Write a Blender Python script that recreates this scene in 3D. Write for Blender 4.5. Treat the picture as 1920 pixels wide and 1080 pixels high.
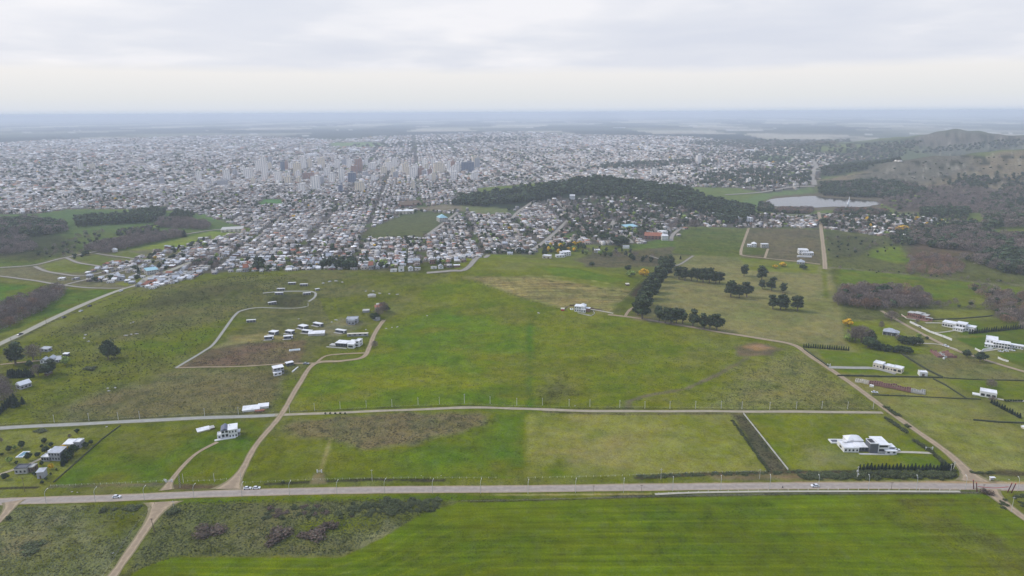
import bpy, math, random
import numpy as np
R = math.radians
HAZE = 1.12e-4
random.seed(7); RNG = np.random.default_rng(11)
for o in list(bpy.data.objects): bpy.data.objects.remove(o)
SC = bpy.context.scene; COL = SC.collection

# ------------------------------------------------------------ camera
CAM_H, FPX, PITCH, ROLL = 220.0, 1280.0, R(14.42), R(-0.3)
cd = bpy.data.cameras.new('camera'); cam = bpy.data.objects.new('camera', cd); COL.objects.link(cam)
cd.sensor_width = 36; cd.lens = 24.0; cd.clip_start = 1; cd.clip_end = 200000
from mathutils import Matrix, Vector
cam.matrix_world = Matrix.Translation((0, 0, CAM_H)) @ Matrix.Rotation(R(90) - PITCH, 4, 'X') @ Matrix.Rotation(ROLL, 4, 'Z')
SC.camera = cam
# ------------------------------------------------------------ sky, sun, exposure
SUN_EL, SUN_AZ = R(42), R(-75)          # azimuth from +Y towards +X
W = bpy.data.worlds.new('World'); SC.world = W; W.use_nodes = True
nt = W.node_tree; nt.nodes.clear(); N = nt.nodes.new; L = nt.links.new
wo = N('ShaderNodeOutputWorld'); bg = N('ShaderNodeBackground'); L(bg.outputs[0], wo.inputs[0])
sky = N('ShaderNodeTexSky'); sky.sky_type = 'NISHITA'; sky.sun_disc = False
sky.sun_elevation = SUN_EL; sky.sun_rotation = SUN_AZ; sky.air_density = 1; sky.dust_density = 3
def mth(op, a, b=None, c=None, clamp=False):
    m = N('ShaderNodeMath'); m.operation = op; m.use_clamp = clamp
    for i, v in enumerate((a, b, c)):
        if v is None: continue
        if isinstance(v, (int, float)): m.inputs[i].default_value = v
        else: L(v, m.inputs[i])
    return m.outputs[0]
tc = N('ShaderNodeTexCoord'); sp = N('ShaderNodeSeparateXYZ'); L(tc.outputs['Generated'], sp.inputs[0])
zz = mth('MAXIMUM', sp.outputs[2], 0.0)
zd = mth('ADD', zz, 0.085)
cx = mth('DIVIDE', sp.outputs[0], zd); cy = mth('DIVIDE', sp.outputs[1], zd)
cmb = N('ShaderNodeCombineXYZ'); L(cx, cmb.inputs[0]); L(cy, cmb.inputs[1])
def wn(scale, detail, rough, dist=0.0, off=(0, 0, 0), st=(1, 1, 1)):
    mp = N('ShaderNodeMapping'); mp.inputs['Location'].default_value = off; mp.inputs['Scale'].default_value = st
    L(cmb.outputs[0], mp.inputs[0]); n = N('ShaderNodeTexNoise'); L(mp.outputs[0], n.inputs['Vector'])
    n.inputs['Scale'].default_value = scale; n.inputs['Detail'].default_value = detail
    n.inputs['Roughness'].default_value = rough; n.inputs['Distortion'].default_value = dist
    return n.outputs[0]
n1 = wn(0.50, 6, 0.5, 0.25, (3.1, 1.7, 0)); n2 = wn(1.6, 5, 0.5, 0.2, (7, 2, 0))
# cloud base ends in a ragged edge a few degrees above the horizon
edge_n = wn(0.55, 5, 0.6, 0.0, (1, 9, 0), (1, 0.3, 1))
edge = mth('MULTIPLY_ADD', edge_n, 0.022, 0.040)
cov = mth('DIVIDE', mth('SUBTRACT', zz, edge), 0.012, clamp=True)
mixn = mth('ADD', mth('MULTIPLY', n1, 0.75), mth('MULTIPLY', n2, 0.25))
rampn = N('ShaderNodeValToRGB'); L(mixn, rampn.inputs[0]); e = rampn.color_ramp.elements
e[0].position = 0.34; e[0].color = (0.68, 0.71, 0.80, 1); e[1].position = 0.62; e[1].color = (0.87, 0.865, 0.90, 1)
e2 = e.new(0.48); e2.color = (0.74, 0.76, 0.83, 1)
hz = N('ShaderNodeValToRGB'); L(mth('MULTIPLY', zz, 14.0), hz.inputs[0]); h = hz.color_ramp.elements
h[0].position = 0.0; h[0].color = (0.58, 0.66, 0.80, 1); h[1].position = 0.7; h[1].color = (0.83, 0.82, 0.82, 1)
h3 = h.new(0.09); h3.color = (.70, .74, .81, 1)
h2 = h.new(0.28); h2.color = (0.75, 0.77, 0.79, 1)
def mixc(f, a, b):
    m = N('ShaderNodeMix'); m.data_type = 'RGBA'
    if isinstance(f, (int, float)): m.inputs[0].default_value = f
    else: L(f, m.inputs[0])
    L(a, m.inputs[6]); L(b, m.inputs[7]); return m.outputs[2]
cl = mixc(cov, hz.outputs[0], rampn.outputs[0])
skl = N('ShaderNodeVectorMath'); skl.operation = 'SCALE'; L(sky.outputs[0], skl.inputs[0]); skl.inputs[3].default_value = 0.10
zen = N('ShaderNodeRGB'); zen.outputs[0].default_value = (0.60, 0.73, 1.04, 1)   # bluer zenith colour added out of view, for blue fill and haze tint
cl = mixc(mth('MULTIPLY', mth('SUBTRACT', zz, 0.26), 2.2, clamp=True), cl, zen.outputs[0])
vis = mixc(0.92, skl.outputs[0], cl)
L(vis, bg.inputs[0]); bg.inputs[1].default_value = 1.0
sd = bpy.data.lights.new('sun', 'SUN'); sd.energy = 2.0; sd.angle = R(10); sd.color = (1, 0.92, 0.80)
sun = bpy.data.objects.new('sun', sd); COL.objects.link(sun)
dv = Vector((math.sin(SUN_AZ) * math.cos(SUN_EL), math.cos(SUN_AZ) * math.cos(SUN_EL), math.sin(SUN_EL)))
sun.rotation_euler = dv.to_track_quat('Z', 'Y').to_euler(); sun.location = dv * 900
vs = SC.view_settings; vs.view_transform = 'Standard'; vs.look = 'None'; vs.gamma = 1; vs.exposure = 0.14
SC.cycles.max_bounces = 4; SC.cycles.diffuse_bounces = 2; SC.cycles.glossy_bounces = 2; SC.cycles.volume_bounces = 2
SC.cycles.transparent_max_bounces = 6

# ------------------------------------------------------------ terrain height and pixel rays
def ray(px, py):
    px = np.asarray(px, float); py = np.asarray(py, float)
    x = (px - 960) / FPX; y = -(py - 540) / FPX
    c, s = math.cos(ROLL), math.sin(ROLL)
    xr = x * c - y * s; yr = x * s + y * c
    cp, sp_ = math.cos(PITCH), math.sin(PITCH)
    return np.stack([xr, cp + yr * sp_, -sp_ + yr * cp], -1)
def crest(pts, Y):
    out = []
    for px, py in pts:
        d = ray(px, py); t = Y / d[1]; out.append((d[0] * t, Y, CAM_H + d[2] * t))
    return out
def rdg(pts, near, far): return (np.array(pts, float), near, far)
RIDGES = [
    rdg([(-330, 700, 5), (-420, 800, 10), (-300, 860, 13), (-180, 900, 14), (-60, 930, 20), (30, 900, 16), (150, 800, 6)], 140, 75),
    rdg([(-230, 1850, 6), (-143, 1830, 20), (100, 1800, 42), (234, 1784, 46), (400, 1700, 30), (560, 1590, 6)], 190, 110),
    rdg(crest([(1532, 337), (1627, 322), (1677, 304), (1752, 296), (1815, 292), (1885, 282), (1960, 276), (2100, 270), (2400, 275)], 2250), 330, 260),
    rdg(crest([(1640, 270), (1700, 259), (1740, 251), (1790, 243), (1840, 247), (1900, 254), (1980, 250), (2200, 246)], 3900), 520, 400),
    rdg([(700, 1200, 0.1), (900, 1230, 9), (1000, 1300, 12), (1200, 1300, 14)], 120, 120),
]
def hgt(x, y):
    x = np.asarray(x, float); y = np.asarray(y, float); z = np.zeros(np.broadcast(x, y).shape)
    for P, sn, sf in RIDGES:
        lo = P[:, :2].min(0) - 3.2 * max(sn, sf); hi = P[:, :2].max(0) + 3.2 * max(sn, sf)
        m = (x > lo[0]) & (x < hi[0]) & (y > lo[1]) & (y < hi[1])
        if not m.any(): continue
        X = x[m]; Y = y[m]; num = np.zeros(X.shape); den = np.zeros(X.shape) + 1e-9; best = np.full(X.shape, 1e9); sg = np.zeros(X.shape)
        for a, b in zip(P[:-1], P[1:]):
            d = b[:2] - a[:2]; t = np.clip(((X - a[0]) * d[0] + (Y - a[1]) * d[1]) / (d @ d), 0, 1)
            qx = a[0] + t * d[0]; qy = a[1] + t * d[1]; dd = np.hypot(X - qx, Y - qy)
            zc = a[2] + t * (b[2] - a[2]); w = 1.0 / (dd + 25) ** 3
            num += w * zc; den += w; k = dd < best; best[k] = dd[k]; sg[k] = (Y - qy)[k]
        s = np.where(sg > 0, sf, sn); f = np.clip(sg / 60, -1, 1) * .5 + .5; s = sn * (1 - f) + sf * f
        zz_ = num / den * np.exp(-(best / s) ** 2)
        big = P[:, 2].max()
        if big > 60:
            zz_ = zz_ * (1 + 0.05 * np.sin(X / 47) * np.sin(Y / 39 + X / 90) + 0.03 * np.sin(X / 19 + 1) * np.sin(Y / 23))
        z[m] = np.maximum(z[m], zz_) + 0.25 * np.minimum(z[m], zz_)
    z = z + .6 * (np.sin(x / 31 + 1.3 * np.sin(y / 57)) * np.sin(y / 43 + x / 160) + .5 * np.sin(x / 13 + y / 29) * np.sin(y / 19 - x / 41)) * np.clip((y - 385) / 120, 0, 1) * np.clip((1300 - y) / 300, 0, 1) + 1.6 * np.clip((y - 385) / 120, 0, 1) * np.clip((1300 - y) / 300, 0, 1)
    lf = np.hypot((x - LAKE[0]) / LAKE[2], (y - LAKE[1]) / LAKE[3])
    return z * np.clip((lf - 1) * 3.0, 0, 1)
LAKE = (765, 1680, 240, 225)
TS = np.concatenate([np.linspace(240, 2200, 330), np.geomspace(2215, 60000, 260)])
def P(px, py):
    d = ray(px, py); X = d[0] * TS; Y = d[1] * TS; Z = CAM_H + d[2] * TS
    g = Z - hgt(X, Y); k = np.argmax(g < 0)
    if g[k] >= 0: k = len(TS) - 1; t = TS[k]
    else:
        a, b = g[k - 1], g[k]; t = TS[k - 1] + (TS[k] - TS[k - 1]) * a / (a - b)
        for _ in range(2):
            x, y = d[0] * t, d[1] * t; z = float(hgt(np.array([x]), np.array([y]))[0]); t2 = (z - CAM_H) / d[2]; t = t2 if abs(t2 - t) < 60 else t
    x, y = d[0] * t, d[1] * t
    return x, y, float(hgt(np.array([x]), np.array([y]))[0])
def proj(x, y, z):
    x = np.asarray(x, float); cp, sp_ = math.cos(PITCH), math.sin(PITCH); dz = z - CAM_H
    f = y * cp - dz * sp_; u = y * sp_ + dz * cp; c, s = math.cos(ROLL), math.sin(ROLL)
    xr = x * c + u * s; yr = -x * s + u * c
    return 960 + FPX * xr / f, 540 - FPX * yr / f, f
def mpp(px, py):
    x, y, z = P(px, py); return float(proj(x, y, z)[2]) / FPX
def lin(c, k=1.0):
    return tuple(((v / 255) / 12.92 if v <= 10 else ((v / 255 + .055) / 1.055) ** 2.4) * k for v in c[:3])
ALB = 1.0
def vnoise(x, y, s, seed=0):
    """smooth value noise 0..1, period s metres"""
    X = x / s; Y = y / s; xi = np.floor(X).astype(np.int64); yi = np.floor(Y).astype(np.int64); fx = X - xi; fy = Y - yi
    fx = fx * fx * (3 - 2 * fx); fy = fy * fy * (3 - 2 * fy)
    def hsh(a, b):
        n = (a * 374761393 + b * 668265263 + seed * 974634777) & 0xffffffff
        n = ((n ^ (n >> 13)) * 1274126177) & 0xffffffff
        return ((n ^ (n >> 16)) & 0xffff) / 65535.0
    return (hsh(xi, yi) * (1 - fx) + hsh(xi + 1, yi) * fx) * (1 - fy) + (hsh(xi, yi + 1) * (1 - fx) + hsh(xi + 1, yi + 1) * fx) * fy
def fbm(x, y, s, seed=0, o=4):
    r = 0; a = 1; t = 0
    for i in range(o): r = r + a * vnoise(x + 37 * i, y - 91 * i, s / 2 ** i, seed + i); t += a; a *= .55
    return r / t
def inpoly(x, y, poly):
    poly = np.asarray(poly); ins = np.zeros(x.shape, bool); n = len(poly)
    for i in range(n):
        x0, y0 = poly[i]; x1, y1 = poly[(i + 1) % n]
        c = ((y0 > y) != (y1 > y)) & (x < (x1 - x0) * (y - y0) / (y1 - y0 + 1e-12) + x0); ins ^= c
    return ins
def pdist(x, y, poly):
    poly = np.asarray(poly); best = np.full(x.shape, 1e9); n = len(poly)
    for i in range(n):
        a = poly[i]; b = poly[(i + 1) % n]; d = b - a; t = np.clip(((x - a[0]) * d[0] + (y - a[1]) * d[1]) / (d @ d + 1e-9), 0, 1)
        best = np.minimum(best, np.hypot(x - a[0] - t * d[0], y - a[1] - t * d[1]))
    return best
def wpoly(pts): return np.array([P(a, b)[:2] for a, b in pts])

# ------------------------------------------------------------ object helpers
def tag(o, label=None, cat=None, group=None, kind=None):
    if label: o['label'] = label
    if cat: o['category'] = cat
    if group: o['group'] = group
    if kind: o['kind'] = kind
    return o
def link(name, me, parent=None, mat=None):
    if mat is not None and not len(me.materials): me.materials.append(mat)
    o = bpy.data.objects.new(name, me); COL.objects.link(o)
    if parent is not None: o.parent = parent
    return o
def empty(name, loc, rz=0, label=None, cat=None, group=None, s=1):
    o = bpy.data.objects.new(name, None); o.empty_display_size = .5; COL.objects.link(o); o.location = loc; o.rotation_euler = (0, 0, rz)
    o.scale = (s, s, s) if not isinstance(s, tuple) else s
    return tag(o, label, cat, group)
def copytree(root, loc, rz, label, s=None, group=None):
    r = root.copy(); COL.objects.link(r); r.location = loc; r.rotation_euler = (0, 0, rz); r['label'] = label
    if s is not None: r.scale = (s, s, s) if not isinstance(s, tuple) else s
    if group: r['group'] = group
    for ch in root.children:
        c = ch.copy(); COL.objects.link(c); c.parent = r
        for g in ch.children:
            d = g.copy(); COL.objects.link(d); d.parent = c
    return r
class MB:
    def __init__(s): s.v = []; s.f = []
    def box(s, x0, y0, z0, x1, y1, z1, top=True, bottom=False):
        b = len(s.v); s.v += [(x0, y0, z0), (x1, y0, z0), (x1, y1, z0), (x0, y1, z0), (x0, y0, z1), (x1, y0, z1), (x1, y1, z1), (x0, y1, z1)]
        s.f += [(b, b + 1, b + 5, b + 4), (b + 1, b + 2, b + 6, b + 5), (b + 2, b + 3, b + 7, b + 6), (b + 3, b, b + 4, b + 7)]
        if top: s.f.append((b + 4, b + 5, b + 6, b + 7))
        if bottom: s.f.append((b + 3, b + 2, b + 1, b))
        return s
    def tube(s, p0, p1, r0, r1=None, n=6, cap=True):
        r1 = r0 if r1 is None else r1; p0 = Vector(p0); p1 = Vector(p1); d = (p1 - p0).normalized()
        a = d.orthogonal().normalized(); c = d.cross(a); b = len(s.v)
        for p, r in ((p0, r0), (p1, r1)):
            for i in range(n):
                t = 2 * math.pi * i / n; s.v.append(tuple(p + a * (r * math.cos(t)) + c * (r * math.sin(t))))
        for i in range(n): s.f.append((b + i, b + (i + 1) % n, b + n + (i + 1) % n, b + n + i))
        if cap: s.f.append(tuple(range(b + n, b + 2 * n))); s.f.append(tuple(range(b + n - 1, b - 1, -1)))
        return s
    def poly(s, vs, fs):
        b = len(s.v); s.v += [tuple(v) for v in vs]; s.f += [tuple(i + b for i in f) for f in fs]; return s
    def prism(s, pts, z0, z1):
        n = len(pts); s.poly([(x, y, z0) for x, y in pts] + [(x, y, z1) for x, y in pts], [(i, (i + 1) % n, n + (i + 1) % n, n + i) for i in range(n)] + [tuple(range(n, 2 * n))]); return s
    def mesh(s, name='mesh', mat=None, smooth=False):
        me = bpy.data.meshes.new(name); me.from_pydata(s.v, [], s.f)
        if mat: me.materials.append(mat)
        if smooth: me.polygons.foreach_set('use_smooth', [True] * len(me.polygons))
        me.update(); return me
    def build(s, name, mat, parent=None, smooth=False): return link(name, s.mesh(name, mat, smooth), parent)
def npmesh(name, V, F, col=None, smooth=False, mat=None):
    """V (n,3); F list of (m,k) index arrays; col (nfaces,3) one colour per face"""
    me = bpy.data.meshes.new(name); V = np.asarray(V, np.float32)
    me.vertices.add(len(V)); me.vertices.foreach_set('co', V.ravel())
    idx = np.concatenate([f.ravel() for f in F]).astype(np.int32); tot = np.concatenate([np.full(len(f), f.shape[1]) for f in F]).astype(np.int32)
    me.loops.add(len(idx)); me.loops.foreach_set('vertex_index', idx)
    me.polygons.add(len(tot)); me.polygons.foreach_set('loop_start', np.concatenate([[0], np.cumsum(tot)[:-1]]).astype(np.int32))
    me.update(calc_edges=True)
    if col is not None:
        a = me.color_attributes.new('Col', 'FLOAT_COLOR', 'CORNER'); c = np.ones((len(idx), 4), np.float32); c[:, :3] = np.repeat(col, tot, 0); a.data.foreach_set('color', c.ravel())
    if smooth: me.polygons.foreach_set('use_smooth', np.ones(len(tot), bool))
    if mat: me.materials.append(mat)
    return me
# ------------------------------------------------------------ materials
def mat(name, col, rough=0.8, noise=0.12, nscale=1.5, attr=False, metal=0.0, spec=0.3, dirt=None, dscale=0.3):
    m = bpy.data.materials.new(name); m.use_nodes = True; t = m.node_tree; b = t.nodes['Principled BSDF']
    b.inputs['Roughness'].default_value = rough; b.inputs['Metallic'].default_value = metal; b.inputs['Specular IOR Level'].default_value = spec
    tcn = t.nodes.new('ShaderNodeTexCoord'); n = t.nodes.new('ShaderNodeTexNoise'); t.links.new(tcn.outputs['Object'], n.inputs['Vector'])
    n.inputs['Scale'].default_value = nscale; n.inputs['Detail'].default_value = 5
    mr = t.nodes.new('ShaderNodeMapRange'); t.links.new(n.outputs[0], mr.inputs[0])
    mr.inputs[1].default_value = .25; mr.inputs[2].default_value = .75; mr.inputs[3].default_value = 1 - noise; mr.inputs[4].default_value = 1 + noise
    vm = t.nodes.new('ShaderNodeVectorMath'); vm.operation = 'SCALE'; t.links.new(mr.outputs[0], vm.inputs[3])
    if attr:
        an = t.nodes.new('ShaderNodeAttribute'); an.attribute_name = 'Col'; t.links.new(an.outputs['Color'], vm.inputs[0])
    else: vm.inputs[0].default_value = col[:3]
    out = vm.outputs[0]
    if dirt is not None:
        n2 = t.nodes.new('ShaderNodeTexNoise'); t.links.new(tcn.outputs['Object'], n2.inputs['Vector']); n2.inputs['Scale'].default_value = dscale; n2.inputs['Detail'].default_value = 6
        r2 = t.nodes.new('ShaderNodeMapRange'); t.links.new(n2.outputs[0], r2.inputs[0]); r2.inputs[1].default_value = .45; r2.inputs[2].default_value = .7; r2.inputs[4].default_value = .75
        mx = t.nodes.new('ShaderNodeMix'); mx.data_type = 'RGBA'; t.links.new(r2.outputs[0], mx.inputs[0]); t.links.new(out, mx.inputs[6]); mx.inputs[7].default_value = (*dirt, 1); out = mx.outputs[2]
    t.links.new(out, b.inputs['Base Color']); return m
M = {
    'white': mat('white_render', (.72, .72, .71), .7, .05, .8, dirt=(.6, .59, .56), dscale=.5),
    'white_roof': mat('white_roof', (.76, .76, .76), .6, .05, .6, dirt=(.55, .55, .54), dscale=.25),
    'cream': mat('cream_render', (.62, .57, .46), .8, .07, .8, dirt=(.45, .42, .36)),
    'grey': mat('grey_render', (.36, .36, .38), .8, .1, .8, dirt=(.25, .25, .26)),
    'dgrey': mat('dark_grey_render', (.10, .105, .12), .7, .15, .8),
    'blue_roof': mat('slate_blue_roof', (.13, .14, .20), .5, .15, 1.5),
    'metal_roof': mat('metal_roof', (.42, .44, .47), .45, .12, .7, dirt=(.3, .28, .26), metal=.2),
    'tile': mat('rust_tile_roof', (.34, .13, .08), .8, .2, 1.2, dirt=(.2, .1, .07)),
    'brick': mat('brick', (.25, .13, .11), .85, .2, 1.5, dirt=(.22, .13, .1)),
    'concrete': mat('concrete', (.46, .45, .42), .85, .1, 1, dirt=(.33, .32, .3)),
    'glass': mat('window_glass', (.03, .035, .045), .12, .2, 2, spec=.6),
    'wood': mat('weathered_wood', (.13, .09, .06), .85, .2, 3),
    'pole': mat('pole_concrete', (.55, .54, .50), .8, .08, 2),
    'steel': mat('galvanised_steel', (.55, .56, .57), .45, .08, 2, metal=.4),
    'dark': mat('dark_metal', (.03, .03, .035), .5, .1, 2),
    'tyre': mat('tyre_rubber', (.02, .02, .02), .9, .1, 2),
    'red': mat('red_paint', (.45, .035, .04), .5, .1, 2),
    'maroon': mat('maroon_paint', (.10, .02, .025), .6, .1, 2),
    'car_white': mat('car_white', (.75, .76, .78), .25, .02, 2, spec=.5),
    'car_dark': mat('car_dark', (.03, .03, .04), .25, .02, 2, spec=.5),
    'car_grey': mat('car_grey', (.35, .36, .38), .25, .02, 2, spec=.5),
    'bark': mat('bark', (.16, .13, .10), .9, .25, 2),
    'pool': mat('pool_water', (.20, .34, .40), .1, .05, 2, spec=.5),
    'rock': mat('granite_rock', (.36, .35, .35), .9, .2, .8, dirt=(.2, .2, .18)),
    'attr': mat('painted_town', (1, 1, 1), .8, .08, .3, attr=True, spec=.2),
    'leaf': mat('foliage', (1, 1, 1), .75, .18, .6, attr=True, spec=.15),
    'twig': mat('bare_twigs', (1, 1, 1), .9, .15, .6, attr=True, spec=.05),
    'skin': mat('skin', (.45, .28, .2), .7, .05, 2), 'cloth': mat('dark_cloth', (.03, .03, .05), .9, .1, 3),
    'plastic': mat('blue_sheet', (.30, .50, .55), .6, .1, 1),
    'lamp': mat('lamp_glass', (.7, .7, .66), .3, .05, 2),
}
# ------------------------------------------------------------ ground sheet: polar grid, fine inside the view fan, reaching 60 km
def build_ground():
    a_in = np.arange(-44, 44.01, 0.105); a_out = np.arange(46, 314, 4.0)
    ang = np.radians(np.concatenate([a_in, a_out])); nA = len(ang)
    rs = [20, 70, 130, 180, 215]
    while rs[-1] < 62000:
        r = rs[-1]; rs.append(r + max(0.55, min(r * r / 150000.0 * 1.1, r * 0.06)))
    rs = np.array(rs); nR = len(rs)
    A, Rr = np.meshgrid(ang, rs); X = np.sin(A) * Rr; Y = np.cos(A) * Rr
    X = X.ravel(); Y = Y.ravel(); Z = hgt(X, Y)
    X = np.append(X, 0.0); Y = np.append(Y, 0.0); Z = np.append(Z, 0.0)
    i = np.arange(nR - 1)[:, None] * nA; j = np.arange(nA)[None, :]; j2 = (j + 1) % nA
    Q = np.stack([i + j, i + nA + j, i + nA + j2, i + j2], -1).reshape(-1, 4)[:, ::-1]
    T = np.stack([np.full(nA, nR * nA), np.arange(nA), (np.arange(nA) + 1) % nA], -1)[:, ::-1]
    return X, Y, Z, Q, T
GX, GY, GZ, GQ, GT = build_ground()
print('ground verts', len(GX))
C = np.zeros((len(GX), 3)); TU = np.full(len(GX), .4); ST = np.zeros(len(GX))
def setc(w, c, tu=None, st=None):
    global TU, ST
    C[:] = C * (1 - w[:, None]) + np.asarray(c) * w[:, None]
    if tu is not None: TU = TU * (1 - w) + tu * w
    if st is not None: ST = ST * (1 - w) + st * w
def field(pts, c, tu=.4, st=0.0, soft=3.0, rag=6.0, amt=1.0):
    """paint one field: px outline -> world outline on the ground, ragged and softened edge (metres)"""
    w = wpoly(pts); lo = w.min(0) - soft * 3 - rag; hi = w.max(0) + soft * 3 + rag
    m = np.nonzero((GX > lo[0]) & (GX < hi[0]) & (GY > lo[1]) & (GY < hi[1]))[0]
    if not len(m): return
    x, y = GX[m], GY[m]; ins = inpoly(x, y, w); d = pdist(x, y, w) * np.where(ins, 1, -1)
    if rag: d = d + (fbm(x, y, rag * 3, 5) - .5) * 2 * rag
    ww = np.clip(d / soft * .5 + .5, 0, 1) * amt
    full = np.zeros(len(GX)); full[m] = ww; setc(full, lin(c), tu, st)
def line(pts, wd, c, tu=.4, soft=1.0, amt=1.0, rag=0.0):
    w = wpoly(pts); lo = w.min(0) - wd - soft - 5; hi = w.max(0) + wd + soft + 5
    m = np.nonzero((GX > lo[0]) & (GX < hi[0]) & (GY > lo[1]) & (GY < hi[1]))[0]
    if not len(m): return
    x, y = GX[m], GY[m]; best = np.full(x.shape, 1e9)
    for a, b in zip(w[:-1], w[1:]):
        d = b - a; t = np.clip(((x - a[0]) * d[0] + (y - a[1]) * d[1]) / (d @ d + 1e-9), 0, 1); best = np.minimum(best, np.hypot(x - a[0] - t * d[0], y - a[1] - t * d[1]))
    d = wd / 2 - best
    if rag: d = d + (fbm(x, y, rag * 4, 9) - .5) * 2 * rag
    full = np.zeros(len(GX)); full[m] = np.clip(d / soft + .5, 0, 1) * amt; setc(full, lin(c), tu)
# base pasture
setc(np.ones(len(GX)), lin((100, 112, 60)), .4)
# far plain: patchwork of fields
far = np.clip((GY - 3500) / 1500, 0, 1)
cx_ = np.floor((GX + 900 * vnoise(GX, GY, 2500, 3)) / 900); cy_ = np.floor((GY + 900 * vnoise(GX, GY, 2600, 4)) / 1500)
k = ((cx_ * 73 + cy_ * 151).astype(np.int64) * 2654435761 >> 7) % 7
pal = np.array([lin(c) for c in [(96, 102, 90), (126, 128, 110), (66, 76, 72), (168, 162, 146), (78, 88, 80), (142, 140, 126), (56, 66, 64)]])
C[:] = C * (1 - far[:, None]) + pal[k] * far[:, None]
wood = .75 * np.clip((fbm(GX, GY * 2.6, 1000, 21) - .56) * 12, 0, 1) * (GY > 3800) * np.clip(1.25 - GY / 14000, .25, 1); setc(wood, lin((44, 54, 50)))
C[:] = C * (1 + .5 * np.clip((GY - 7000) / 9000, 0, 1))[:, None]  # farther fields paled with distance: haze put into the ground colour
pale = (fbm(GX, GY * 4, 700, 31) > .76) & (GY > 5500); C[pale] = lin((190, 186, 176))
# ---- town floor
TOWN = [(-250, 274), (-40, 270), (100, 262), (330, 256), (430, 254), (640, 262), (700, 256), (960, 246), (1090, 252), (1300, 256), (1420, 272), (1520, 284), (1640, 296), (1660, 292), (1690, 305),
        (1560, 322), (1535, 335), (1528, 350), (1470, 366), (1380, 352), (1270, 350), (1100, 332), (960, 348), (870, 350), (905, 372), (1000, 352), (1180, 352), (1400, 402), (1450, 402), (1500, 408), (1538, 404),
        (1700, 405), (1820, 418), (1835, 430), (1760, 438), (1700, 446), (1640, 442), (1540, 428), (1400, 428), (1290, 424), (1275, 440), (1262, 452), (1220, 455), (1180, 462), (1100, 458), (1010, 466), (1000, 478), (915, 476), (880, 500), (835, 513),
        (700, 508), (600, 506), (480, 510), (420, 510), (340, 528), (275, 545), (245, 530), (100, 525), (150, 520), (200, 495), (270, 482), (300, 472), (380, 452), (470, 434), (470, 428), (380, 405), (360, 398), (280, 392), (130, 392), (60, 402), (-60, 402), (-250, 405)]
field(TOWN, (86, 82, 78), .15, soft=8, rag=5)
tw = inpoly(GX, GY, wpoly(TOWN)); g_ = (fbm(GX, GY, 60, 41) > .60) & tw; C[g_] = lin((74, 86, 56))
GREENS = []   # open ground inside the town, kept free of houses
def green(pts, c, tu=.5, soft=5, rag=8): GREENS.append(wpoly(pts)); field(pts, c, tu, soft=soft, rag=rag)
green([(672, 446), (690, 430), (735, 410), (790, 398), (832, 398), (842, 408), (800, 443), (740, 447)], (92, 98, 64), .9)
green([(765, 392), (830, 383), (880, 386), (870, 396), (800, 396)], (120, 112, 92), .5)
green([(862, 384), (905, 378), (955, 384), (950, 400), (900, 402), (870, 394)], (106, 112, 72), .4)
green([(486, 384), (495, 374), (530, 373), (530, 384)], (82, 116, 66), .2)
green([(850, 384), (870, 372), (1000, 352), (1140, 348), (1250, 362), (1400, 392), (1415, 400), (1380, 405), (1250, 384), (1180, 366), (1040, 372), (960, 392)], (48, 58, 44), .6)
green([(620, 268), (700, 266), (735, 272), (690, 276), (620, 274)], (112, 132, 84), .3, 30, 30)
green([(1420, 292), (1490, 293), (1480, 304), (1425, 303)], (120, 140, 84), .3, 10, 10)
green([(1330, 392), (1430, 362), (1520, 350), (1528, 358), (1450, 376), (1420, 395)], (100, 118, 72), .5)
green([(1055, 445), (1085, 428), (1085, 440), (1062, 450)], (82, 108, 60), .5)
green([(1540, 322), (1570, 312), (1670, 300), (1680, 312), (1630, 318), (1535, 336)], (60, 70, 52), .6)
# ---- far hills
field([(1532, 338), (1627, 323), (1752, 297), (1885, 283), (2100, 272), (2300, 300), (2300, 400), (1920, 400), (1700, 372), (1560, 366), (1530, 350)], (126, 114, 90), .9, soft=15, rag=30)
field([(1600, 345), (1660, 300), (1830, 292), (1850, 320), (1700, 350)], (106, 102, 88), 1., soft=30, rag=50)
field([(1535, 340), (1640, 335), (1700, 350), (1750, 366), (1540, 366)], (62, 68, 56), .9, soft=20, rag=30)
field([(1700, 268), (1740, 250), (1790, 243), (1920, 253), (2000, 262), (1930, 280), (1740, 285)], (112, 108, 94), .8, soft=30, rag=40)
field([(1545, 300), (1560, 286), (1700, 262), (2300, 252), (2300, 268), (1900, 280), (1740, 294), (1600, 316), (1550, 330)], (84, 90, 70), .6, soft=30, rag=40, amt=.7)
field([(1690, 268), (1740, 251), (1790, 244), (1920, 254), (2000, 262), (1930, 272), (1760, 278)], (106, 100, 88), .8, soft=20, rag=30)
field([(1380, 300), (1440, 285), (1540, 280), (1530, 300), (1460, 310)], (76, 88, 60), .6, soft=20, rag=30, amt=.7)
# ---- left pastures beyond the diagonal road
field([(-250, 402), (60, 402), (130, 394), (360, 398), (470, 432), (270, 470), (100, 500), (-250, 545)], (86, 106, 64), .7, soft=6, rag=8)
field([(-60, 440), (130, 440), (140, 470), (60, 490), (-60, 480)], (66, 74, 56), .9, soft=15, rag=20)
field([(240, 470), (395, 434), (470, 436), (440, 442), (330, 474)], (112, 130, 62), .3, soft=3, rag=2)
field([(368, 401), (440, 402), (430, 413), (395, 412)], (94, 120, 64), .3, soft=3, rag=2)
field([(-60, 512), (60, 498), (150, 472), (330, 468), (340, 490), (300, 520), (245, 540), (100, 530)], (112, 108, 82), .6, soft=3, rag=2)
field([(80, 494), (130, 486), (180, 500), (150, 512), (90, 510)], (104, 118, 66), .4, soft=3, rag=4)
field([(130, 484), (180, 476), (240, 492), (200, 503)], (98, 112, 64), .4, soft=3, rag=4)
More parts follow.
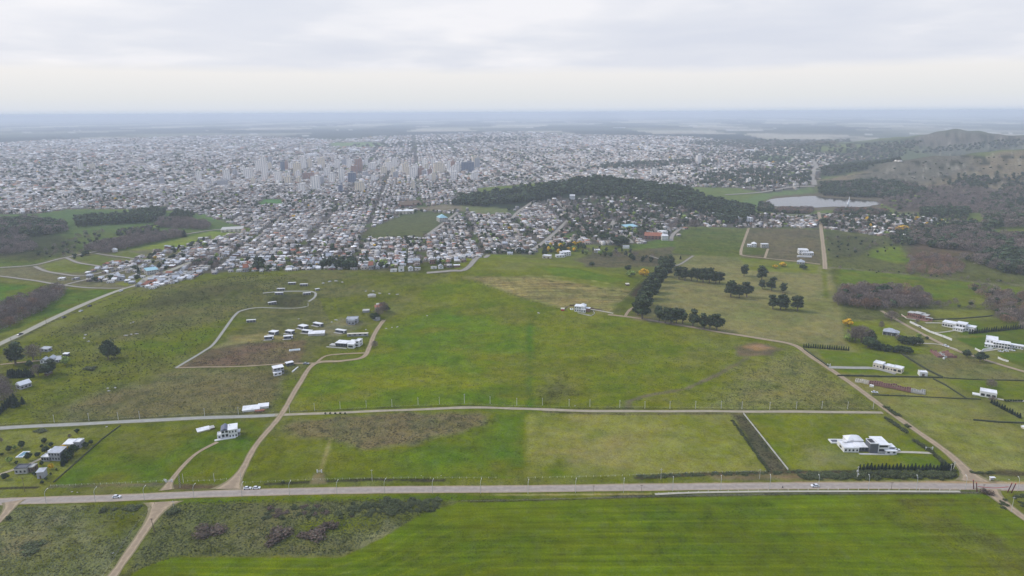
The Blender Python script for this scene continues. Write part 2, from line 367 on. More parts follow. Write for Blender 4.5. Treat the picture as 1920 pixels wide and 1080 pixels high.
field([(205, 475), (240, 470), (300, 488), (250, 494)], (96, 112, 62), .5, soft=3, rag=4)
field([(215, 532), (262, 518), (268, 524), (235, 537)], (112, 124, 64), .3, soft=2, rag=1)
field([(-100, 520), (60, 535), (240, 542), (120, 585), (-100, 655)], (82, 110, 64), .6, soft=3, rag=3)
field([(-40, 525), (60, 545), (30, 590), (-40, 600)], (74, 116, 58), .4, soft=8, rag=8)
# ---- left slope
field([(-150, 815), (520, 783), (600, 684), (700, 665), (690, 600), (780, 545), (835, 514), (600, 507), (480, 511), (350, 512), (275, 545), (-150, 715)], (96, 110, 52), .75, soft=3, rag=3)
m = np.nonzero((GX > -480) & (GX < -60) & (GY > 440) & (GY < 960))[0]
b = np.clip((fbm(GX[m], GY[m] * .8, 110, 61) - .47) * 7, 0, 1) * .7
full = np.zeros(len(GX)); full[m] = b; full *= inpoly(GX, GY, wpoly([(-150, 815), (520, 783), (600, 684), (640, 640), (600, 560), (780, 545), (835, 514), (480, 511), (350, 512), (275, 545), (-150, 715)]))
setc(full, lin((106, 102, 68)), .9)
field([(100, 792), (505, 778), (560, 705), (520, 694), (330, 700), (200, 730), (90, 765)], (112, 106, 74), .8, soft=12, rag=18)
field([(160, 620), (260, 585), (400, 560), (470, 540), (440, 528), (290, 560), (190, 590), (110, 640)], (84, 88, 58), 1., soft=12, rag=16)
field([(230, 640), (330, 628), (450, 600), (400, 640), (330, 688), (240, 660)], (92, 116, 46), .5, soft=15, rag=15)
field([(330, 690), (400, 652), (450, 644), (575, 638), (562, 682), (400, 688)], (112, 96, 80), .8, soft=2, rag=3)
field([(405, 652), (440, 632), (500, 625), (548, 634), (450, 643)], (140, 126, 88), .5, soft=4, rag=5)
field([(490, 570), (530, 550), (585, 552), (582, 562), (540, 570)], (80, 80, 58), .9, soft=4, rag=4)
field([(585, 625), (640, 596), (690, 606), (668, 618), (640, 630)], (122, 118, 92), .5, soft=5, rag=5)
field([(505, 780), (540, 700), (560, 720), (530, 775)], (90, 112, 56), .6, soft=6, rag=6)
# ---- central meadow
field([(535, 778), (595, 686), (690, 672), (720, 610), (790, 545), (850, 508), (912, 478), (995, 484), (1190, 520), (1150, 590), (1350, 622), (1500, 652), (1655, 775), (960, 768)], (102, 121, 44), .55, soft=3, rag=1)
field([(560, 772), (610, 690), (700, 665), (760, 600), (850, 575), (990, 620), (1000, 768), (760, 770)], (92, 122, 36), .55, soft=20, rag=15)
field([(990, 600), (998, 600), (1000, 768), (988, 768)], (72, 112, 42), .6, soft=3, rag=3)
field([(640, 706), (830, 690), (900, 720), (700, 745)], (110, 126, 44), .5, soft=20, rag=20)
field([(1320, 768), (1380, 700), (1470, 662), (1500, 655), (1655, 772)], (122, 121, 72), 1., soft=14, rag=12)
field([(1015, 720), (1060, 700), (1075, 740), (1030, 755)], (88, 98, 52), 1., soft=6, rag=8)
field([(850, 508), (910, 479), (1000, 485), (1195, 521), (1185, 545), (985, 519)], (108, 120, 58), .4, soft=3, rag=3)
field([(1000, 496), (1090, 505), (1180, 525), (1150, 530), (1040, 518)], (90, 118, 56), .3, soft=5, rag=5)
field([(870, 520), (985, 518), (1188, 545), (1150, 586), (1050, 578), (940, 545)], (140, 128, 86), .7, 1.6, soft=6, rag=8)
line([(1030, 527), (1100, 536), (1180, 549)], 2, (70, 78, 44), .5)
line([(1020, 517), (1100, 524), (1150, 533)], 2, (140, 138, 88), .3)
line([(820, 515), (900, 530), (985, 560), (1050, 580)], 1.2, (80, 88, 44), .5)
field([(1145, 588), (1200, 530), (1215, 530), (1180, 575), (1165, 590)], (88, 100, 60), .5, soft=3, rag=3)
field([(1180, 555), (1215, 520), (1235, 520), (1200, 560)], (72, 62, 54), .7, soft=4, rag=3)
field([(1120, 475), (1280, 455), (1300, 480), (1240, 500), (1100, 500), (1080, 485)], (98, 92, 74), .8, soft=5, rag=8)
field([(1080, 470), (1180, 460), (1280, 440), (1270, 462), (1140, 474)], (84, 108, 60), .5, soft=5, rag=5)
field([(1378, 650), (1420, 642), (1475, 655), (1440, 668), (1385, 668)], (112, 98, 84), .4, soft=3, rag=4)
field([(1390, 650), (1425, 645), (1448, 653), (1420, 658)], (152, 112, 94), .2, soft=2, rag=2)
line([(1178, 765), (1180, 752), (1220, 740), (1290, 728), (1340, 705), (1400, 672)], 4.5, (108, 102, 82), .4, soft=3, rag=2)
# ---- right pale pasture and lots above it
field([(1185, 600), (1210, 560), (1255, 490), (1300, 480), (1560, 500), (1590, 650), (1500, 645), (1350, 620)], (129, 124, 84), .45, soft=3, rag=2)
field([(1300, 600), (1480, 560), (1570, 560), (1580, 580), (1440, 600)], (118, 120, 72), .45, soft=20, rag=20)
field([(1282, 428), (1398, 428), (1386, 482), (1260, 476), (1268, 450)], (88, 104, 60), .7, soft=3, rag=3)
field([(1262, 478), (1390, 482), (1400, 500), (1260, 492)], (116, 116, 76), .5, soft=5, rag=5)
field([(1402, 428), (1538, 430), (1542, 496), (1392, 482)], (106, 98, 78), .8, soft=3, rag=2)
field([(1395, 462), (1440, 465), (1440, 478), (1395, 478)], (86, 98, 60), .6, soft=3, rag=2)
field([(1388, 484), (1535, 496), (1535, 513), (1400, 508)], (108, 120, 60), .3, soft=3, rag=3)
field([(1540, 500), (1550, 500), (1553, 560), (1545, 558)], (104, 116, 52), .3, soft=2, rag=2)
# ---- beyond the lane, wet meadows
field([(1546, 430), (1700, 446), (1840, 440), (2100, 470), (2100, 610), (1590, 610), (1556, 510)], (92, 98, 62), .8, soft=4, rag=4)
field([(1545, 435), (1640, 445), (1660, 470), (1560, 485)], (84, 88, 62), .9, soft=6, rag=8)
field([(1640, 465), (1690, 462), (1712, 490), (1680, 494), (1625, 480)], (100, 122, 52), .4, soft=6, rag=8)
field([(1570, 500), (1640, 508), (1780, 525), (1920, 540), (1920, 575), (1780, 575), (1730, 550), (1570, 530)], (92, 116, 54), .5, soft=5, rag=5)
field([(1700, 440), (1760, 448), (1850, 470), (1760, 500), (1700, 480)], (100, 84, 72), .8, soft=12, rag=15)
line([(1560, 502), (1640, 508), (1740, 520), (1920, 536)], 7, (116, 112, 92), .9, soft=4, rag=3)
# ---- estate, right
field([(1583, 600), (2050, 600), (2050, 900), (1840, 900), (1640, 745), (1505, 650), (1585, 650)], (116, 119, 66), .45, soft=2, rag=1)
field([(1585, 602), (1650, 600), (1725, 640), (1780, 668), (1620, 662), (1590, 640)], (100, 122, 48), .5, soft=4, rag=4)
field([(1532, 656), (1690, 664), (1740, 704), (1560, 698)], (92, 116, 50), .2, soft=1.5, rag=0)
field([(1700, 664), (1800, 665), (1930, 715), (1770, 708)], (112, 112, 72), .7, soft=3, rag=3)
field([(1565, 706), (1745, 708), (1810, 748), (1620, 742)], (122, 122, 62), .5, soft=2, rag=0)
field([(1650, 745), (1815, 750), (1920, 810), (1920, 885), (1850, 888)], (124, 126, 66), .4, soft=2, rag=1)
field([(1740, 580), (1860, 582), (1870, 598), (1760, 602)], (108, 118, 60), .4, soft=2, rag=2)
field([(1800, 602), (1880, 598), (1930, 608), (1930, 632), (1800, 628)], (78, 108, 48), .2, soft=2, rag=1)
field([(1790, 634), (1930, 624), (1930, 655), (1830, 655)], (72, 104, 44), .2, soft=2, rag=1)
field([(1870, 662), (1930, 660), (1930, 692), (1895, 680)], (76, 106, 46), .2, soft=2, rag=1)
field([(1770, 712), (1930, 716), (1930, 750), (1840, 748)], (96, 116, 54), .3, soft=2, rag=1)
field([(1750, 626), (1790, 622), (1775, 632)], (92, 116, 50), .1, soft=1, rag=0)
# ---- strip between the two roads
field([(-100, 812), (0, 808), (216, 799), (92, 918), (-100, 925)], (116, 122, 60), .5, soft=1, rag=0)
field([(216, 799), (505, 788), (425, 912), (90, 918)], (86, 114, 46), .5, soft=1, rag=0)
field([(200, 805), (300, 798), (370, 800), (300, 850), (190, 860)], (100, 112, 54), .5, soft=15, rag=15)
field([(300, 880), (345, 850), (385, 840), (440, 850), (425, 905), (320, 905)], (96, 112, 46), .5, soft=8, rag=8)
field([(445, 910), (520, 792), (560, 780), (990, 773), (990, 902)], (98, 114, 42), .5, soft=1, rag=0)
field([(700, 850), (900, 830), (930, 870), (800, 890)], (88, 118, 44), .5, soft=20, rag=15)
field([(528, 800), (560, 786), (760, 774), (925, 777), (918, 795), (800, 828), (690, 842), (640, 828), (560, 822)], (116, 107, 78), 1., soft=4, rag=7)
field([(560, 822), (630, 825), (600, 905), (470, 905)], (98, 112, 44), .4, soft=4, rag=4)
field([(926, 776), (988, 776), (988, 900), (930, 900), (900, 840)], (84, 114, 46), .4, soft=9, rag=5)
field([(988, 776), (1372, 777), (1435, 888), (986, 900)], (128, 129, 64), .35, soft=3, rag=1.5)
field([(1040, 880), (1060, 855), (1160, 820), (1180, 870)], (134, 126, 84), .3, soft=14, rag=12)
field([(990, 880), (1050, 860), (1080, 895), (990, 902)], (92, 118, 54), .4, soft=8, rag=6)
field([(1280, 790), (1372, 780), (1400, 830), (1300, 840)], (116, 124, 56), .35, soft=18, rag=15)
field([(1400, 778), (1640, 777), (1800, 882), (1490, 884)], (106, 121, 52), .3, soft=1.2, rag=.5)
field([(1520, 845), (1590, 850), (1620, 880), (1510, 878)], (128, 124, 80), .3, soft=10, rag=8)
field([(1690, 850), (1760, 850), (1790, 880), (1690, 880)], (88, 114, 48), .3, soft=8, rag=5)
field([(1372, 776), (1394, 776), (1480, 884), (1440, 888)], (88, 84, 68), 1., soft=1.5, rag=2)
# ---- road verges and ditches
field([(-200, 930), (0, 922), (430, 905), (960, 897), (1500, 886), (1840, 886), (1835, 912), (960, 912), (0, 934), (-200, 940)], (104, 112, 56), .5, soft=1, rag=1)
line([(320, 914), (430, 912)], 6, (98, 84, 66), .6, soft=3, rag=2)
line([(-100, 918), (70, 914)], 2.6, (60, 58, 48), .6, soft=1)
line([(100, 912), (300, 908), (312, 906)], 4, (108, 104, 80), .7, soft=2, rag=1.5)
line([(500, 908), (590, 903), (600, 903), (700, 899), (830, 901)], 3, (70, 66, 52), .8, soft=2, rag=1.5)
line([(1195, 896), (1300, 890), (1440, 886), (1620, 884)], 4, (78, 72, 58), .8, soft=2, rag=1)
field([(1330, 893), (1450, 889), (1560, 890), (1560, 897), (1340, 899)], (122, 106, 84), .4, soft=3, rag=3)
line([(850, 937), (960, 942), (1080, 938), (1220, 932), (1500, 927), (1860, 924)], 5.5, (84, 84, 66), .9, soft=2, rag=2)
line([(400, 942), (560, 933), (700, 928), (960, 928), (1220, 926)], 1.6, (150, 140, 92), .2, soft=.8)
line([(330, 935), (500, 929), (960, 924)], 3, (108, 118, 54), .3, soft=1.5)
line([(1845, 890), (1880, 886), (1930, 888)], 6, (84, 76, 60), .9, soft=3, rag=3)
line([(0, 808), (250, 797), (510, 785)], 3, (86, 104, 50), .4, soft=2)
line([(0, 799), (250, 785), (520, 773), (870, 760), (1170, 766), (1400, 768), (1645, 768)], 1.6, (74, 76, 52), .5, soft=1.2, rag=.7)
line([(1020, 772), (1180, 777), (1400, 776)], 2.5, (104, 98, 72), .9, soft=1.5, rag=1.2)
line([(620, 822), (598, 895)], 3.0, (128, 124, 74), .3, soft=2)
field([(590, 888), (608, 888), (612, 906), (580, 908)], (128, 112, 90), .2, soft=1, rag=.6)
line([(-60, 686), (0, 652), (100, 602), (250, 543), (275, 528)], 3, (78, 78, 58), .8, soft=2)
line([(-200, 948), (0, 937.5), (215, 930), (430, 921), (700, 914.5), (960, 912.5), (1200, 909), (1450, 906.5), (1700, 906), (1920, 909)], 2.6, (158, 140, 116), .2, soft=1.5, rag=1)
line([(1500, 906), (1700, 905), (1860, 905), (1940, 907)], 4, (166, 142, 116), .1, soft=2, rag=1)
# ---- rough ground in front
field([(-200, 950), (0, 948), (290, 942), (300, 950), (205, 1080), (180, 1200), (-200, 1200)], (114, 118, 84), 1., soft=2, rag=1)
field([(60, 960), (150, 958), (150, 985), (60, 1000)], (120, 114, 88), .9, soft=7, rag=9)
field([(0, 990), (60, 1000), (50, 1030), (0, 1040)], (118, 116, 92), .9, soft=7, rag=7)
field([(180, 955), (280, 948), (270, 985), (200, 1010)], (84, 100, 52), .8, soft=8, rag=7)
field([(0, 938), (290, 934), (292, 944), (0, 950)], (100, 112, 46), .4, soft=1.5, rag=1)
field([(312, 943), (440, 936), (850, 930), (860, 940), (720, 1008), (660, 1040), (330, 1044), (240, 1090), (222, 1090)], (98, 104, 72), 1., soft=2, rag=2)
field([(480, 955), (620, 945), (600, 980), (500, 975)], (100, 98, 70), .9, soft=8, rag=8)
field([(680, 1000), (720, 985), (740, 1000), (690, 1020)], (118, 118, 90), .8, soft=6, rag=6)
field([(560, 975), (700, 970), (700, 990), (580, 1000)], (92, 110, 54), .6, soft=6, rag=6)
field([(330, 934), (860, 926), (1000, 932), (850, 939), (700, 938), (450, 942), (330, 946)], (88, 112, 44), .5, soft=1.5, rag=1)
# ---- cereal field in front
CROP = [(-20, 1300), (220, 1100), (260, 1068), (320, 1046), (640, 1046), (712, 1012), (790, 965), (860, 943), (960, 941), (1220, 934), (1500, 929), (1850, 927), (1885, 950), (1960, 1000), (2200, 1150), (2200, 1400)]
field(CROP, (86, 110, 0), .25, 1.0, soft=1.2, rag=.8)
cm = inpoly(GX, GY, wpoly(CROP)); wet = np.clip((fbm(GX, GY * 1.6, 46, 71) - .47) * 6, 0, 1) * cm
zone = np.exp(-((GX - 60) / 150) ** 2 - ((GY - 335) / 30) ** 2) + .9 * np.exp(-((GX + 60) / 55) ** 2 - ((GY - 325) / 30) ** 2)
setc(np.clip(wet * np.clip(zone * 1.5, 0, 1), 0, .95) * .6, lin((66, 94, 42)), .7)
edge_ = cm * np.clip(1 - pdist(GX, GY, wpoly(CROP)) / 9, 0, 1) * (GY > 300) * .8; setc(edge_, lin((86, 112, 10)), .2)
for q_ in range(1, 15):   # drill lines curving round the scrub corner
    line([(330, 1050 + q_ * 6), (600, 1052 + q_ * 8), (700, 1026 + q_ * 9), (780, 978 + q_ * 11), (850, 950 + q_ * 11), (960, 944 + q_ * 10), (1220, 936 + q_ * 10.5), (1500, 930 + q_ * 11), (1840, 932 + q_ * 12)], 1.1, (66, 92, 12) if q_ % 2 else (112, 132, 20), .3, amt=.42, soft=1.0)
br = cm * np.clip((fbm(GX, GY, 30, 77) - .36) * 5, 0, 1) * np.exp(-(((GX - 250) - (335 - GY) * .25) / 36) ** 2) * (GY < 356); setc(br * .6, lin((100, 98, 66)), .8)
setc(cm * np.clip((fbm(GX, GY * 3, 60, 79) - .5) * 4, 0, 1) * .5, lin((84, 100, 2)), .2)
# ---- rocky speckle on the hills, patchy greens in the pastures
rk_ = inpoly(GX, GY, wpoly([(1532, 338), (1627, 323), (1752, 297), (1885, 283), (2100, 272), (2300, 300), (2300, 400), (1920, 400), (1700, 368), (1560, 360)])) | inpoly(GX, GY, wpoly([(1660, 275), (1740, 251), (1790, 244), (1920, 254), (2000, 262), (1930, 280), (1740, 290)]))
sp3 = np.clip((vnoise(GX, GY, 7, 101) * .6 + vnoise(GX, GY, 13, 102) * .4 - .60) * 9, 0, 1) * rk_ * np.clip((fbm(GX, GY, 160, 103) - .36) * 5, 0, 1); setc(sp3 * .45, lin((176, 168, 150)))
sp3 = np.clip((vnoise(GX, GY, 14, 105) * .5 + vnoise(GX, GY, 33, 106) * .5 - .58) * 8, 0, 1) * rk_; setc(sp3 * .95, lin((50, 54, 40)))
near_ = (GY < 1300) & (GY > 240) & (np.abs(GX) < 900); w_ = np.clip((fbm(GX, GY * 1.5, 42, 111) - .5) * 5, 0, 1) * near_ * (1 - cm) * .40; g0 = C @ np.array([.3, .6, .1]); setc(w_, np.stack([g0 * 1.28, g0 * 1.12, g0 * .42], 1))
w_ = np.clip((fbm(GX, GY * 1.5, 30, 113) - .53) * 6, 0, 1) * near_ * (1 - cm) * .5; C[:] = C * (1 - w_[:, None] * np.array([.42, .22, .30])[None])
w_ = np.clip((fbm(GX, GY, 5, 115, 2) - .56) * 6, 0, 1) * near_ * TU * .75; C[:] = C * (1 - w_[:, None] * np.array([.5, .42, .4])[None])
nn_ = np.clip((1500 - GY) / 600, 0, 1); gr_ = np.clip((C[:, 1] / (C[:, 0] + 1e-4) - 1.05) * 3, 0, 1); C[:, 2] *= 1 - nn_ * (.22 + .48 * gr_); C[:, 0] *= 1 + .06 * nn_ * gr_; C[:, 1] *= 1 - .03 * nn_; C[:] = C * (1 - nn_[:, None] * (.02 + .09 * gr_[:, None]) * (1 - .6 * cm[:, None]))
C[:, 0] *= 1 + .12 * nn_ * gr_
field([(1640, 370), (1700, 364), (1800, 362), (1900, 372), (1900, 400), (1680, 398)], (92, 82, 70), .8, soft=8, rag=10)
field([(1425, 380), (1450, 368), (1530, 362), (1650, 369), (1672, 380), (1640, 393), (1500, 395), (1430, 390)], (104, 96, 78), .6, soft=4, rag=5)
# ---- tiny random tone drift everywhere near
dr = 1 + (fbm(GX, GY, 35, 91) - .5) * .24 + (fbm(GX, GY, 9, 92) - .5) * .14
C *= dr[:, None]

GM = bpy.data.materials.new('ground'); GM.use_nodes = True; nt = GM.node_tree; B_ = nt.nodes['Principled BSDF']; B_.inputs['Roughness'].default_value = .95; B_.inputs['Specular IOR Level'].default_value = 0
N = nt.nodes.new; L = nt.links.new
at = N('ShaderNodeAttribute'); at.attribute_name = 'Col'; a2 = N('ShaderNodeAttribute'); a2.attribute_name = 'Det'; sp2 = N('ShaderNodeSeparateXYZ'); L(a2.outputs['Vector'], sp2.inputs[0])
tco = N('ShaderNodeTexCoord')
def nz(scale, detail, st=(1, 1, 1), rough=.6, rot=0.0):
    mp = N('ShaderNodeMapping'); mp.inputs['Scale'].default_value = st; mp.inputs['Rotation'].default_value = (0, 0, rot); L(tco.outputs['Object'], mp.inputs[0])
    n = N('ShaderNodeTexNoise'); L(mp.outputs[0], n.inputs['Vector']); n.inputs['Scale'].default_value = scale; n.inputs['Detail'].default_value = detail; n.inputs['Roughness'].default_value = rough; return n.outputs[0]
def rng_(v, a, b, c, d):
    m = N('ShaderNodeMapRange'); L(v, m.inputs[0])
    for i, q in enumerate((a, b, c, d)): m.inputs[1 + i].default_value = q
    return m.outputs[0]
tuft_n = nz(0.75, 3, (1, .85, 1), .6); tuft2 = nz(0.16, 3, (1, .7, 1), .6)
tuft = rng_(tuft_n, .47, .60, 0.0, 1.0); big = rng_(tuft2, .38, .62, .25, 1.0)
tm = mth('MULTIPLY', mth('MULTIPLY', tuft, big), mth('MULTIPLY', sp2.outputs[0], .8))
f1 = mth('SUBTRACT', 1.0, tm)
fine = rng_(nz(1.6, 3, (1, 1, 1), .7), .3, .7, .66, 1.34); med = rng_(nz(0.07, 4), .3, .7, .82, 1.18)
row = rng_(nz(0.22, 3, (.07, 1.6, 1), .5, R(3)), .36, .64, .84, 1.16)
row = mth('ADD', 1.0, mth('MULTIPLY', sp2.outputs[1], mth('SUBTRACT', row, 1.0)))
f = mth('MULTIPLY', mth('MULTIPLY', f1, fine), mth('MULTIPLY', med, row))
sc = N('ShaderNodeVectorMath'); sc.operation = 'SCALE'; L(at.outputs['Color'], sc.inputs[0]); L(f, sc.inputs[3])
hs = N('ShaderNodeHueSaturation'); L(sc.outputs[0], hs.inputs['Color']); L(rng_(nz(.03, 5), .3, .7, .485, .515), hs.inputs['Hue']); L(rng_(nz(.21, 4), .3, .7, .85, 1.15), hs.inputs['Saturation'])
L(hs.outputs[0], B_.inputs['Base Color'])
bp = N('ShaderNodeBump'); bp.inputs['Strength'].default_value = .5; bp.inputs['Distance'].default_value = .5; L(tuft_n, bp.inputs['Height']); L(bp.outputs[0], B_.inputs['Normal'])
gme = npmesh('ground', np.stack([GX, GY, GZ], 1), [GQ, GT], smooth=True, mat=GM)
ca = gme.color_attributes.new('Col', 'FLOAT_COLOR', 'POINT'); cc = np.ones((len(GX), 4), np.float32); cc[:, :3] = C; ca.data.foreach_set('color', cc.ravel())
da = gme.attributes.new('Det', 'FLOAT_VECTOR', 'POINT'); dd_ = np.zeros((len(GX), 3), np.float32); dd_[:, 0] = TU; dd_[:, 1] = ST; da.data.foreach_set('vector', dd_.ravel())
tag(link('ground', gme), kind='structure')

# ------------------------------------------------------------ roads as draped sheets
def rmat(name, c, edge, n=.14, tracks=True):
    m = bpy.data.materials.new(name); m.use_nodes = True; t = m.node_tree; b = t.nodes['Principled BSDF']; b.inputs['Roughness'].default_value = .85; b.inputs['Specular IOR Level'].default_value = .2
    uv = t.nodes.new('ShaderNodeAttribute'); uv.attribute_name = 'Side'; tcn = t.nodes.new('ShaderNodeTexCoord')
    n1 = t.nodes.new('ShaderNodeTexNoise'); n1.inputs['Scale'].default_value = .35; n1.inputs['Detail'].default_value = 6; t.links.new(tcn.outputs['Object'], n1.inputs['Vector'])
    mr = t.nodes.new('ShaderNodeMapRange'); t.links.new(n1.outputs[0], mr.inputs[0]); mr.inputs[1].default_value = .3; mr.inputs[2].default_value = .7; mr.inputs[3].default_value = 1 - n; mr.inputs[4].default_value = 1 + n
    ad = t.nodes.new('ShaderNodeMath'); ad.operation = 'MULTIPLY_ADD'; t.links.new(n1.outputs[0], ad.inputs[0]); ad.inputs[1].default_value = .5; t.links.new(uv.outputs['Fac'], ad.inputs[2])
    rp = t.nodes.new('ShaderNodeValToRGB'); t.links.new(ad.outputs[0], rp.inputs[0]); e = rp.color_ramp.elements
    dk = tuple(v * (.74 if 'dirt' in name or 'gravel' in name else .88) for v in c)
    e[0].position = 0.1; e[0].color = (*c, 1); e[1].position = 1.16; e[1].color = (*edge, 1)
    if tracks:
        a = e.new(.45); a.color = (*dk, 1)
    q = e.new(.88); q.color = (*c, 1); e[-1].position = 1.0
    s = t.nodes.new('ShaderNodeVectorMath'); s.operation = 'SCALE'; t.links.new(rp.outputs[0], s.inputs[0]); t.links.new(mr.outputs[0], s.inputs[3]); t.links.new(s.outputs[0], b.inputs['Base Color']); return m
RM = {'asphalt': rmat('road_asphalt', lin((160, 149, 138)), lin((156, 140, 120))), 'dirt': rmat('road_dirt', lin((168, 148, 122)), lin((128, 118, 86))),
      'gravel': rmat('road_gravel', lin((172, 160, 138)), lin((130, 124, 92))), 'paved': rmat('road_paved', lin((158, 156, 148)), lin((118, 118, 88))),
      'concrete': rmat('road_concrete', lin((160, 156, 140)), lin((138, 134, 108)), .08), 'street': rmat('town_street', lin((150, 143, 132)), lin((120, 114, 100))), 'path': rmat('footpath', lin((178, 172, 156)), lin((140, 136, 104)))}
ZL = [0.0]
def resample(w, step):
    out = [w[0]]
    seg = []
    # Catmull-Rom through the points
    n = len(w)
    for i in range(n - 1):
        p0 = w[max(i - 1, 0)]; p1 = w[i]; p2 = w[i + 1]; p3 = w[min(i + 2, n - 1)]; k = max(1, int(np.hypot(*(p2 - p1)) / step))
        for j in range(1, k + 1):
            t = j / k; out.append(.5 * ((2 * p1) + (-p0 + p2) * t + (2 * p0 - 5 * p1 + 4 * p2 - p3) * t * t + (-p0 + 3 * p1 - 3 * p2 + p3) * t ** 3))
    return np.array(out)
def road(name, pts, w, m, flare=None, z0=None, struct=True):
    wp = np.array([P(a, b)[:2] for a, b in pts]); p = resample(wp, max(3.0, np.hypot(*wp[0]) / 150))
    d = np.gradient(p, axis=0); d /= np.linalg.norm(d, axis=1)[:, None] + 1e-9; nrm = np.stack([-d[:, 1], d[:, 0]], 1); n = len(p)
    us = [-1, -.6, -.2, .2, .6, 1]; ww = np.full(n, w / 2.0) * (1 + (.5 if m in (RM['dirt'], RM['gravel']) else .2) * (fbm(p[:, 0], p[:, 1], 13, 3, 3) - .5))
    if flare:
        s = np.concatenate([[0], np.cumsum(np.hypot(*np.diff(p, axis=0).T))]); tot = s[-1]
        if flare[0]: ww = ww + flare[0] * np.exp(-s / 7.0)
        if flare[1]: ww = ww + flare[1] * np.exp(-(tot - s) / 7.0)
    ZL[0] += .004
    dist = np.hypot(p[:, 0], p[:, 1]); V = []; sd_ = []
    for u in us:
        q = p + nrm * (ww * u)[:, None]; V.append(np.stack([q[:, 0], q[:, 1], hgt(q[:, 0], q[:, 1]) + .06 + ZL[0] + (dist / 1000) ** 2 * .30], 1)); sd_.append(np.full(n, abs(u)))
    V = np.concatenate(V); k = len(us); F = []
    for a in range(k - 1):
        i = np.arange(n - 1); F.append(np.stack([a * n + i, a * n + i + 1, (a + 1) * n + i + 1, (a + 1) * n + i], 1)[:, ::-1])
    me = npmesh(name, V, F, mat=m, smooth=True); at_ = me.attributes.new('Side', 'FLOAT', 'POINT'); at_.data.foreach_set('value', np.concatenate(sd_).astype(np.float32))
    o = link(name, me)
    if me.polygons[0].normal.z < 0: me.flip_normals()
    if struct: tag(o, kind='structure')
    ROADS.append((p, ww)); return o
ROADS = []
road('second_road', [(-160, 812), (0, 803), (250, 790), (430, 782), (525, 778)], 6.2, RM['paved'])
road('second_road', [(515, 778.5), (700, 771), (870, 764.5), (960, 766), (1170, 771), (1400, 772), (1655, 774)], 4.2, RM['gravel'])
road('main_road', [(-260, 953), (0, 941), (215, 934), (430, 925), (700, 919), (960, 917), (1200, 914), (1450, 911.5), (1700, 911), (1920, 914), (2200, 918)], 8.0, RM['asphalt'])
road('dirt_road', [(1200, 597), (1300, 614), (1420, 634), (1485, 646), (1520, 668), (1590, 715), (1700, 795), (1780, 852), (1830, 903)], 5.6, RM['dirt'], (0, 9))
road('dirt_road', [(1140, 590), (1175, 594), (1205, 598)], 4.5, RM['dirt']); road('dirt_track', [(1172, 594), (1180, 582), (1198, 572)], 3.5, RM['dirt'])
road('dirt_road', [(180, 1120), (215, 1075), (265, 1003), (295, 958), (307, 941)], 6.0, RM['dirt'], (0, 9))
road('dirt_road', [(428, 917), (455, 880), (480, 835), (527, 778), (560, 722), (590, 682), (640, 677), (680, 670), (693, 650), (703, 625), (720, 600)], 4.6, RM['dirt'], (9, 0))
road('dirt_track', [(592, 682), (610, 668), (640, 664), (688, 662)], 2.6, RM['dirt'])
road('dirt_track', [(592, 681), (540, 682), (430, 688), (330, 690)], 2.4, RM['dirt'])
road('estate_path', [(330, 690), (380, 660), (405, 640), (440, 592), (456, 582), (490, 577), (555, 571), (583, 563), (592, 553), (584, 547), (540, 546.5), (493, 550)], 3.4, RM['paved'])
road('concrete_road', [(-120, 700), (0, 645), (100, 597), (250, 537), (275, 522), (320, 507), (360, 492)], 10, RM['concrete'])
road('driveway', [(408, 829), (372, 848), (345, 872), (320, 903), (312, 919)], 3.0, RM['dirt'], (0, 3))
road('driveway', [(-40, 905), (0, 890), (60, 868), (100, 848), (122, 832)], 3.0, RM['gravel'])
road('driveway', [(1650, 848), (1700, 848), (1748, 850)], 3.0, RM['path'])
road('driveway', [(1553, 689), (1600, 690), (1640, 691), (1680, 701)], 6.5, RM['paved'])
road('estate_road', [(1652, 583), (1690, 605), (1740, 632), (1790, 656), (1850, 676), (1930, 700), (2000, 720)], 4.8, RM['dirt'])
road('lane', [(1535, 398), (1539, 425), (1543, 460), (1545, 478), (1547, 505)], 7, RM['dirt'])
road('lane', [(1404, 428), (1396, 450), (1389, 474), (1396, 480), (1440, 485), (1538, 496)], 4.5, RM['dirt'])
road('lane', [(1434, 484), (1440, 467)], 4, RM['dirt'])
road('dirt_road', [(1852, 917), (1872, 935), (1900, 957), (1960, 1000)], 5, RM['dirt'], (5, 0))
road('side_track', [(26, 940), (15, 957), (0, 975), (-40, 1015)], 4.2, RM['dirt'], (4, 0))
road('footpath', [(1228, 927), (1300, 924), (1420, 922), (1600, 921.5), (1800, 922)], 2.2, RM['path'])
road('driveway', [(1797, 609), (1760, 606), (1735, 606)], 3.5, RM['path'])
road('driveway', [(1895, 653), (1870, 655), (1835, 660)], 3.5, RM['path'])
road('driveway', [(1790, 620), (1762, 624), (1748, 624)], 2.5, RM['path'])
road('driveway', [(1714, 644), (1760, 646), (1795, 656)], 2.6, RM['path'])
road('driveway', [(1870, 748), (1895, 752), (1940, 753)], 3.2, RM['path'])
road('farm_track', [(0, 684), (40, 680), (80, 676)], 3, RM['dirt'])
road('driveway', [(1150, 588), (1125, 583), (1105, 580)], 3, RM['path'])
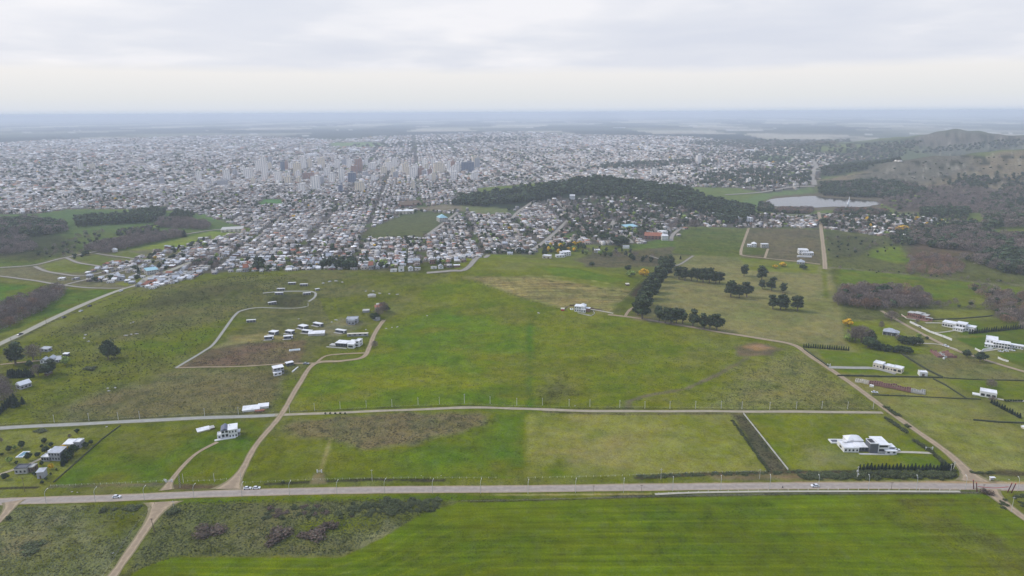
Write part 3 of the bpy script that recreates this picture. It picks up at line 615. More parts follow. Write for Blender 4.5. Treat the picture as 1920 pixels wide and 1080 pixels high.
for pts, w in [([(916, 478), (880, 500), (845, 508), (800, 512)], 8), ([(1075, 402), (1050, 428), (1025, 450), (1003, 466)], 9), ([(858, 398), (830, 420), (798, 443)], 8), ([(1045, 378), (1066, 398), (1078, 405)], 7),
               ([(1527, 348), (1524, 330), (1530, 312), (1522, 300)], 16), ([(1350, 405), (1430, 401), (1500, 404), (1535, 402), (1620, 400)], 11), ([(-40, 505), (60, 498), (130, 482), (250, 458), (370, 436), (420, 430)], 7),
               ([(65, 500), (90, 510), (150, 518), (205, 508)], 6), ([(125, 484), (150, 494), (215, 503)], 6), ([(-30, 514), (30, 522), (110, 534), (240, 540)], 5), ([(180, 476), (240, 484), (270, 488)], 5), ([(120, 535), (230, 508), (330, 478)], 6),
               ([(1152, 412), (1145, 430), (1160, 440), (1180, 450), (1185, 456)], 8), ([(1278, 427), (1262, 440), (1258, 452)], 8), ([(1010, 370), (975, 395), (960, 410)], 9), ([(1300, 480), (1275, 496), (1262, 500)], 4), ([(1218, 480), (1255, 492), (1266, 497)], 4),
               ([(1360, 366), (1420, 362), (1480, 352), (1527, 350)], 12), ([(640, 466), (680, 468), (720, 469)], 7), ([(972, 288), (971, 256)], 15), ([(1012, 286), (1002, 258)], 11), ([(895, 285), (915, 258)], 11), ([(1600, 422), (1580, 415), (1560, 412)], 7)]:
    road('town_street', pts, w, RM['street'])
# ------------------------------------------------------------ lake
lk = wpoly([(1436, 380), (1448, 374), (1474, 370), (1500, 368.5), (1530, 368), (1552, 371), (1588, 373), (1622, 375), (1645, 378), (1650, 382), (1625, 387), (1598, 388.5), (1560, 388), (1520, 390), (1488, 389), (1455, 387), (1442, 384)])
lk = resample(np.vstack([lk, lk[:1]]), 8)[:-1]; lc_ = lk.mean(0); lk = lc_ + (lk - lc_) * (1 + (fbm(lk[:, 0], lk[:, 1], 40, 8) - .5) * .22)[:, None]
mw = bpy.data.materials.new('lake_water'); mw.use_nodes = True; b = mw.node_tree.nodes['Principled BSDF']; b.inputs['Base Color'].default_value = (.085, .07, .055, 1); b.inputs['Roughness'].default_value = .08; b.inputs['Specular IOR Level'].default_value = .3
nn = mw.node_tree.nodes.new('ShaderNodeTexNoise'); nn.inputs['Scale'].default_value = .15; bb = mw.node_tree.nodes.new('ShaderNodeBump'); bb.inputs['Strength'].default_value = .03; bb.inputs['Distance'].default_value = .2
tt = mw.node_tree.nodes.new('ShaderNodeTexCoord'); mw.node_tree.links.new(tt.outputs['Object'], nn.inputs['Vector']); mw.node_tree.links.new(nn.outputs[0], bb.inputs['Height']); mw.node_tree.links.new(bb.outputs[0], b.inputs['Normal'])
LZ = float(hgt(lk[:, 0], lk[:, 1]).max()) + .4
print('LAKE', lk.min(0), lk.max(0), LZ)
mb = MB(); mb.poly([(x, y, LZ) for x, y in lk], [tuple(range(len(lk)))]); me = mb.mesh('lake', mw)
if me.polygons[0].normal.z < 0: me.flip_normals()
tag(link('lake', me), kind='structure')
GREENS.append(lk)
# ------------------------------------------------------------ vegetation
def ico():
    t = (1 + 5 ** .5) / 2; v = np.array([(-1, t, 0), (1, t, 0), (-1, -t, 0), (1, -t, 0), (0, -1, t), (0, 1, t), (0, -1, -t), (0, 1, -t), (t, 0, -1), (t, 0, 1), (-t, 0, -1), (-t, 0, 1)], float)
    f = np.array([(0, 11, 5), (0, 5, 1), (0, 1, 7), (0, 7, 10), (0, 10, 11), (1, 5, 9), (5, 11, 4), (11, 10, 2), (10, 7, 6), (7, 1, 8), (3, 9, 4), (3, 4, 2), (3, 2, 6), (3, 6, 8), (3, 8, 9), (4, 9, 5), (2, 4, 11), (6, 2, 10), (8, 6, 7), (9, 8, 1)])
    return v / np.linalg.norm(v, axis=1)[:, None], f
def subd(v, f):
    v = list(map(tuple, v)); mid = {}; out = []
    def m(a, b):
        k = (min(a, b), max(a, b))
        if k not in mid:
            p = (np.array(v[a]) + np.array(v[b])); p /= np.linalg.norm(p); v.append(tuple(p)); mid[k] = len(v) - 1
        return mid[k]
    for a, b, c in f: x, y, z = m(a, b), m(b, c), m(c, a); out += [(a, x, z), (b, y, x), (c, z, y), (x, y, z)]
    return np.array(v), np.array(out)
I0 = ico(); I1 = subd(*I0)
def leaves(pts, nrm, size, rg):
    """one triangle-pair clump per point, facing roughly along nrm"""
    n = len(pts); r = rg.normal(size=(n, 3)); nn = nrm + r * .55; nn /= np.linalg.norm(nn, axis=1)[:, None] + 1e-9
    a = np.cross(nn, rg.normal(size=(n, 3))); a /= np.linalg.norm(a, axis=1)[:, None] + 1e-9; b = np.cross(nn, a); s = size * rg.uniform(.6, 1.35, (n, 1))
    V = np.stack([pts + a * s, pts + b * s * .8, pts - a * s * .9, pts - b * s * .7], 1).reshape(-1, 3)
    return V, np.arange(n * 4).reshape(n, 4)
def crown(lobes, col, nl, size, seed, core=.76, var=.38, lod=0):
    """lobes: (x,y,z,rx,ry,rz); returns V, [tri, quad], colours"""
    rg = np.random.default_rng(seed); V = []; T = []; Qd = []; CT = []; CQ = []; off = 0
    iv, if_ = I0 if lod else I1; tot = sum(l[3] * l[5] for l in lobes)
    for l in lobes:
        c = np.array(l[:3]); r = np.array(l[3:]); k = rg.uniform(.82, 1.1, (len(iv), 1)); V.append(iv * r * core * k + c); T.append(if_ + off); off += len(iv)
        tone = rg.uniform(1 - var, 1 + var); CT.append(np.array([np.array(col) * tone * rg.uniform(.75, 1.15) for _ in range(len(if_))]))
        n = max(3, int(nl * l[3] * l[5] / tot)); d = rg.normal(size=(n, 3)); d /= np.linalg.norm(d, axis=1)[:, None]; rad = rg.uniform(.78, 1.12, (n, 1))
        p = d * r * rad + c; v, q = leaves(p, d, size, rg); V.append(v); Qd.append(q + off); off += len(v); CQ.append(np.array(col)[None] * tone * rg.uniform(.5, 1.75, (n, 1)) * (1 + rg.normal(0, .08, (n, 3))))
    return np.concatenate(V), [np.concatenate(T), np.concatenate(Qd)], np.clip(np.concatenate(CT + CQ), 0, 1)
def lobes_for(kind, seed, n=None):
    g = random.Random(seed); L_ = []
    if kind == 'euc':
        for i in range(n or 9):
            z = g.uniform(2.8, 8.6); w = 2.6 * (1 - abs(z - 5.6) / 6.5); a = g.uniform(0, 6.28); r = g.uniform(.3, 1) * w
            L_.append((math.cos(a) * r, math.sin(a) * r, z, g.uniform(1.0, 1.7), g.uniform(1.0, 1.7), g.uniform(1.0, 1.5)))
        L_.append((g.uniform(-.5, .5), g.uniform(-.5, .5), 8.6, 1.1, 1.1, 1.2)); L_.append((0, 0, 5.2, 1.9, 1.9, 2.8))
    elif kind in ('round', 'yellow', 'lgreen'):
        for i in range(n or 8):
            a = g.uniform(0, 6.28); r = g.uniform(1.2, 2.9); z = g.uniform(3.2, 7.2)
            L_.append((math.cos(a) * r, math.sin(a) * r, z, g.uniform(1.7, 2.5), g.uniform(1.7, 2.5), g.uniform(1.5, 2.1)))
        L_.append((0, 0, 5.4, 3.0, 3.0, 3.2)); L_.append((g.uniform(-.5, .5), 0, 7.8, 1.9, 1.9, 1.7))
    elif kind == 'con':
        for i in range(6):
            z = .9 + i * 1.5; w = 2.15 * (1 - i / 7.0); L_.append((g.uniform(-.2, .2), g.uniform(-.2, .2), z, w * 1.05, w * 1.05, 1.35))
        L_.append((0, 0, 9.2, .5, .5, .9))
    elif kind == 'bush':
        for i in range(n or 7):
            a = g.uniform(0, 6.28); r = g.uniform(1, 4.2); L_.append((math.cos(a) * r, math.sin(a) * r, g.uniform(1.2, 4.5), g.uniform(2, 3.6), g.uniform(2, 3.6), g.uniform(2, 4)))
    return L_
KC = {'euc': (60, 70, 47), 'round': (50, 62, 38), 'con': (34, 48, 35), 'yellow': (188, 150, 30), 'lgreen': (116, 132, 62), 'bush': (72, 78, 50), 'bare': (122, 109, 102), 'barer': (134, 108, 92), 'pbush': (84, 72, 62)}
def bare_crown(col, seed, n=420, lod=0, wide=1.0):
    """leafless winter tree: a spray of thin twigs fanning up and out of the fork"""
    rg = np.random.default_rng(seed); V = []; Q_ = []
    n = n // 3 if lod else n; th = .16 if lod else .085
    a = rg.uniform(0, 6.28, n); u = rg.uniform(0, 1, n) ** .6; h = rg.uniform(2.6, 9.8, n); R_ = 3.6 * wide * np.sqrt(np.clip(1 - ((h - 5.6) / 4.5) ** 2, 0.02, 1)) * u
    p = np.stack([np.cos(a) * R_, np.sin(a) * R_, h], 1); d = p - np.array([0, 0, 1.2]); d /= np.linalg.norm(d, axis=1)[:, None]; d += rg.normal(0, .35, (n, 3)); d /= np.linalg.norm(d, axis=1)[:, None]
    s = np.cross(d, rg.normal(size=(n, 3))); s /= np.linalg.norm(s, axis=1)[:, None]; ln = rg.uniform(.7, 1.7, (n, 1)); w = th * rg.uniform(.6, 1.5, (n, 1))
    V = np.stack([p - s * w, p + s * w, p + d * ln + s * w * .3, p + d * ln - s * w * .3], 1).reshape(-1, 3)
    return V, [np.zeros((0, 3), int), np.arange(n * 4).reshape(n, 4)], np.array(lin(col))[None] * rg.uniform(.6, 1.4, (n, 1))
def limbs(kind, seed):
    g = random.Random(seed); m = MB(); top = {'euc': 6, 'round': 4.5, 'con': 3, 'yellow': 4, 'lgreen': 4, 'bare': 5.5, 'barer': 5}[kind]
    m.tube((0, 0, -.4), (.1, 0, top * .55), .32, .22, 6); m.tube((.1, 0, top * .52), (0, .2, top), .22, .12, 5)
    if kind != 'con':
        for i in range(6 if kind.startswith('bare') else 4):
            a = g.uniform(0, 6.28) + i * 1.3; r = g.uniform(1.2, 2.6); z0 = top * g.uniform(.3, .6); p1 = (math.cos(a) * r, math.sin(a) * r, z0 + g.uniform(1.6, 3.2)); m.tube((.05, 0, z0), p1, .15, .07, 4, False)
            if kind.startswith('bare'):
                for k in range(2):
                    m.tube(p1, (p1[0] * g.uniform(1, 1.4) + g.uniform(-.8, .8), p1[1] * g.uniform(1, 1.4) + g.uniform(-.8, .8), p1[2] + g.uniform(1, 2.4)), .07, .03, 3, False)
    return m
PROTO = {}; LOW = {}
for kd in ('euc', 'round', 'con', 'yellow', 'lgreen'):
    for s in range(5):
        V, F, cc_ = crown(lobes_for(kd, 10 + s, None if kd == 'con' else 5 + s * 2), lin(KC[kd]), {'con': 520}.get(kd, 760), {'con': .34, 'euc': .42}.get(kd, .5), 30 + s)
        PROTO[kd, s] = (npmesh(kd + '_crown', V, F, cc_, mat=M['leaf']), limbs(kd, s).mesh('trunk', M['bark']))
        if s < 3: LOW[kd, s] = crown(lobes_for(kd, 50 + s, 3), lin(KC[kd]), 46, .95, 70 + s, lod=1, core=.88)
for kd in ('bare', 'barer'):
    for s in range(3):
        V, F, cc_ = bare_crown(KC[kd], s + 3, 820); PROTO[kd, s] = (npmesh('bare_crown', V, F, cc_, mat=M['twig']), limbs(kd, s).mesh('trunk', M['bark']))
        LOW[kd, s] = bare_crown(KC[kd], s + 9, 700, 1, 1.1)
SHRUB = {}
for kd, n, sz in (('bush', 420, .75), ('pbush', 420, .6)):
    for s in range(3): V, F, cc_ = crown(lobes_for('bush', s + 5), lin(KC[kd]), n * 2, sz * .8, s, core=.55); SHRUB[kd, s] = npmesh('shrub', V, F, cc_, mat=M['leaf'])
def merge_low(name, items, m=None):
    """items: (kind, x, y, z, scale_xy, scale_z, rot) -> one mesh"""
    Vs = []; T = []; Q_ = []; CT = []; CQ = []; off = 0; rg = np.random.default_rng(5)
    by = {}
    for it in items: by.setdefault((it[0], int(rg.integers(3))), []).append(it)
    for key, its in by.items():
        V, F, c = LOW[key]; nt_ = len(F[0]); n = len(its); A = np.array([i[1:] for i in its], float)
        ca, sa = np.cos(A[:, 5]), np.sin(A[:, 5]); x = V[None, :, 0] * A[:, 3, None]; y = V[None, :, 1] * A[:, 3, None]
        P_ = np.stack([x * ca[:, None] - y * sa[:, None] + A[:, 0, None], x * sa[:, None] + y * ca[:, None] + A[:, 1, None], V[None, :, 2] * A[:, 4, None] + A[:, 2, None]], -1).reshape(-1, 3)
        o = off + np.arange(n)[:, None, None] * len(V); tone = rg.uniform(.72, 1.3, n)
        T.append((F[0][None] + o).reshape(-1, 3)); Q_.append((F[1][None] + o).reshape(-1, 4))
        CT.append((c[:nt_][None] * tone[:, None, None]).reshape(-1, 3)); CQ.append((c[nt_:][None] * tone[:, None, None]).reshape(-1, 3)); Vs.append(P_); off += len(P_)
    return npmesh(name, np.concatenate(Vs), [np.concatenate(T), np.concatenate(Q_)], np.concatenate(CT + CQ), mat=m or M['leaf'])
TREES = []; GG_ = 'garden trees round the houses at lower left'; HG_ = 'garden trees on the estate at the right'
def tree(kind, px, py, hpx, label, group='trees', name='tree', fat=1.0):
    x, y, z = P(px, py); hm = hpx * float(proj(x, y, z)[2]) / FPX * (1.2 if group in (GG_, HG_) else 1.12); fat *= 1.22
    TREES.append(dict(kind=kind, x=x, y=y, z=z, h=hm, label=label, group=group, name=name, fat=fat, pri=1, reg=label))
def scatter(poly, sp, kinds, hr, label, group, name='tree', jit=.8, fat=1.0, pri=0, avoid=True, keep=1.0):
    w = wpoly(poly); lo = w.min(0); hi = w.max(0); xs = np.arange(lo[0], hi[0], sp); ys = np.arange(lo[1], hi[1], sp); X, Y = np.meshgrid(xs, ys)
    X = X.ravel() + RNG.uniform(-.5, .5, X.size) * sp * jit; Y = Y.ravel() + RNG.uniform(-.5, .5, Y.size) * sp * jit
    k = inpoly(X, Y, w) & (RNG.random(X.size) < keep)
    for p, ww in ROADS:
        if not k.any(): break
        lo_, hi_ = p.min(0) - 20, p.max(0) + 20; c = np.nonzero(k & (X > lo_[0]) & (X < hi_[0]) & (Y > lo_[1]) & (Y < hi_[1]))[0]
        if len(c):
            d = np.min(np.hypot(X[c, None] - p[None, ::2, 0], Y[c, None] - p[None, ::2, 1]), 1); k[c[d < ww.mean() + 2]] = False
    X = X[k]; Y = Y[k]; Z = hgt(X, Y); names = list(kinds); pr = np.array([kinds[q] for q in names], float); pr /= pr.sum()
    ch = RNG.choice(len(names), len(X), p=pr); hs_ = RNG.uniform(hr[0], hr[1], len(X))
    for i in range(len(X)): TREES.append(dict(kind=names[ch[i]], x=X[i], y=Y[i], z=Z[i], h=hs_[i], label=label, group=group, name=name, fat=fat, pri=pri, reg=label))
EG = 'eucalyptus trees round the pale pasture'
for i, (a, b, c) in enumerate([(1204, 598, 36), (1196, 590, 28), (1209, 584, 30), (1201, 575, 28), (1214, 572, 27), (1207, 562, 26), (1220, 560, 27), (1214, 550, 26), (1228, 549, 26), (1222, 540, 25), (1236, 538, 25), (1231, 529, 24), (1243, 528, 24), (1238, 519, 23), (1250, 518, 23), (1244, 510, 22), (1254, 508, 22), (1248, 501, 20), (1258, 499, 20), (1240, 505, 20)]):
    tree('euc', a, b, c, 'dark eucalyptus in the thick double row running up to the track junction', EG, 'eucalyptus_tree', 1.15)
for a, b, c in [(1236, 603, 27), (1247, 606, 29), (1258, 607, 29), (1268, 607, 28), (1280, 607, 26), (1299, 612, 30), (1320, 616, 27), (1331, 618, 26), (1344, 620, 30)]:
    tree('euc', a, b, c, 'dark eucalyptus in the ragged row along the dirt road', EG, 'eucalyptus_tree', 1.1)
for a, b, c in [(1273, 523, 22), (1284, 526, 24), (1296, 527, 23), (1307, 528, 24), (1318, 530, 26), (1330, 531, 27), (1342, 532, 22), (1349, 531, 20)]:
    tree('euc', a, b, c, 'dark eucalyptus in the clump at the top of the pale pasture', EG, 'eucalyptus_tree', 1.1)
for a, b, c, l in [(1370, 557, 30, 'wide eucalyptus at the left of the three standing mid pasture'), (1386, 559, 24, 'eucalyptus between two others in the clump of three mid pasture'), (1400, 557, 27, 'eucalyptus at the right of the clump of three mid pasture'),
                   (1395, 518, 21, 'lone round eucalyptus near the upper pasture edge'), (1428, 525, 25, 'broad eucalyptus, biggest of the scattered ones below the lot'), (1429, 542, 16, 'small eucalyptus below the broad one, beside a taller neighbour'),
                   (1446, 545, 24, 'tall narrow eucalyptus beside the small one, below the lot'), (1468, 549, 18, 'small lone eucalyptus nearest the lane'), (1449, 580, 26, 'eucalyptus at the left of the group near the lane end'),
                   (1463, 581, 28, 'bushy eucalyptus in the middle of the group near the lane end'), (1495, 583, 27, 'forked open eucalyptus beside the group near the lane end'), (1473, 580, 22, 'low eucalyptus between the bushy one and the forked one')]:
    tree('euc', a, b, c, l, EG, 'eucalyptus_tree', 1.1)
TG = 'trees round the farmhouses on the left'
for k_, a, b, c, l, f in [('round', 203, 674, 37, 'big dark tree standing alone on the open left slope', .72), ('round', 216, 671, 25, 'shorter dark tree touching the big lone one on the left slope', .7), ('euc', 30, 684, 40, 'tall open eucalyptus beside the farm track at the far left', 1.2),
                          ('bare', 63, 676, 26, 'dark leafless tree between the eucalyptus and the farmhouse', 1.2), ('round', 56, 688, 12, 'small round dark tree by the farm track', 1.1), ('lgreen', 122, 684, 16, 'faint green tree at the end of the farmhouse', 1),
                          ('round', 85, 704, 22, 'leafy dark tree behind the long shed', 1.1), ('euc', 98, 700, 26, 'tall dark tree beside the long shed', 1.1), ('bare', 72, 706, 20, 'leafless tree at the end of the dark conifer row', 1.1), ('con', 29, 763, 20, 'dark conifer by the second road at the far left', 1.4), ('con', 43, 757, 13, 'small dark conifer near the second road on the left', 1.3)]:
    tree(k_, a, b, c, l, TG, {'con': 'conifer_tree', 'euc': 'eucalyptus_tree', 'bare': 'bare_tree'}.get(k_, 'leafy_tree'), f)
for i in range(11): tree('con', 17 + i * 4.3, 708 - i * .1, 14 + (i % 3), 'dark conifer in the tight row below the farmhouse', TG, 'conifer_tree', 1.15)
for i in range(7): tree('con', -4 + i * 5, 778 - i * 4.5, 13, 'dark conifer in the short row climbing from the second road', TG, 'conifer_tree', 1.4)
GG = 'garden trees round the houses at lower left'
for k_, a, b, c, l in [('round', 17, 848, 12, 'round dark tree farthest left above the pool'), ('lgreen', 28, 843, 8, 'low grey green bush between two round trees above the pool'), ('round', 41, 841, 14, 'largest round tree above the pool'), ('round', 84, 831, 10, 'small round topped tree in the lawn nearest the second road'),
                       ('round', 79, 839, 6, 'little dark bush in a row with two others on the lawn'), ('round', 96, 837, 8, 'small round tree above the grey house'), ('round', 87, 849, 13, 'round tree beside the drive above the grey house'), ('round', 53, 863, 14, 'large dark round tree beside the white pool'),
                       ('round', 71, 857, 9, 'round bush between the pool and the grey house'), ('lgreen', 18, 869, 12, 'grey green round tree below the pool'), ('round', 11, 899, 12, 'dark round tree at the picture edge below the drive'), ('round', 145, 812, 8, 'small round tree nearest the pale road, alone'),
                       ('round', 161, 841, 12, 'dark round tree behind the white house'), ('round', 170, 834, 9, 'smaller round tree behind the white house'), ('yellow', 122, 848, 14, 'orange yellow flowering tree between the grey and white houses'), ('yellow', 97, 880, 11, 'orange yellow flowering tree below the grey house'),
                       ('round', 79, 873, 9, 'dark bush in front of the grey house'), ('round', 66, 893, 9, 'dark bush beside the stone block house'), ('round', 79, 908, 7, 'small bush, lower of two below the stone block house'), ('round', 86, 901, 6, 'small bush, upper of two below the stone block house'),
                       ('con', 118, 873, 16, 'dark conifer at the lower end of the garden belt'), ('con', 122, 868, 18, 'dark conifer second from the lower end of the garden belt'), ('round', 127, 863, 18, 'green tree in the middle of the garden belt'), ('con', 132, 859, 20, 'dark conifer in the garden belt beside the bushy one'), ('round', 138, 854, 20, 'bushy dark tree at the upper end of the garden belt'),
                       ('round', 95, 890, 5, 'tiny bush beside the lower flowering tree'), ('round', 106, 882, 5, 'tiny bush right of the lower flowering tree'), ('bare', 131, 822, 7, 'tiny leafless tree above the white house'), ('round', 4, 855, 6, 'tiny bush at the picture edge above the drive'), ('round', 31, 870, 6, 'tiny dark bush beside the drive'), ('bare', 3, 830, 8, 'grey leafless bush at the picture edge')]:
    tree(k_, a, b, c, l, GG, {'yellow': 'flowering_tree', 'con': 'conifer_tree', 'bare': 'bare_tree'}.get(k_, 'garden_tree'), .88)
HG = 'garden trees on the estate at the right'
for k_, a, b, c, l, f in [('yellow', 1590, 612, 14, 'yellow flowering tree at the top corner of the estate', 1.2), ('bare', 1603, 640, 22, 'grey leafless tree beside the yellow one, left', 1.4), ('bare', 1615, 641, 24, 'grey leafless tree in the middle of the estate corner clump', 1.5), ('round', 1631, 640, 20, 'dark round tree at the end of the leafless clump', 1.1),
                          ('lgreen', 1592, 640, 12, 'yellow green bush under the leafless clump', 1.3), ('bare', 1671, 602, 15, 'round grey leafless tree beside the estate track', 1.6), ('round', 1813, 670, 13, 'smaller of two round dark trees by the estate track', 1.1), ('round', 1837, 678, 17, 'larger of two round dark trees by the estate track', 1.25),
                          ('bare', 1858, 727, 12, 'small grey leafless tree behind the white bungalow', 1.5), ('bare', 1860, 754, 9, 'grey bush at the corner of the white bungalow', 1.4), ('bare', 1652, 617, 12, 'thin leafless tree beside the hip roofed house', .8), ('bare', 1684, 640, 10, 'leafless bush beside the dark round hedge', 1.2),
                          ('bare', 1720, 606, 7, 'thin bush beside the white garden wall', 1), ('lgreen', 1722, 634, 8, 'pale bush by the estate track', 1.2), ('round', 1738, 637, 6, 'small bush under the estate track', 1)]:
    tree(k_, a, b, c, l, HG, {'yellow': 'flowering_tree', 'bare': 'bare_tree'}.get(k_, 'garden_tree'), f)
for i, (a, b, c) in enumerate([(1627, 652, 17), (1634, 653, 19), (1641, 655, 14), (1648, 656, 13), (1655, 657, 11), (1662, 659, 12), (1668, 659, 11), (1677, 660, 10), (1683, 661, 12), (1690, 662, 13), (1697, 663, 13), (1704, 663, 11)]):
    tree('con' if i in (3, 5, 7) else 'round', a, b, c, 'dark tree in the long dense row below the hip roofed house', HG, 'garden_tree', 1.2)
for i, (a, b, c) in enumerate([(1690, 643, 12), (1697, 645, 14), (1704, 646, 14), (1711, 646, 14), (1718, 646, 13), (1725, 647, 11)]):
    tree('round', a, b, c, 'dark tree in the short round topped row beside the hip roofed house', HG, 'garden_tree', 1.15)
for i in range(20): tree('con', 1507 + i * 4.4, 651.5 + i * .3, 6.5 + (i % 3) * .6, 'small conifer in the hedge row at the road bend', HG, 'conifer_tree', .85)
for i in range(24): tree('con', 1818 + i * 4.5, 626 - i * .45, 7 + (i % 4) * .6, 'small conifer in the hedge row between the two white mansions', HG, 'conifer_tree', .95)
for i in range(12): tree('con', 1859 + i * 4.8, 756 + i * 2.5, 6.5 + (i % 3), 'small tree in the row leading down from the white bungalow', HG, 'conifer_tree', 1.3)
for i in range(7): tree('round', 1885 + i * 5, 752.5 + i * .1, 4.5, 'small shrub along the bungalow drive', HG, 'garden_tree', 1.2)
for i in range(26): tree('con', 1612 + i * 6.9, 880 + (i % 2) * .6 + i * .05, 9.5 + (i % 4) * 1.1 + (3 if i > 21 else 0), 'young pine in the long row above the main road hedge', 'young pines above the main road hedge', 'pine_tree', 1.15)
for i, a in enumerate((610, 619, 629, 638, 647)): tree('round', a, 776.5, 4.2, 'tiny dark bush on the verge of the second road', 'bushes on the second road verge', 'bush', 1.2)
for k_, a, b, c, l in [('bare', 718, 587, 18, 'leafless tree right of the adobe house'), ('round', 724, 584, 12, 'dark bush beside the leafless tree by the adobe house'), ('round', 704, 600, 14, 'dark tree above the upper end of the dirt road'), ('bare', 710, 594, 14, 'grey tree beside the dark one above the road end'), ('bare', 703, 652, 11, 'grey bush beside the dirt road bend')]:
    tree(k_, a, b, c, l, 'trees at the hilltop compound', 'bare_tree' if k_ == 'bare' else 'leafy_tree', 1.2)
# thickets and woods
scatter([(1570, 573), (1572, 548), (1605, 540), (1700, 545), (1738, 562), (1742, 577), (1640, 583)], 7.5, {'bare': 6, 'barer': 2, 'round': .8}, (9, 13), 'leafless tree in the brown thicket beside the pale pasture', 'thicket trees on the right', 'bare_tree', fat=1.35, pri=.5)
scatter([(-30, 628), (-30, 590), (50, 558), (110, 538), (122, 545), (112, 562), (70, 590), (20, 617)], 7.5, {'bare': 6, 'barer': 2}, (8, 12), 'leafless tree in the thicket beside the diagonal concrete road', 'thicket trees on the left', 'bare_tree', fat=1.35, pri=.5)
scatter([(-60, 760), (-60, 700), (10, 712), (28, 745), (10, 760)], 7, {'bare': 5}, (7, 11), 'leafless tree in the thin grove at the far left', TG, 'bare_tree', fat=1.3)
scatter([(158, 473), (170, 463), (250, 447), (335, 437), (350, 443), (280, 458), (200, 476)], 7, {'bare': 6, 'round': .3}, (9, 13), 'leafless tree in the long strip beside the bright sports field', 'trees on the left pasture', 'bare_tree', fat=1.35)
scatter([(-80, 440), (-80, 420), (60, 416), (126, 424), (122, 438), (60, 444)], 9, {'euc': 5, 'bare': 2}, (14, 20), 'dark tree in the wood at the far left', 'trees on the left pasture', 'eucalyptus_tree', fat=1.3)
scatter([(-80, 476), (-80, 448), (50, 448), (70, 470), (20, 478)], 9, {'bare': 5, 'round': 1}, (8, 12), 'leafless tree in the brown wood at the far left', 'trees on the left pasture', 'bare_tree', fat=1.4)
scatter([(142, 428), (142, 416), (240, 408), (300, 408), (290, 418), (200, 422)], 9, {'euc': 6}, (15, 22), 'dark tree in the belt across the upper left pasture', 'trees on the left pasture', 'eucalyptus_tree', fat=1.2)
scatter([(240, 406), (290, 396), (310, 400), (300, 412)], 9, {'euc': 6}, (15, 20), 'dark tree in the clump behind the upper left belt', 'trees on the left pasture', 'eucalyptus_tree', fat=1.2)
scatter([(292, 428), (300, 414), (345, 412), (395, 424), (390, 432), (340, 430)], 8, {'bare': 6}, (9, 13), 'leafless tree in the purple brown grove near the sports field', 'trees on the left pasture', 'bare_tree', fat=1.4)
scatter([(220, 442), (228, 434), (300, 426), (295, 438), (245, 443)], 9, {'round': 3, 'bare': 3, 'lgreen': 1}, (8, 12), 'mixed tree in the loose line across the left pasture', 'trees on the left pasture', 'leafy_tree', fat=1.3)
scatter([(60, 480), (150, 440), (200, 430), (150, 490)], 17, {'round': 3, 'bare': 3}, (4, 8), 'bush scattered over the left pasture', 'trees on the left pasture', 'bush', fat=1.5)
tree('con', 346, 444, 12, 'single dark tree at the end of the leafless strip', 'trees on the left pasture', 'conifer_tree', 1.4); tree('round', 160, 479, 9, 'dark round tree at the near end of the leafless strip', 'trees on the left pasture', 'leafy_tree', 1.5)
scatter([(300, 425), (330, 398), (365, 402), (362, 412)], 10, {'euc': 4}, (10, 14), 'dark tree at the edge of the left pasture by town', 'trees on the left pasture', 'leafy_tree')
scatter([(1700, 452), (1702, 440), (1750, 440), (1790, 432), (1850, 446), (2000, 440), (2000, 470), (1850, 480), (1800, 470), (1750, 468)], 9.5, {'euc': 2, 'bare': 4, 'round': 2}, (11, 17), 'tree in the wide mixed wood at the right edge', 'wood at the right edge', 'bare_tree', fat=1.35)
scatter([(1800, 486), (1850, 480), (1980, 470), (1980, 520), (1900, 514), (1850, 505)], 9, {'euc': 3, 'bare': 5, 'round': 2}, (10, 15), 'tree in the lower part of the mixed wood at the right edge', 'wood at the right edge', 'bare_tree', fat=1.35)
scatter([(1870, 512), (1870, 478), (1960, 470), (1960, 520)], 9, {'euc': 5}, (13, 17), 'dark evergreen tree in the mixed wood at the right edge', 'wood at the right edge', 'eucalyptus_tree', fat=1.3)
scatter([(1700, 512), (1705, 482), (1780, 478), (1810, 505), (1780, 520)], 9, {'barer': 5, 'bare': 3}, (5, 9), 'reddish leafless bush tree beyond the rocky stream', 'wood at the right edge', 'bare_tree', fat=1.5)
scatter([(1860, 600), (1850, 560), (1815, 548), (1830, 538), (1890, 550), (1940, 560), (1960, 640), (1905, 612)], 8.5, {'bare': 5, 'barer': 2, 'round': 1}, (7, 11), 'leafless tree in the strip winding past the mansions', 'wood at the right edge', 'bare_tree', fat=1.4)
scatter([(1545, 485), (1548, 440), (1640, 448), (1700, 460), (1640, 480)], 17, {'round': 2, 'bare': 3}, (3, 6), 'low bush scattered beside the lane', 'wood at the right edge', 'bush', fat=1.5, keep=.7)
scatter([(1560, 505), (1580, 500), (1760, 512), (1900, 528), (1900, 535), (1740, 520)], 9, {'bare': 3, 'round': 1}, (2, 4), 'bush along the rocky stream', 'wood at the right edge', 'bush', fat=1.6, keep=.5)
scatter([(1745, 576), (1750, 562), (1850, 570), (1855, 580)], 10, {'bare': 3, 'round': 2}, (3, 6), 'bush in the dark strip behind the brick house', 'wood at the right edge', 'bush', fat=1.6)
scatter([(845, 384), (862, 372), (1000, 352), (1100, 341), (1190, 346), (1300, 364), (1400, 392), (1418, 402), (1380, 408), (1280, 392), (1180, 370), (1060, 366), (1000, 378), (900, 388)], 11, {'euc': 7, 'round': 4}, (8, 22), 'dark tree in the forest on the hill above the suburb', 'forest on the hill above the suburb', 'forest_tree', fat=1.5)
scatter([(1340, 420), (1350, 400), (1412, 404), (1400, 418)], 12, {'euc': 5}, (14, 18), 'dark tree in the forest on the hill above the suburb', 'forest on the hill above the suburb', 'forest_tree', fat=1.4)
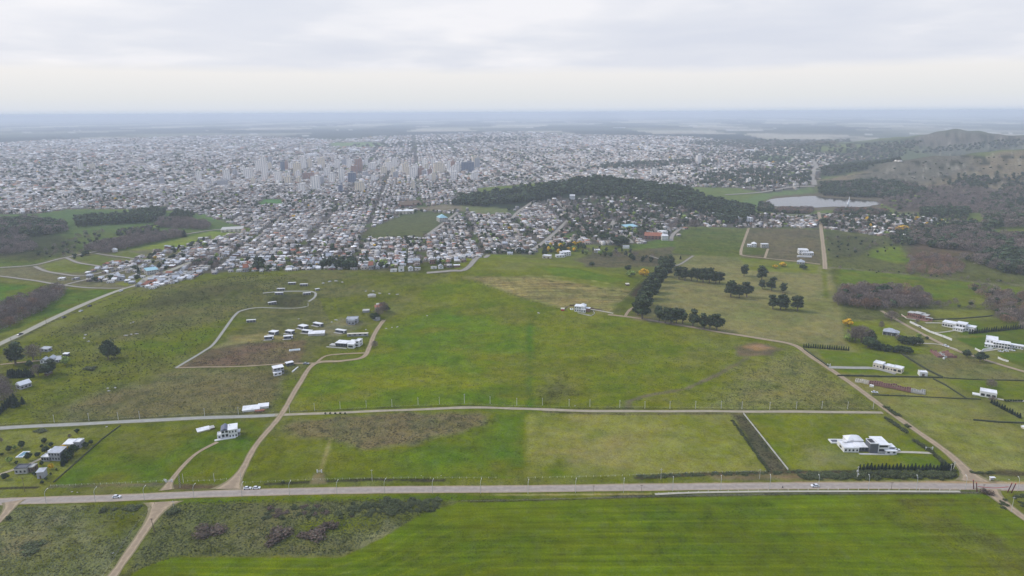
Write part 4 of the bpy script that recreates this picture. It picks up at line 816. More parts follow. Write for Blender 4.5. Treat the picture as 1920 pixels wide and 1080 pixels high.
scatter([(1534, 362), (1540, 346), (1640, 340), (1720, 350), (1750, 366), (1660, 371.5), (1580, 369.5), (1545, 366.5)], 11, {'euc': 5, 'round': 4, 'bare': 1}, (12, 17), 'tree on the wooded hill foot by the lake', 'wood on the hills', 'forest_tree', fat=1.5)
scatter([(1780, 352), (1800, 335), (1860, 335), (1850, 356)], 16, {'euc': 5, 'bare': 1}, (12, 16), 'tree in a clump on the right hill', 'wood on the hills', 'forest_tree', fat=1.5)
scatter([(1840, 380), (1880, 350), (2000, 340), (2000, 400), (1900, 402)], 15, {'euc': 3, 'bare': 3, 'round': 1}, (12, 16), 'tree in the wood at the right of the lake', 'wood on the hills', 'forest_tree', fat=1.5)
scatter([(1735, 392), (1740, 378), (1830, 366), (1880, 375), (1880, 398), (1800, 402)], 14, {'euc': 2, 'bare': 6}, (10, 14), 'tree in the wood at the right of the lake', 'wood on the hills', 'forest_tree', fat=1.5)
scatter([(1725, 408), (1730, 396), (1815, 396), (1815, 410)], 10, {'euc': 5, 'round': 2}, (13, 18), 'tree in the dark belt behind the lakeside houses', 'wood on the hills', 'forest_tree', fat=1.3)
scatter([(1845, 430), (1845, 404), (2000, 395), (2000, 430)], 11, {'euc': 4, 'bare': 2}, (14, 19), 'tree in the dark belt behind the lakeside houses', 'wood on the hills', 'forest_tree', fat=1.4)
scatter([(1450, 400), (1462, 393), (1525, 394), (1520, 402)], 7, {'bare': 3, 'barer': 2, 'round': 2}, (9, 12), 'leafless tree on the lake shore', 'trees on the lake shore', 'bare_tree', fat=1.5)
scatter([(1560, 402), (1575, 393), (1660, 396), (1670, 404)], 8, {'bare': 3, 'barer': 2, 'round': 3}, (8, 12), 'leafless tree on the lake shore', 'trees on the lake shore', 'bare_tree', fat=1.5)
scatter([(1422, 400), (1424, 384), (1445, 388), (1450, 398)], 9, {'euc': 4, 'bare': 1}, (12, 16), 'dark tree on the lake shore', 'trees on the lake shore', 'leafy_tree', fat=1.4)
scatter([(1538, 331), (1545, 316), (1600, 306), (1680, 296), (1690, 302), (1640, 312), (1560, 332)], 22, {'euc': 5, 'round': 2}, (12, 17), 'tree in the forest beyond the spur of the right hill', 'wood on the hills', 'forest_tree', fat=1.7)
scatter([(1700, 290), (1740, 276), (1840, 268), (2000, 262), (2000, 270), (1850, 280)], 32, {'euc': 5}, (12, 18), 'tree in the forest beyond the spur of the right hill', 'wood on the hills', 'forest_tree', fat=2.4)
scatter([(1540, 290), (1560, 276), (1720, 262), (1735, 268), (1690, 285), (1600, 300)], 42, {'euc': 5, 'bare': 1}, (12, 18), 'tree in the forest beyond the spur of the right hill', 'wood on the hills', 'forest_tree', fat=2.6)
scatter([(1260, 268), (1420, 262), (1520, 264), (1600, 262), (1560, 276), (1500, 290), (1360, 276)], 60, {'euc': 5, 'bare': 1}, (12, 18), 'tree in the far woods behind the city', 'far woods behind the city', 'forest_tree', fat=4)
scatter([(640, 275), (730, 268), (800, 266), (900, 258), (1000, 258), (990, 264), (860, 270), (740, 278)], 75, {'euc': 5}, (12, 18), 'tree in the far woods behind the city', 'far woods behind the city', 'forest_tree', fat=4)
scatter([(1100, 318), (1140, 308), (1300, 300), (1350, 306), (1200, 316)], 26, {'euc': 5, 'bare': 1}, (11, 16), 'tree in the belt across the city beyond the wooded hill', 'far woods behind the city', 'forest_tree', fat=2)
scatter([(1020, 478), (1010, 465), (1050, 462), (1095, 462), (1100, 468), (1060, 476)], 9, {'round': 3, 'euc': 3, 'yellow': 1.2, 'lgreen': 1}, (8, 12), 'garden tree round the white houses above the meadow', 'trees above the meadow', 'garden_tree', fat=1.2, pri=.5)
scatter([(912, 475), (915, 470), (1000, 472), (1000, 478)], 8, {'round': 3, 'euc': 1}, (5, 8), 'dark tree in the hedge along the top of the meadow', 'trees above the meadow', 'leafy_tree', fat=1.3, pri=.5)
scatter([(1080, 478), (1110, 466), (1180, 474), (1250, 490), (1240, 498), (1160, 486)], 13, {'round': 3, 'euc': 2, 'lgreen': 1, 'bare': 3}, (7, 12), 'mixed tree on the brown ground above the meadow', 'trees above the meadow', 'leafy_tree', fat=1.2, pri=.5, keep=.75)
scatter([(598, 504), (610, 494), (665, 492), (668, 505), (640, 507)], 9, {'euc': 5, 'round': 3}, (11, 15), 'dark tree in the clump between the left slope and the suburb', 'trees between the town houses', 'town_tree', fat=1.2, pri=.5)
scatter([(474, 508), (478, 490), (494, 490), (492, 508)], 8, {'con': 3, 'round': 3}, (9, 13), 'dark tree at the suburb edge behind the looped path', 'trees between the town houses', 'town_tree', fat=1.2, pri=.5)
scatter([(690, 504), (700, 494), (745, 496), (740, 506)], 11, {'lgreen': 3, 'round': 1}, (7, 11), 'pale green tree at the suburb edge above the slope', 'trees between the town houses', 'town_tree', fat=1.2, pri=.5)
scatter([(355, 500), (360, 490), (410, 492), (410, 506)], 9, {'round': 3, 'bare': 2}, (8, 12), 'tree among the sheds of the far left suburb', 'trees between the town houses', 'town_tree', fat=1.2, pri=.5)
for k_, a, b, c, l, f in [('yellow', 1206, 518, 14, 'bright yellow green tree beside the eucalyptus rows', 1.3), ('lgreen', 1182, 519, 13, 'pale green round tree next to the yellow one', 1.3), ('round', 1178, 509, 12, 'dark tree behind the pale green round one', 1), ('round', 1109, 500, 9, 'small dark tree on the brown ground', 1.1), ('round', 1163, 462, 20, 'big dark round tree at the suburb edge by the white shed', 1.5),
                          ('round', 1131, 452, 16, 'large dark tree inside the suburb near the circle', 1.6), ('round', 1506, 505, 9, 'round dark tree beside the low white farmhouse', 1.5), ('yellow', 1468, 500, 8, 'yellow flowering tree in the lot, larger one', 1.5), ('yellow', 1454, 503, 7, 'yellow flowering tree in the lot, smaller one', 1.5), ('con', 1276, 486, 6, 'tiny dark tree at the track junction', 1.3),
                          ('bare', 1297, 430, 16, 'tall thin tree at the left corner of the green lot', .9), ('bare', 1305, 430, 15, 'second tall thin tree at the corner of the green lot', .9), ('round', 1544, 422, 13, 'egg shaped dark tree beside the top of the lane', 1.2), ('yellow', 1692, 436, 13, 'wide yellow flowering tree among the lakeside houses', 2), ('yellow', 1708, 437, 9, 'smaller yellow flowering tree among the lakeside houses', 1.8), ('lgreen', 1780, 424, 8, 'yellow green tree behind the lakeside houses', 2)]:
    tree(k_, a, b, c, l, 'trees above the meadow', 'flowering_tree' if k_ == 'yellow' else ('bare_tree' if k_ == 'bare' else 'leafy_tree'), f)
scatter([(1560, 366), (1600, 345), (1680, 312), (1800, 296), (2000, 282), (2000, 345), (1780, 350)], 30, {'round': 3, 'bare': 3}, (3, 6), 'bush on the rocky right hill', 'wood on the hills', 'bush', fat=2.2, keep=.6)
scatter([(1645, 384), (1655, 370), (1700, 364), (1760, 370), (1740, 392), (1680, 396)], 14, {'bare': 5, 'round': 1.5, 'lgreen': .5}, (6, 11), 'leafless tree at the right end of the lake', 'wood on the hills', 'bare_tree', fat=1.6)
scatter([(1690, 366), (1720, 352), (1790, 350), (1860, 358), (1880, 374), (1740, 376)], 13, {'bare': 5, 'euc': 1}, (8, 12), 'leafless tree at the right end of the lake', 'wood on the hills', 'bare_tree', fat=1.6)
scatter([(1770, 352), (1790, 330), (1830, 326), (1900, 330), (2000, 318), (2000, 340), (1850, 352)], 18, {'euc': 6}, (11, 15), 'tree in a clump on the right hill', 'wood on the hills', 'forest_tree', fat=1.6, keep=.6)
scatter([(1550, 330), (1560, 300), (1600, 280), (1700, 264), (1730, 268), (1700, 290), (1620, 312)], 30, {'euc': 5, 'bare': 1}, (11, 16), 'tree in the forest beyond the spur of the right hill', 'wood on the hills', 'forest_tree', fat=2.2)
scatter([(1300, 345), (1320, 325), (1420, 318), (1525, 325), (1520, 345), (1400, 352)], 22, {'euc': 4, 'round': 3}, (10, 15), 'tree in the belt across the city beyond the wooded hill', 'far woods behind the city', 'forest_tree', fat=1.8, keep=.6)
scatter([(1380, 300), (1400, 285), (1540, 276), (1545, 300), (1480, 310)], 32, {'euc': 4, 'round': 3}, (10, 15), 'tree in the belt across the city beyond the wooded hill', 'far woods behind the city', 'forest_tree', fat=2.2, keep=.7)
scatter([(1045, 400), (1060, 380), (1120, 366), (1200, 368), (1290, 385), (1360, 405), (1340, 422), (1280, 424), (1230, 450), (1100, 452), (1060, 430)], 18, {'round': 5, 'euc': 3, 'bare': 3, 'con': 1, 'lgreen': 1}, (7, 14), 'tree among the hillside houses', 'trees between the town houses', 'town_tree', fat=1.25, keep=.8)
scatter([(1545, 420), (1550, 402), (1700, 400), (1830, 412), (1840, 436), (1700, 446), (1600, 438)], 17, {'round': 5, 'euc': 3, 'bare': 3, 'yellow': .5}, (7, 13), 'tree among the lakeside houses', 'trees between the town houses', 'town_tree', fat=1.25, keep=.8)
scatter([(1660, 446), (1700, 430), (1780, 420), (1860, 424), (1860, 440), (1740, 462), (1680, 462)], 10, {'euc': 5, 'bare': 2, 'round': 2}, (9, 15), 'tree in the wide mixed wood at the right edge', 'wood at the right edge', 'leafy_tree', fat=1.3)
# shrubs on the rough ground in front and along the verges (things of their own, drawn from shared meshes)
SH = []
def shrub(kind, px, py, wpx, hpx, label, group):
    x, y, z = P(px, py); m_ = float(proj(x, y, z)[2]) / FPX; SH.append((kind, x, y, z, wpx * m_ / (8.5 if kind == 'pbush' else 10.0), hpx * m_ / (9.5 if kind == 'pbush' else 8.5), label, group))
for a, b, w_, h_, l in [(517, 1010, 52, 19, 'big purple brown bush, largest on the rough ground'), (585, 1003, 46, 14, 'long low purple brown bush beside the largest one'), (615, 990, 28, 13, 'purple brown bush behind the long low one'), (395, 997, 44, 12, 'purple grey bush standing alone nearest the dirt road')]: shrub('pbush', a, b, w_, h_, l, 'bushes on the rough ground')
for i in range(30): shrub('bush' if i % 3 else 'pbush', 490 + RNG.uniform(0, 190), 948 + RNG.uniform(0, 24), RNG.uniform(7, 15), RNG.uniform(3, 5), 'small dark bush scattered on the rough ground by the main road', 'bushes on the rough ground')
for i in range(60):
    t_ = RNG.random(); shrub('bush', 655 + t_ * 165, 950 + RNG.uniform(-8, 17) - t_ * 8, RNG.uniform(9, 20), RNG.uniform(3, 6.5), 'dark bush in the dense scrub beside the crop field edge', 'bushes on the rough ground')
for i in range(60): shrub('bush', 1500 + i * 4.8 + RNG.uniform(-3, 3), 893 + RNG.uniform(-5, 3), RNG.uniform(13, 22), RNG.uniform(7, 11) * (1 if i > 22 else .6), 'grey green bush in the thick scrub hedge beside the main road', 'scrub hedge beside the main road')
for i in range(26): shrub('bush', 1200 + i * 12 + RNG.uniform(-4, 4), 893 - i * .35 + RNG.uniform(-1.5, 1.5), RNG.uniform(8, 14), RNG.uniform(2, 3.5), 'low dark bush along the ditch above the main road', 'scrub hedge beside the main road')
for a, b in [(1662, 765), (1668, 770), (1675, 775), (1682, 779), (1702, 800), (1694, 806)]: shrub('bush', a, b, 11, 5, 'bush in the loose line beside the right dirt road', 'bushes by the right dirt road')
for i in range(9): shrub('bush', 1662 + i * 4.6, 785 + i * 3.2, 10, 5, 'dark bush in the hedge on the near side of the right dirt road', 'bushes by the right dirt road')
for i in range(10): shrub('bush', 1716 + i * 3.6, 828 + i * 2.4, 9, 6, 'dark bush in the hedge just above the white house gate', 'bushes by the right dirt road')
for i in range(11): shrub('bush', 1754 + i * 3.4, 856 + i * 2.9, 10, 8, 'dark bush in the hedge just below the white house gate', 'bushes by the right dirt road')
for i in range(8): shrub('bush', 1822 + i * 4.5 + (8 if i > 4 else 0), 886 + (i % 3), 8, 4, 'dark bush on the bank at the right road junction', 'bushes by the right dirt road')
shrub('pbush', 1851, 926, 17, 12, 'round grey brown bush between the two pairs of maroon poles', 'bushes by the right dirt road')
for i in range(16): shrub('bush', 1890 + RNG.uniform(-14, 40), 936 + RNG.uniform(-7, 18), 9, 4, 'grey green bush on the corner ground right of the track', 'bushes by the right dirt road')
for a, b, w_, h_, l in [(326, 960, 22, 8, 'dark bush beside the road junction'), (194, 958, 14, 7, 'round grey bush above the rough field'), (216, 955, 14, 4, 'low bush right of the round grey one'), (250, 953, 30, 5, 'long low bush in the rough field edge'), (16, 973, 10, 8, 'dark bush beside the side track'), (60, 1028, 38, 5, 'long dark bush in the rough field'),
                        (75, 808, 22, 4, 'dark brush heap on the lawn beside the pale road'), (530, 905, 8, 6, 'dark bush at the main road ditch'), (171, 692, 20, 6, 'grey bush on the left slope')]: shrub('bush', a, b, w_, h_, l, 'scattered bushes')
for i in range(26):
    t_ = i / 25; shrub('bush', 1374 + 68 * t_ + RNG.uniform(-1, 1), 790 + 94 * t_, 7, 3.5, 'dark bush lining the left side of the grey strip', 'bushes along the grey strip')
done = {}
for k_, x, y, z, sx, sz, l, g in SH:
    o = link('bush', SHRUB[k_, int(RNG.integers(3))]); o.location = (x, y, z - .15); o.scale = (sx, sx * RNG.uniform(.75, 1), sz); o.rotation_euler = (0, 0, RNG.uniform(0, 6.28)); tag(o, l, 'bush', g)
# rough tufts of grass and thistle: nobody could count them
def tufts(poly, sp, col, hr, name, keep=1.0, wd=1.0):
    w = wpoly(poly); lo = w.min(0); hi = w.max(0); X, Y = np.meshgrid(np.arange(lo[0], hi[0], sp), np.arange(lo[1], hi[1], sp)); X = X.ravel() + RNG.uniform(-.5, .5, X.size) * sp; Y = Y.ravel() + RNG.uniform(-.5, .5, Y.size) * sp
    k = inpoly(X, Y, w) & (RNG.random(X.size) < keep * np.clip((fbm(X, Y, 22, 17) - .3) * 4, .1, 1)); 
    for p, ww in ROADS:
        c = np.nonzero(k)[0]
        if len(c) and p[:, 1].min() < 700 and inpoly(np.array([p[len(p)//2, 0]]), np.array([p[len(p)//2, 1]]), np.array([lo - 30, (hi[0] + 30, lo[1] - 30), hi + 30, (lo[0] - 30, hi[1] + 30)]))[0]:
            d = np.min(np.hypot(X[c, None] - p[None, :, 0], Y[c, None] - p[None, :, 1]), 1); k[c[d < ww.mean() + 2]] = False
    X = X[k]; Y = Y[k]; n = len(X); Z = hgt(X, Y); h_ = RNG.uniform(hr[0], hr[1], n); r = h_ * RNG.uniform(.5, 1.1, n) * wd; V = []; F = []
    for j in range(3):
        a = RNG.uniform(0, 6.28, n); a2 = a + 2.2; a3 = a2 + 2; V += [np.stack([X + np.cos(a) * r, Y + np.sin(a) * r, Z], 1), np.stack([X + np.cos(a2) * r, Y + np.sin(a2) * r, Z + .02], 1), np.stack([X + np.cos(a3) * r * .4, Y + np.sin(a3) * r * .4, Z + h_ * RNG.uniform(.6, 1, n)], 1)]
        F.append(np.stack([np.arange(n) + 3 * j * n, np.arange(n) + (3 * j + 1) * n, np.arange(n) + (3 * j + 2) * n], 1))
    c = np.array(lin(col))[None] * RNG.uniform(.75, 1.3, (3 * n, 1)); me = npmesh(name, np.concatenate(V), [np.concatenate(F)], c, mat=M['leaf']); tag(link(name, me), kind='stuff')
tufts([(312, 946), (440, 938), (850, 932), (840, 948), (700, 1008), (640, 1040), (330, 1044), (225, 1080)], 1.5, (86, 92, 58), (.35, .9), 'rough_grass')
tufts([(-20, 952), (285, 946), (290, 955), (200, 1078), (-20, 1080)], 1.4, (112, 116, 82), (.3, .8), 'rough_grass')
tufts([(1330, 765), (1390, 690), (1480, 660), (1650, 768)], 2.4, (98, 98, 58), (.3, .7), 'rough_grass')
tufts([(540, 792), (760, 776), (920, 779), (800, 828), (640, 838)], 2.0, (96, 86, 62), (.3, .7), 'rough_grass')
tufts([(70, 790), (505, 776), (600, 684), (330, 700), (20, 740)], 2.6, (88, 90, 56), (.3, .8), 'rough_grass')
tufts([(20, 660), (260, 545), (480, 512), (560, 520), (440, 590), (330, 690), (120, 740)], 3.4, (70, 76, 46), (.5, 1.2), 'rough_grass', .8)
tufts([(600, 690), (700, 640), (800, 560), (990, 580), (1200, 610), (1400, 650), (1360, 760), (960, 764), (560, 772)], 3.6, (72, 88, 34), (.3, .7), 'rough_grass', .5)
tufts([(560, 630), (470, 640), (340, 690), (560, 684)], 2.4, (90, 74, 62), (.3, .9), 'rough_grass', .8)
# ------------------------------------------------------------ buildings
def wpane(mb, x0, x1, z0, z1, y, side, t=.06):
    if side == 'f': mb.box(x0, y - t, z0, x1, y, z1, bottom=True)
    elif side == 'b': mb.box(x0, y, z0, x1, y + t, z1, bottom=True)
    elif side == 'l': mb.box(y - t, x0, z0, y, x1, z1, bottom=True)
    else: mb.box(y, x0, z0, y + t, x1, z1, bottom=True)
def volume(root, x0, x1, y0, y1, h, wall='white', roof='white_roof', style='para', nw=2, z0=0.0, door=False, side=True, big=False):
    fl = max(1, int(round((h - z0) / 3.1))); e = -.6 if z0 == 0 else z0
    MB().box(x0, y0, e, x1, y1, h, top=False).build('wall', M[wall], root)
    if style == 'para':
        m = MB(); t = .22; m.box(x0 - .06, y0 - .06, h, x1 + .06, y0 + t, h + .5, bottom=True); m.box(x0 - .06, y1 - t, h, x1 + .06, y1 + .06, h + .5); m.box(x0 - .06, y0 + t, h, x0 + t, y1 - t, h + .5); m.box(x1 - t, y0 + t, h, x1 + .06, y1 - t, h + .5)
        m.box(x0 + t, y0 + t, h - .1, x1 - t, y1 - t, h + .06); m.build('roof', M[roof], root)
    elif style == 'flat': MB().box(x0 - .3, y0 - .3, h, x1 + .3, y1 + .3, h + .25, bottom=True).build('roof', M[roof], root)
    else:
        o = .35; a, b, c, d = x0 - o, x1 + o, y0 - o, y1 + o; lx, ly = b - a, d - c; rh = min(lx, ly) * (.32 if style != 'shed' else .12); m = MB(); u = .12
        if style == 'gable':
            if lx >= ly: ym = (c + d) / 2; m.poly([(a, c, h), (b, c, h), (b, ym, h + rh), (a, ym, h + rh), (b, d, h), (a, d, h)], [(0, 1, 2, 3), (3, 2, 4, 5), (0, 3, 5), (1, 4, 2), (0, 5, 4, 1)])
            else: xm = (a + b) / 2; m.poly([(a, c, h), (a, d, h), (xm, d, h + rh), (xm, c, h + rh), (b, d, h), (b, c, h)], [(0, 3, 2, 1), (3, 5, 4, 2), (0, 5, 3), (1, 2, 4), (0, 1, 4, 5)])
        elif style == 'hip':
            k = min(lx, ly) / 2
            if lx >= ly: m.poly([(a, c, h), (b, c, h), (b, d, h), (a, d, h), (a + k, (c + d) / 2, h + rh), (b - k, (c + d) / 2, h + rh)], [(0, 1, 5, 4), (1, 2, 5), (2, 3, 4, 5), (3, 0, 4), (0, 3, 2, 1)])
            else: m.poly([(a, c, h), (b, c, h), (b, d, h), (a, d, h), ((a + b) / 2, c + k, h + rh), ((a + b) / 2, d - k, h + rh)], [(0, 1, 4), (1, 2, 5, 4), (2, 3, 5), (3, 0, 4, 5), (0, 3, 2, 1)])
        else: m.poly([(a, c, h), (b, c, h), (b, d, h + rh), (a, d, h + rh), (a, c, h + u), (b, c, h + u), (b, d, h + rh + u), (a, d, h + rh + u)], [(0, 1, 5, 4), (1, 2, 6, 5), (2, 3, 7, 6), (3, 0, 4, 7), (4, 5, 6, 7), (0, 3, 2, 1)])
        m.build('roof', M[roof], root)
    if nw:
        for f in range(fl):
            zb = z0 + f * 3.0 + .9; zt = min(zb + (1.9 if big else 1.35), h - .3)
            if zt - zb < .6: continue
            w = (x1 - x0) / nw
            for i in range(nw):
                isd = door and f == 0 and i == nw // 2; m = MB(); wpane(m, x0 + w * (i + (.15 if big else .27)), x0 + w * (i + (.85 if big else .73)), z0 + .05 if isd else zb, zt, y0, 'f')
                m.build('door' if isd else 'window', M['wood'] if isd else M['glass'], root)
            if side:
                for sd, xx in (('l', x0), ('r', x1)):
                    m = MB(); wpane(m, y0 + (y1 - y0) * .35, y0 + (y1 - y0) * .62, zb, zt, xx, sd); m.build('window', M['glass'], root)
def site(p0, p1):
    a = P(*p0); b = P(*p1); L_ = math.hypot(b[0] - a[0], b[1] - a[1]); return a, math.atan2(b[1] - a[1], b[0] - a[0]), L_
BLD = []
def house(name, label, cat, p0, p1, vols, group=None, extra=None):
    a, rz, L_ = site(p0, p1); r = empty(name, a, rz, label, cat, group)
    for v in vols:
        v = list(v); kw = v.pop() if isinstance(v[-1], dict) else {}; u0, u1, y0, y1, h = v[:5]; volume(r, u0 * L_, u1 * L_, y0, y1, h, *v[5:], **kw)
    if extra: extra(r, L_)
    BLD.append((a[0] + math.cos(rz) * L_ / 2, a[1] + math.sin(rz) * L_ / 2, L_)); return r
W_, WR = 'white', 'white_roof'
def exA(r, L_):
    m = MB(); x0, y0 = -.1 * L_, 12; m.box(x0, y0, -.4, x0 + 13, y0 + .9, .9); m.box(x0, y0 + 4.6, -.4, x0 + 13, y0 + 5.5, .9); m.box(x0, y0 + .9, -.4, x0 + .9, y0 + 4.6, .9); m.box(x0 + 12.1, y0 + .9, -.4, x0 + 13, y0 + 4.6, .9); pf = m.build('pool_deck', M['white'], r); MB().box(x0 + .9, y0 + .9, -.3, x0 + 12.1, y0 + 4.6, .55).build('pool_water', M['dgrey'], pf)
    MB().box(.50 * L_, .6, 7.3, .60 * L_, 5.0, 7.5).build('skylight', M['dark'], r); MB().box(.28 * L_, -3.2, -.4, .95 * L_, -1.2, .25).build('terrace', M['concrete'], r)
    m = MB()
    for k in range(3): m.prism([(.12 * L_ + 2.4 * k + 1.6 * math.cos(t), 8.5 + 1.4 * math.sin(t) + .8 * k) for t in np.linspace(0, 6.28, 13)[:-1]], 3.3, 4.1 + .3 * k)
    m.build('roof_drum', M['white'], r)
house('modern_house', 'sprawling white modern house with a dark grey cube, above the pine row', 'house', (1582, 848), (1676, 849),
      [(.0, .30, 0, 11, 3.0, W_, WR, 'para', 4), (.30, .50, 1.5, 9, 3.0, 'dgrey', WR, 'flat', 3, {'big': True}), (.18, .50, 9, 16, 4.2, W_, WR, 'hip', 0), (.50, .66, -1, 6, 6.8, 'dgrey', WR, 'para', 0), (.66, .90, 0, 12, 5.6, W_, WR, 'flat', 1, {'big': True}), (.80, 1.02, -2.4, -.1, 2.4, W_, WR, 'flat', 2), (.92, 1.06, 3, 8, 2.6, 'grey', WR, 'flat', 0)], 'houses among the fields', exA)
house('modern_house', 'long cream house of three stepped blocks with a paved drive, right of the road bend', 'house', (1636, 688), (1690, 701),
      [(0, .34, 0, 8, 4.0, 'cream', WR, 'para', 3), (.34, .42, 1.5, 6, 3.2, 'dgrey', WR, 'flat', 0), (.42, .70, 0, 7, 3.6, 'cream', WR, 'para', 3), (.70, 1, -.4, 7, 3.9, 'cream', WR, 'para', 2, {'big': True})], 'houses among the fields')
house('shed', 'small white box shed beside the stepped cream house', 'shed', (1724, 705), (1739, 706), [(0, 1, 0, 5, 3.2, W_, WR, 'para', 0)], 'houses among the fields', lambda r, L_: MB().box(.3 * L_, -.08, 0, .62 * L_, 0, 2.2).build('door', M['wood'], r))
house('bungalow', 'pale hip roofed house with a dark veranda between garden tree rows', 'house', (1655, 627), (1680, 631), [(0, 1, 0, 9, 3.4, 'dgrey', 'metal_roof', 'hip', 4, {'door': True}), (.7, 1.2, 2, 8, 3.2, W_, 'metal_roof', 'hip', 1)], 'houses among the fields',
      lambda r, L_: [MB().tube((u * L_, -1.8, -.2), (u * L_, -1.8, 2.7), .12).build('post', M['white'], r) for u in (0, .33, .66, 1)])
house('mansion', 'long white flat roofed mansion with an upper storey, behind the white garden wall', 'house', (1765, 612), (1826, 624), [(0, .50, 2, 12, 4.4, W_, WR, 'flat', 6, {'big': True}), (.45, .74, -2, 8, 6.8, W_, WR, 'flat', 3, {'big': True}), (.74, 1, 1, 9, 4.6, W_, WR, 'flat', 3), (.40, .70, -6, -2.1, 3, W_, WR, 'flat', 4)], 'houses among the fields')
house('brick_house', 'red brick house with stepped pale flat roofs at the top of the estate', 'house', (1701, 592), (1748, 602), [(0, .26, 0, 8, 3.8, 'brick', 'concrete', 'flat', 3), (.26, .52, -2, 7, 5.0, 'brick', 'concrete', 'flat', 3), (.52, .80, -1, 7, 4, 'brick', 'concrete', 'para', 3), (.74, 1.02, -3, -1.1, 3, 'brick', 'concrete', 'flat', 2), (.35, .55, 8, 13, 3.4, 'cream', 'concrete', 'flat', 1)], 'houses among the fields',
      lambda r, L_: MB().box(-.15 * L_, -7, -.5, .9 * L_, -3.2, .2).build('terrace', M['brick'], r))
house('mansion', 'white two storey mansion with arched front and a long low wing at the right edge', 'house', (1847, 649), (1893, 656), [(0, .5, 2, 17, 6.0, W_, WR, 'para', 3), (.3, 1.0, -1, 8, 5.4, W_, WR, 'flat', 6, {'big': True}), (-.02, .35, -3, 1.9, 3, W_, WR, 'flat', 3), (.98, 1.55, 7, 12, 3.2, W_, WR, 'flat', 5)], 'houses among the fields')
house('bungalow', 'white box bungalow with a low terrace slab alone in the lower estate', 'house', (1837, 743), (1868, 748), [(0, 1, 0, 8, 4.2, W_, WR, 'para', 3, {'big': True})], 'houses among the fields', lambda r, L_: MB().box(-.45 * L_, .5, -.4, -.02, 5, .7).build('terrace', M['white'], r))
house('shed', 'white corner of a low building cut by the right picture edge', 'shed', (1914, 802), (1932, 810), [(0, 1, 0, 8, 1.2, 'cream', WR, 'flat', 0)], 'houses among the fields')
def exI(r, L_): MB().box(-.14 * L_, -2.2, -.4, .9 * L_, -.1, .35).build('terrace', M['white'], r); MB().tube((.62 * L_, 5, 6.4), (.62 * L_, 5, 8.1), .35, n=4).build('chimney', M['white'], r)
house('country_house', 'white two storey house with a slate blue roof and pergola, above the grass drive', 'house', (408, 824), (446, 818), [(0, .2, 0, 5, 3.0, W_, WR, 'para', 1), (.2, .56, .5, 9, 5.6, W_, 'blue_roof', 'gable', 2, {'big': True}), (.56, 1, -.8, 7, 6.2, W_, WR, 'shed', 3), (1, 1.12, 1, 5, 3, 'grey', WR, 'flat', 1)], 'houses among the fields', exI)
house('storage_shed', 'low white roofed store with a brown end, left of the slate blue roofed house', 'shed', (371, 812), (403, 804), [(0, .72, 0, 4.5, .9, 'cream', WR, 'shed', 0), (.72, .98, 0, 4, 1.1, 'wood', 'concrete', 'flat', 0)], 'sheds among the fields')
house('storage_shed', 'long white twin roofed shed lying above the second road by the dirt track crossing', 'shed', (455, 773), (503, 768), [(0, .66, 0, 6.5, 1.3, W_, WR, 'shed', 0), (.60, 1, 3, 8, 1.5, W_, WR, 'shed', 0), (.50, .85, -2.5, -1.1, .8, 'brick', 'tile', 'flat', 0)], 'sheds among the fields')
house('stone_house', 'low pale stone house with a dark recessed roof beside the drive at lower left', 'house', (28, 889), (51, 888), [(0, 1, 0, 5.5, 3.7, 'concrete', 'dgrey', 'para', 3), (1.0, 1.42, 1.5, 6.5, 3.2, 'wood', 'concrete', 'para', 2)], 'houses at lower left')
house('stone_house', 'narrow grey stone block house standing alone on the lower lawn', 'house', (70, 898), (83, 897), [(0, 1, 0, 4.5, 4.4, 'grey', 'metal_roof', 'shed', 0), ], 'houses at lower left', lambda r, L_: MB().box(.35 * L_, -.08, 0, .6 * L_, 0, 2.1).build('door', M['wood'], r))
house('stone_house', 'grey two storey house with many small panes and stepped terraces beside the drive', 'house', (78, 865), (112, 866), [(0, .42, 0, 5, 3.0, 'grey', WR, 'para', 3, {'big': True}), (.36, 1, 1, 8, 5.8, 'grey', 'metal_roof', 'shed', 4), (.1, .4, 5.2, 8, 4.6, 'grey', WR, 'flat', 1)], 'houses at lower left')
house('stone_house', 'white roofed house with a pinkish wall behind the upper flowering tree', 'house', (120, 842), (149, 842), [(0, .62, 0, 6, 3.6, 'cream', WR, 'shed', 2), (.58, 1, 1, 6.5, 4.4, 'grey', WR, 'para', 2)], 'houses at lower left')
def pool(label, p0, p1, dpt, h, wall='white', water='pool'):
    a, rz, L_ = site(p0, p1); r = empty('swimming_pool', a, rz, label, 'pool', 'raised pools'); m = MB(); t = .7
    m.box(0, 0, -.5, L_, t, h); m.box(0, dpt - t, -.5, L_, dpt, h); m.box(0, t, -.5, t, dpt - t, h); m.box(L_ - t, t, -.5, L_, dpt - t, h); m.build('rim', M[wall], r); MB().box(t, t, -.4, L_ - t, dpt - t, h - .2).build('water', M[water], r)
pool('raised white pool with grey water on the lawn at lower left', (42, 858.5), (57, 847), 4.6, .6); pool('raised long white pool on the bare earth of the hilltop compound', (542, 659), (563, 657.5), 3.4, .8); pool('small pale pool beside the white two storey house on the meadow edge', (1069, 581), (1075, 581), 6, .4)
house('farm_hut', 'small grey hut with a pale flat roof above the farmhouse', 'shed', (76, 659), (90, 660), [(0, 1, 0, 5, 2.8, 'grey', 'metal_roof', 'shed', 2)], 'farm buildings at left')
house('farmhouse', 'rambling white farmhouse with patched grey roofs behind the conifer row', 'house', (76, 682), (116, 678), [(0, .3, 0, 6, 2.8, W_, 'metal_roof', 'gable', 2), (.28, .62, 1, 8, 3.2, W_, 'metal_roof', 'gable', 3), (.62, .80, 3, 9, 2.8, 'grey', 'metal_roof', 'shed', 1), (.74, 1, -1, 4, 2.8, 'grey', 'metal_roof', 'shed', 2)], 'farm buildings at left')
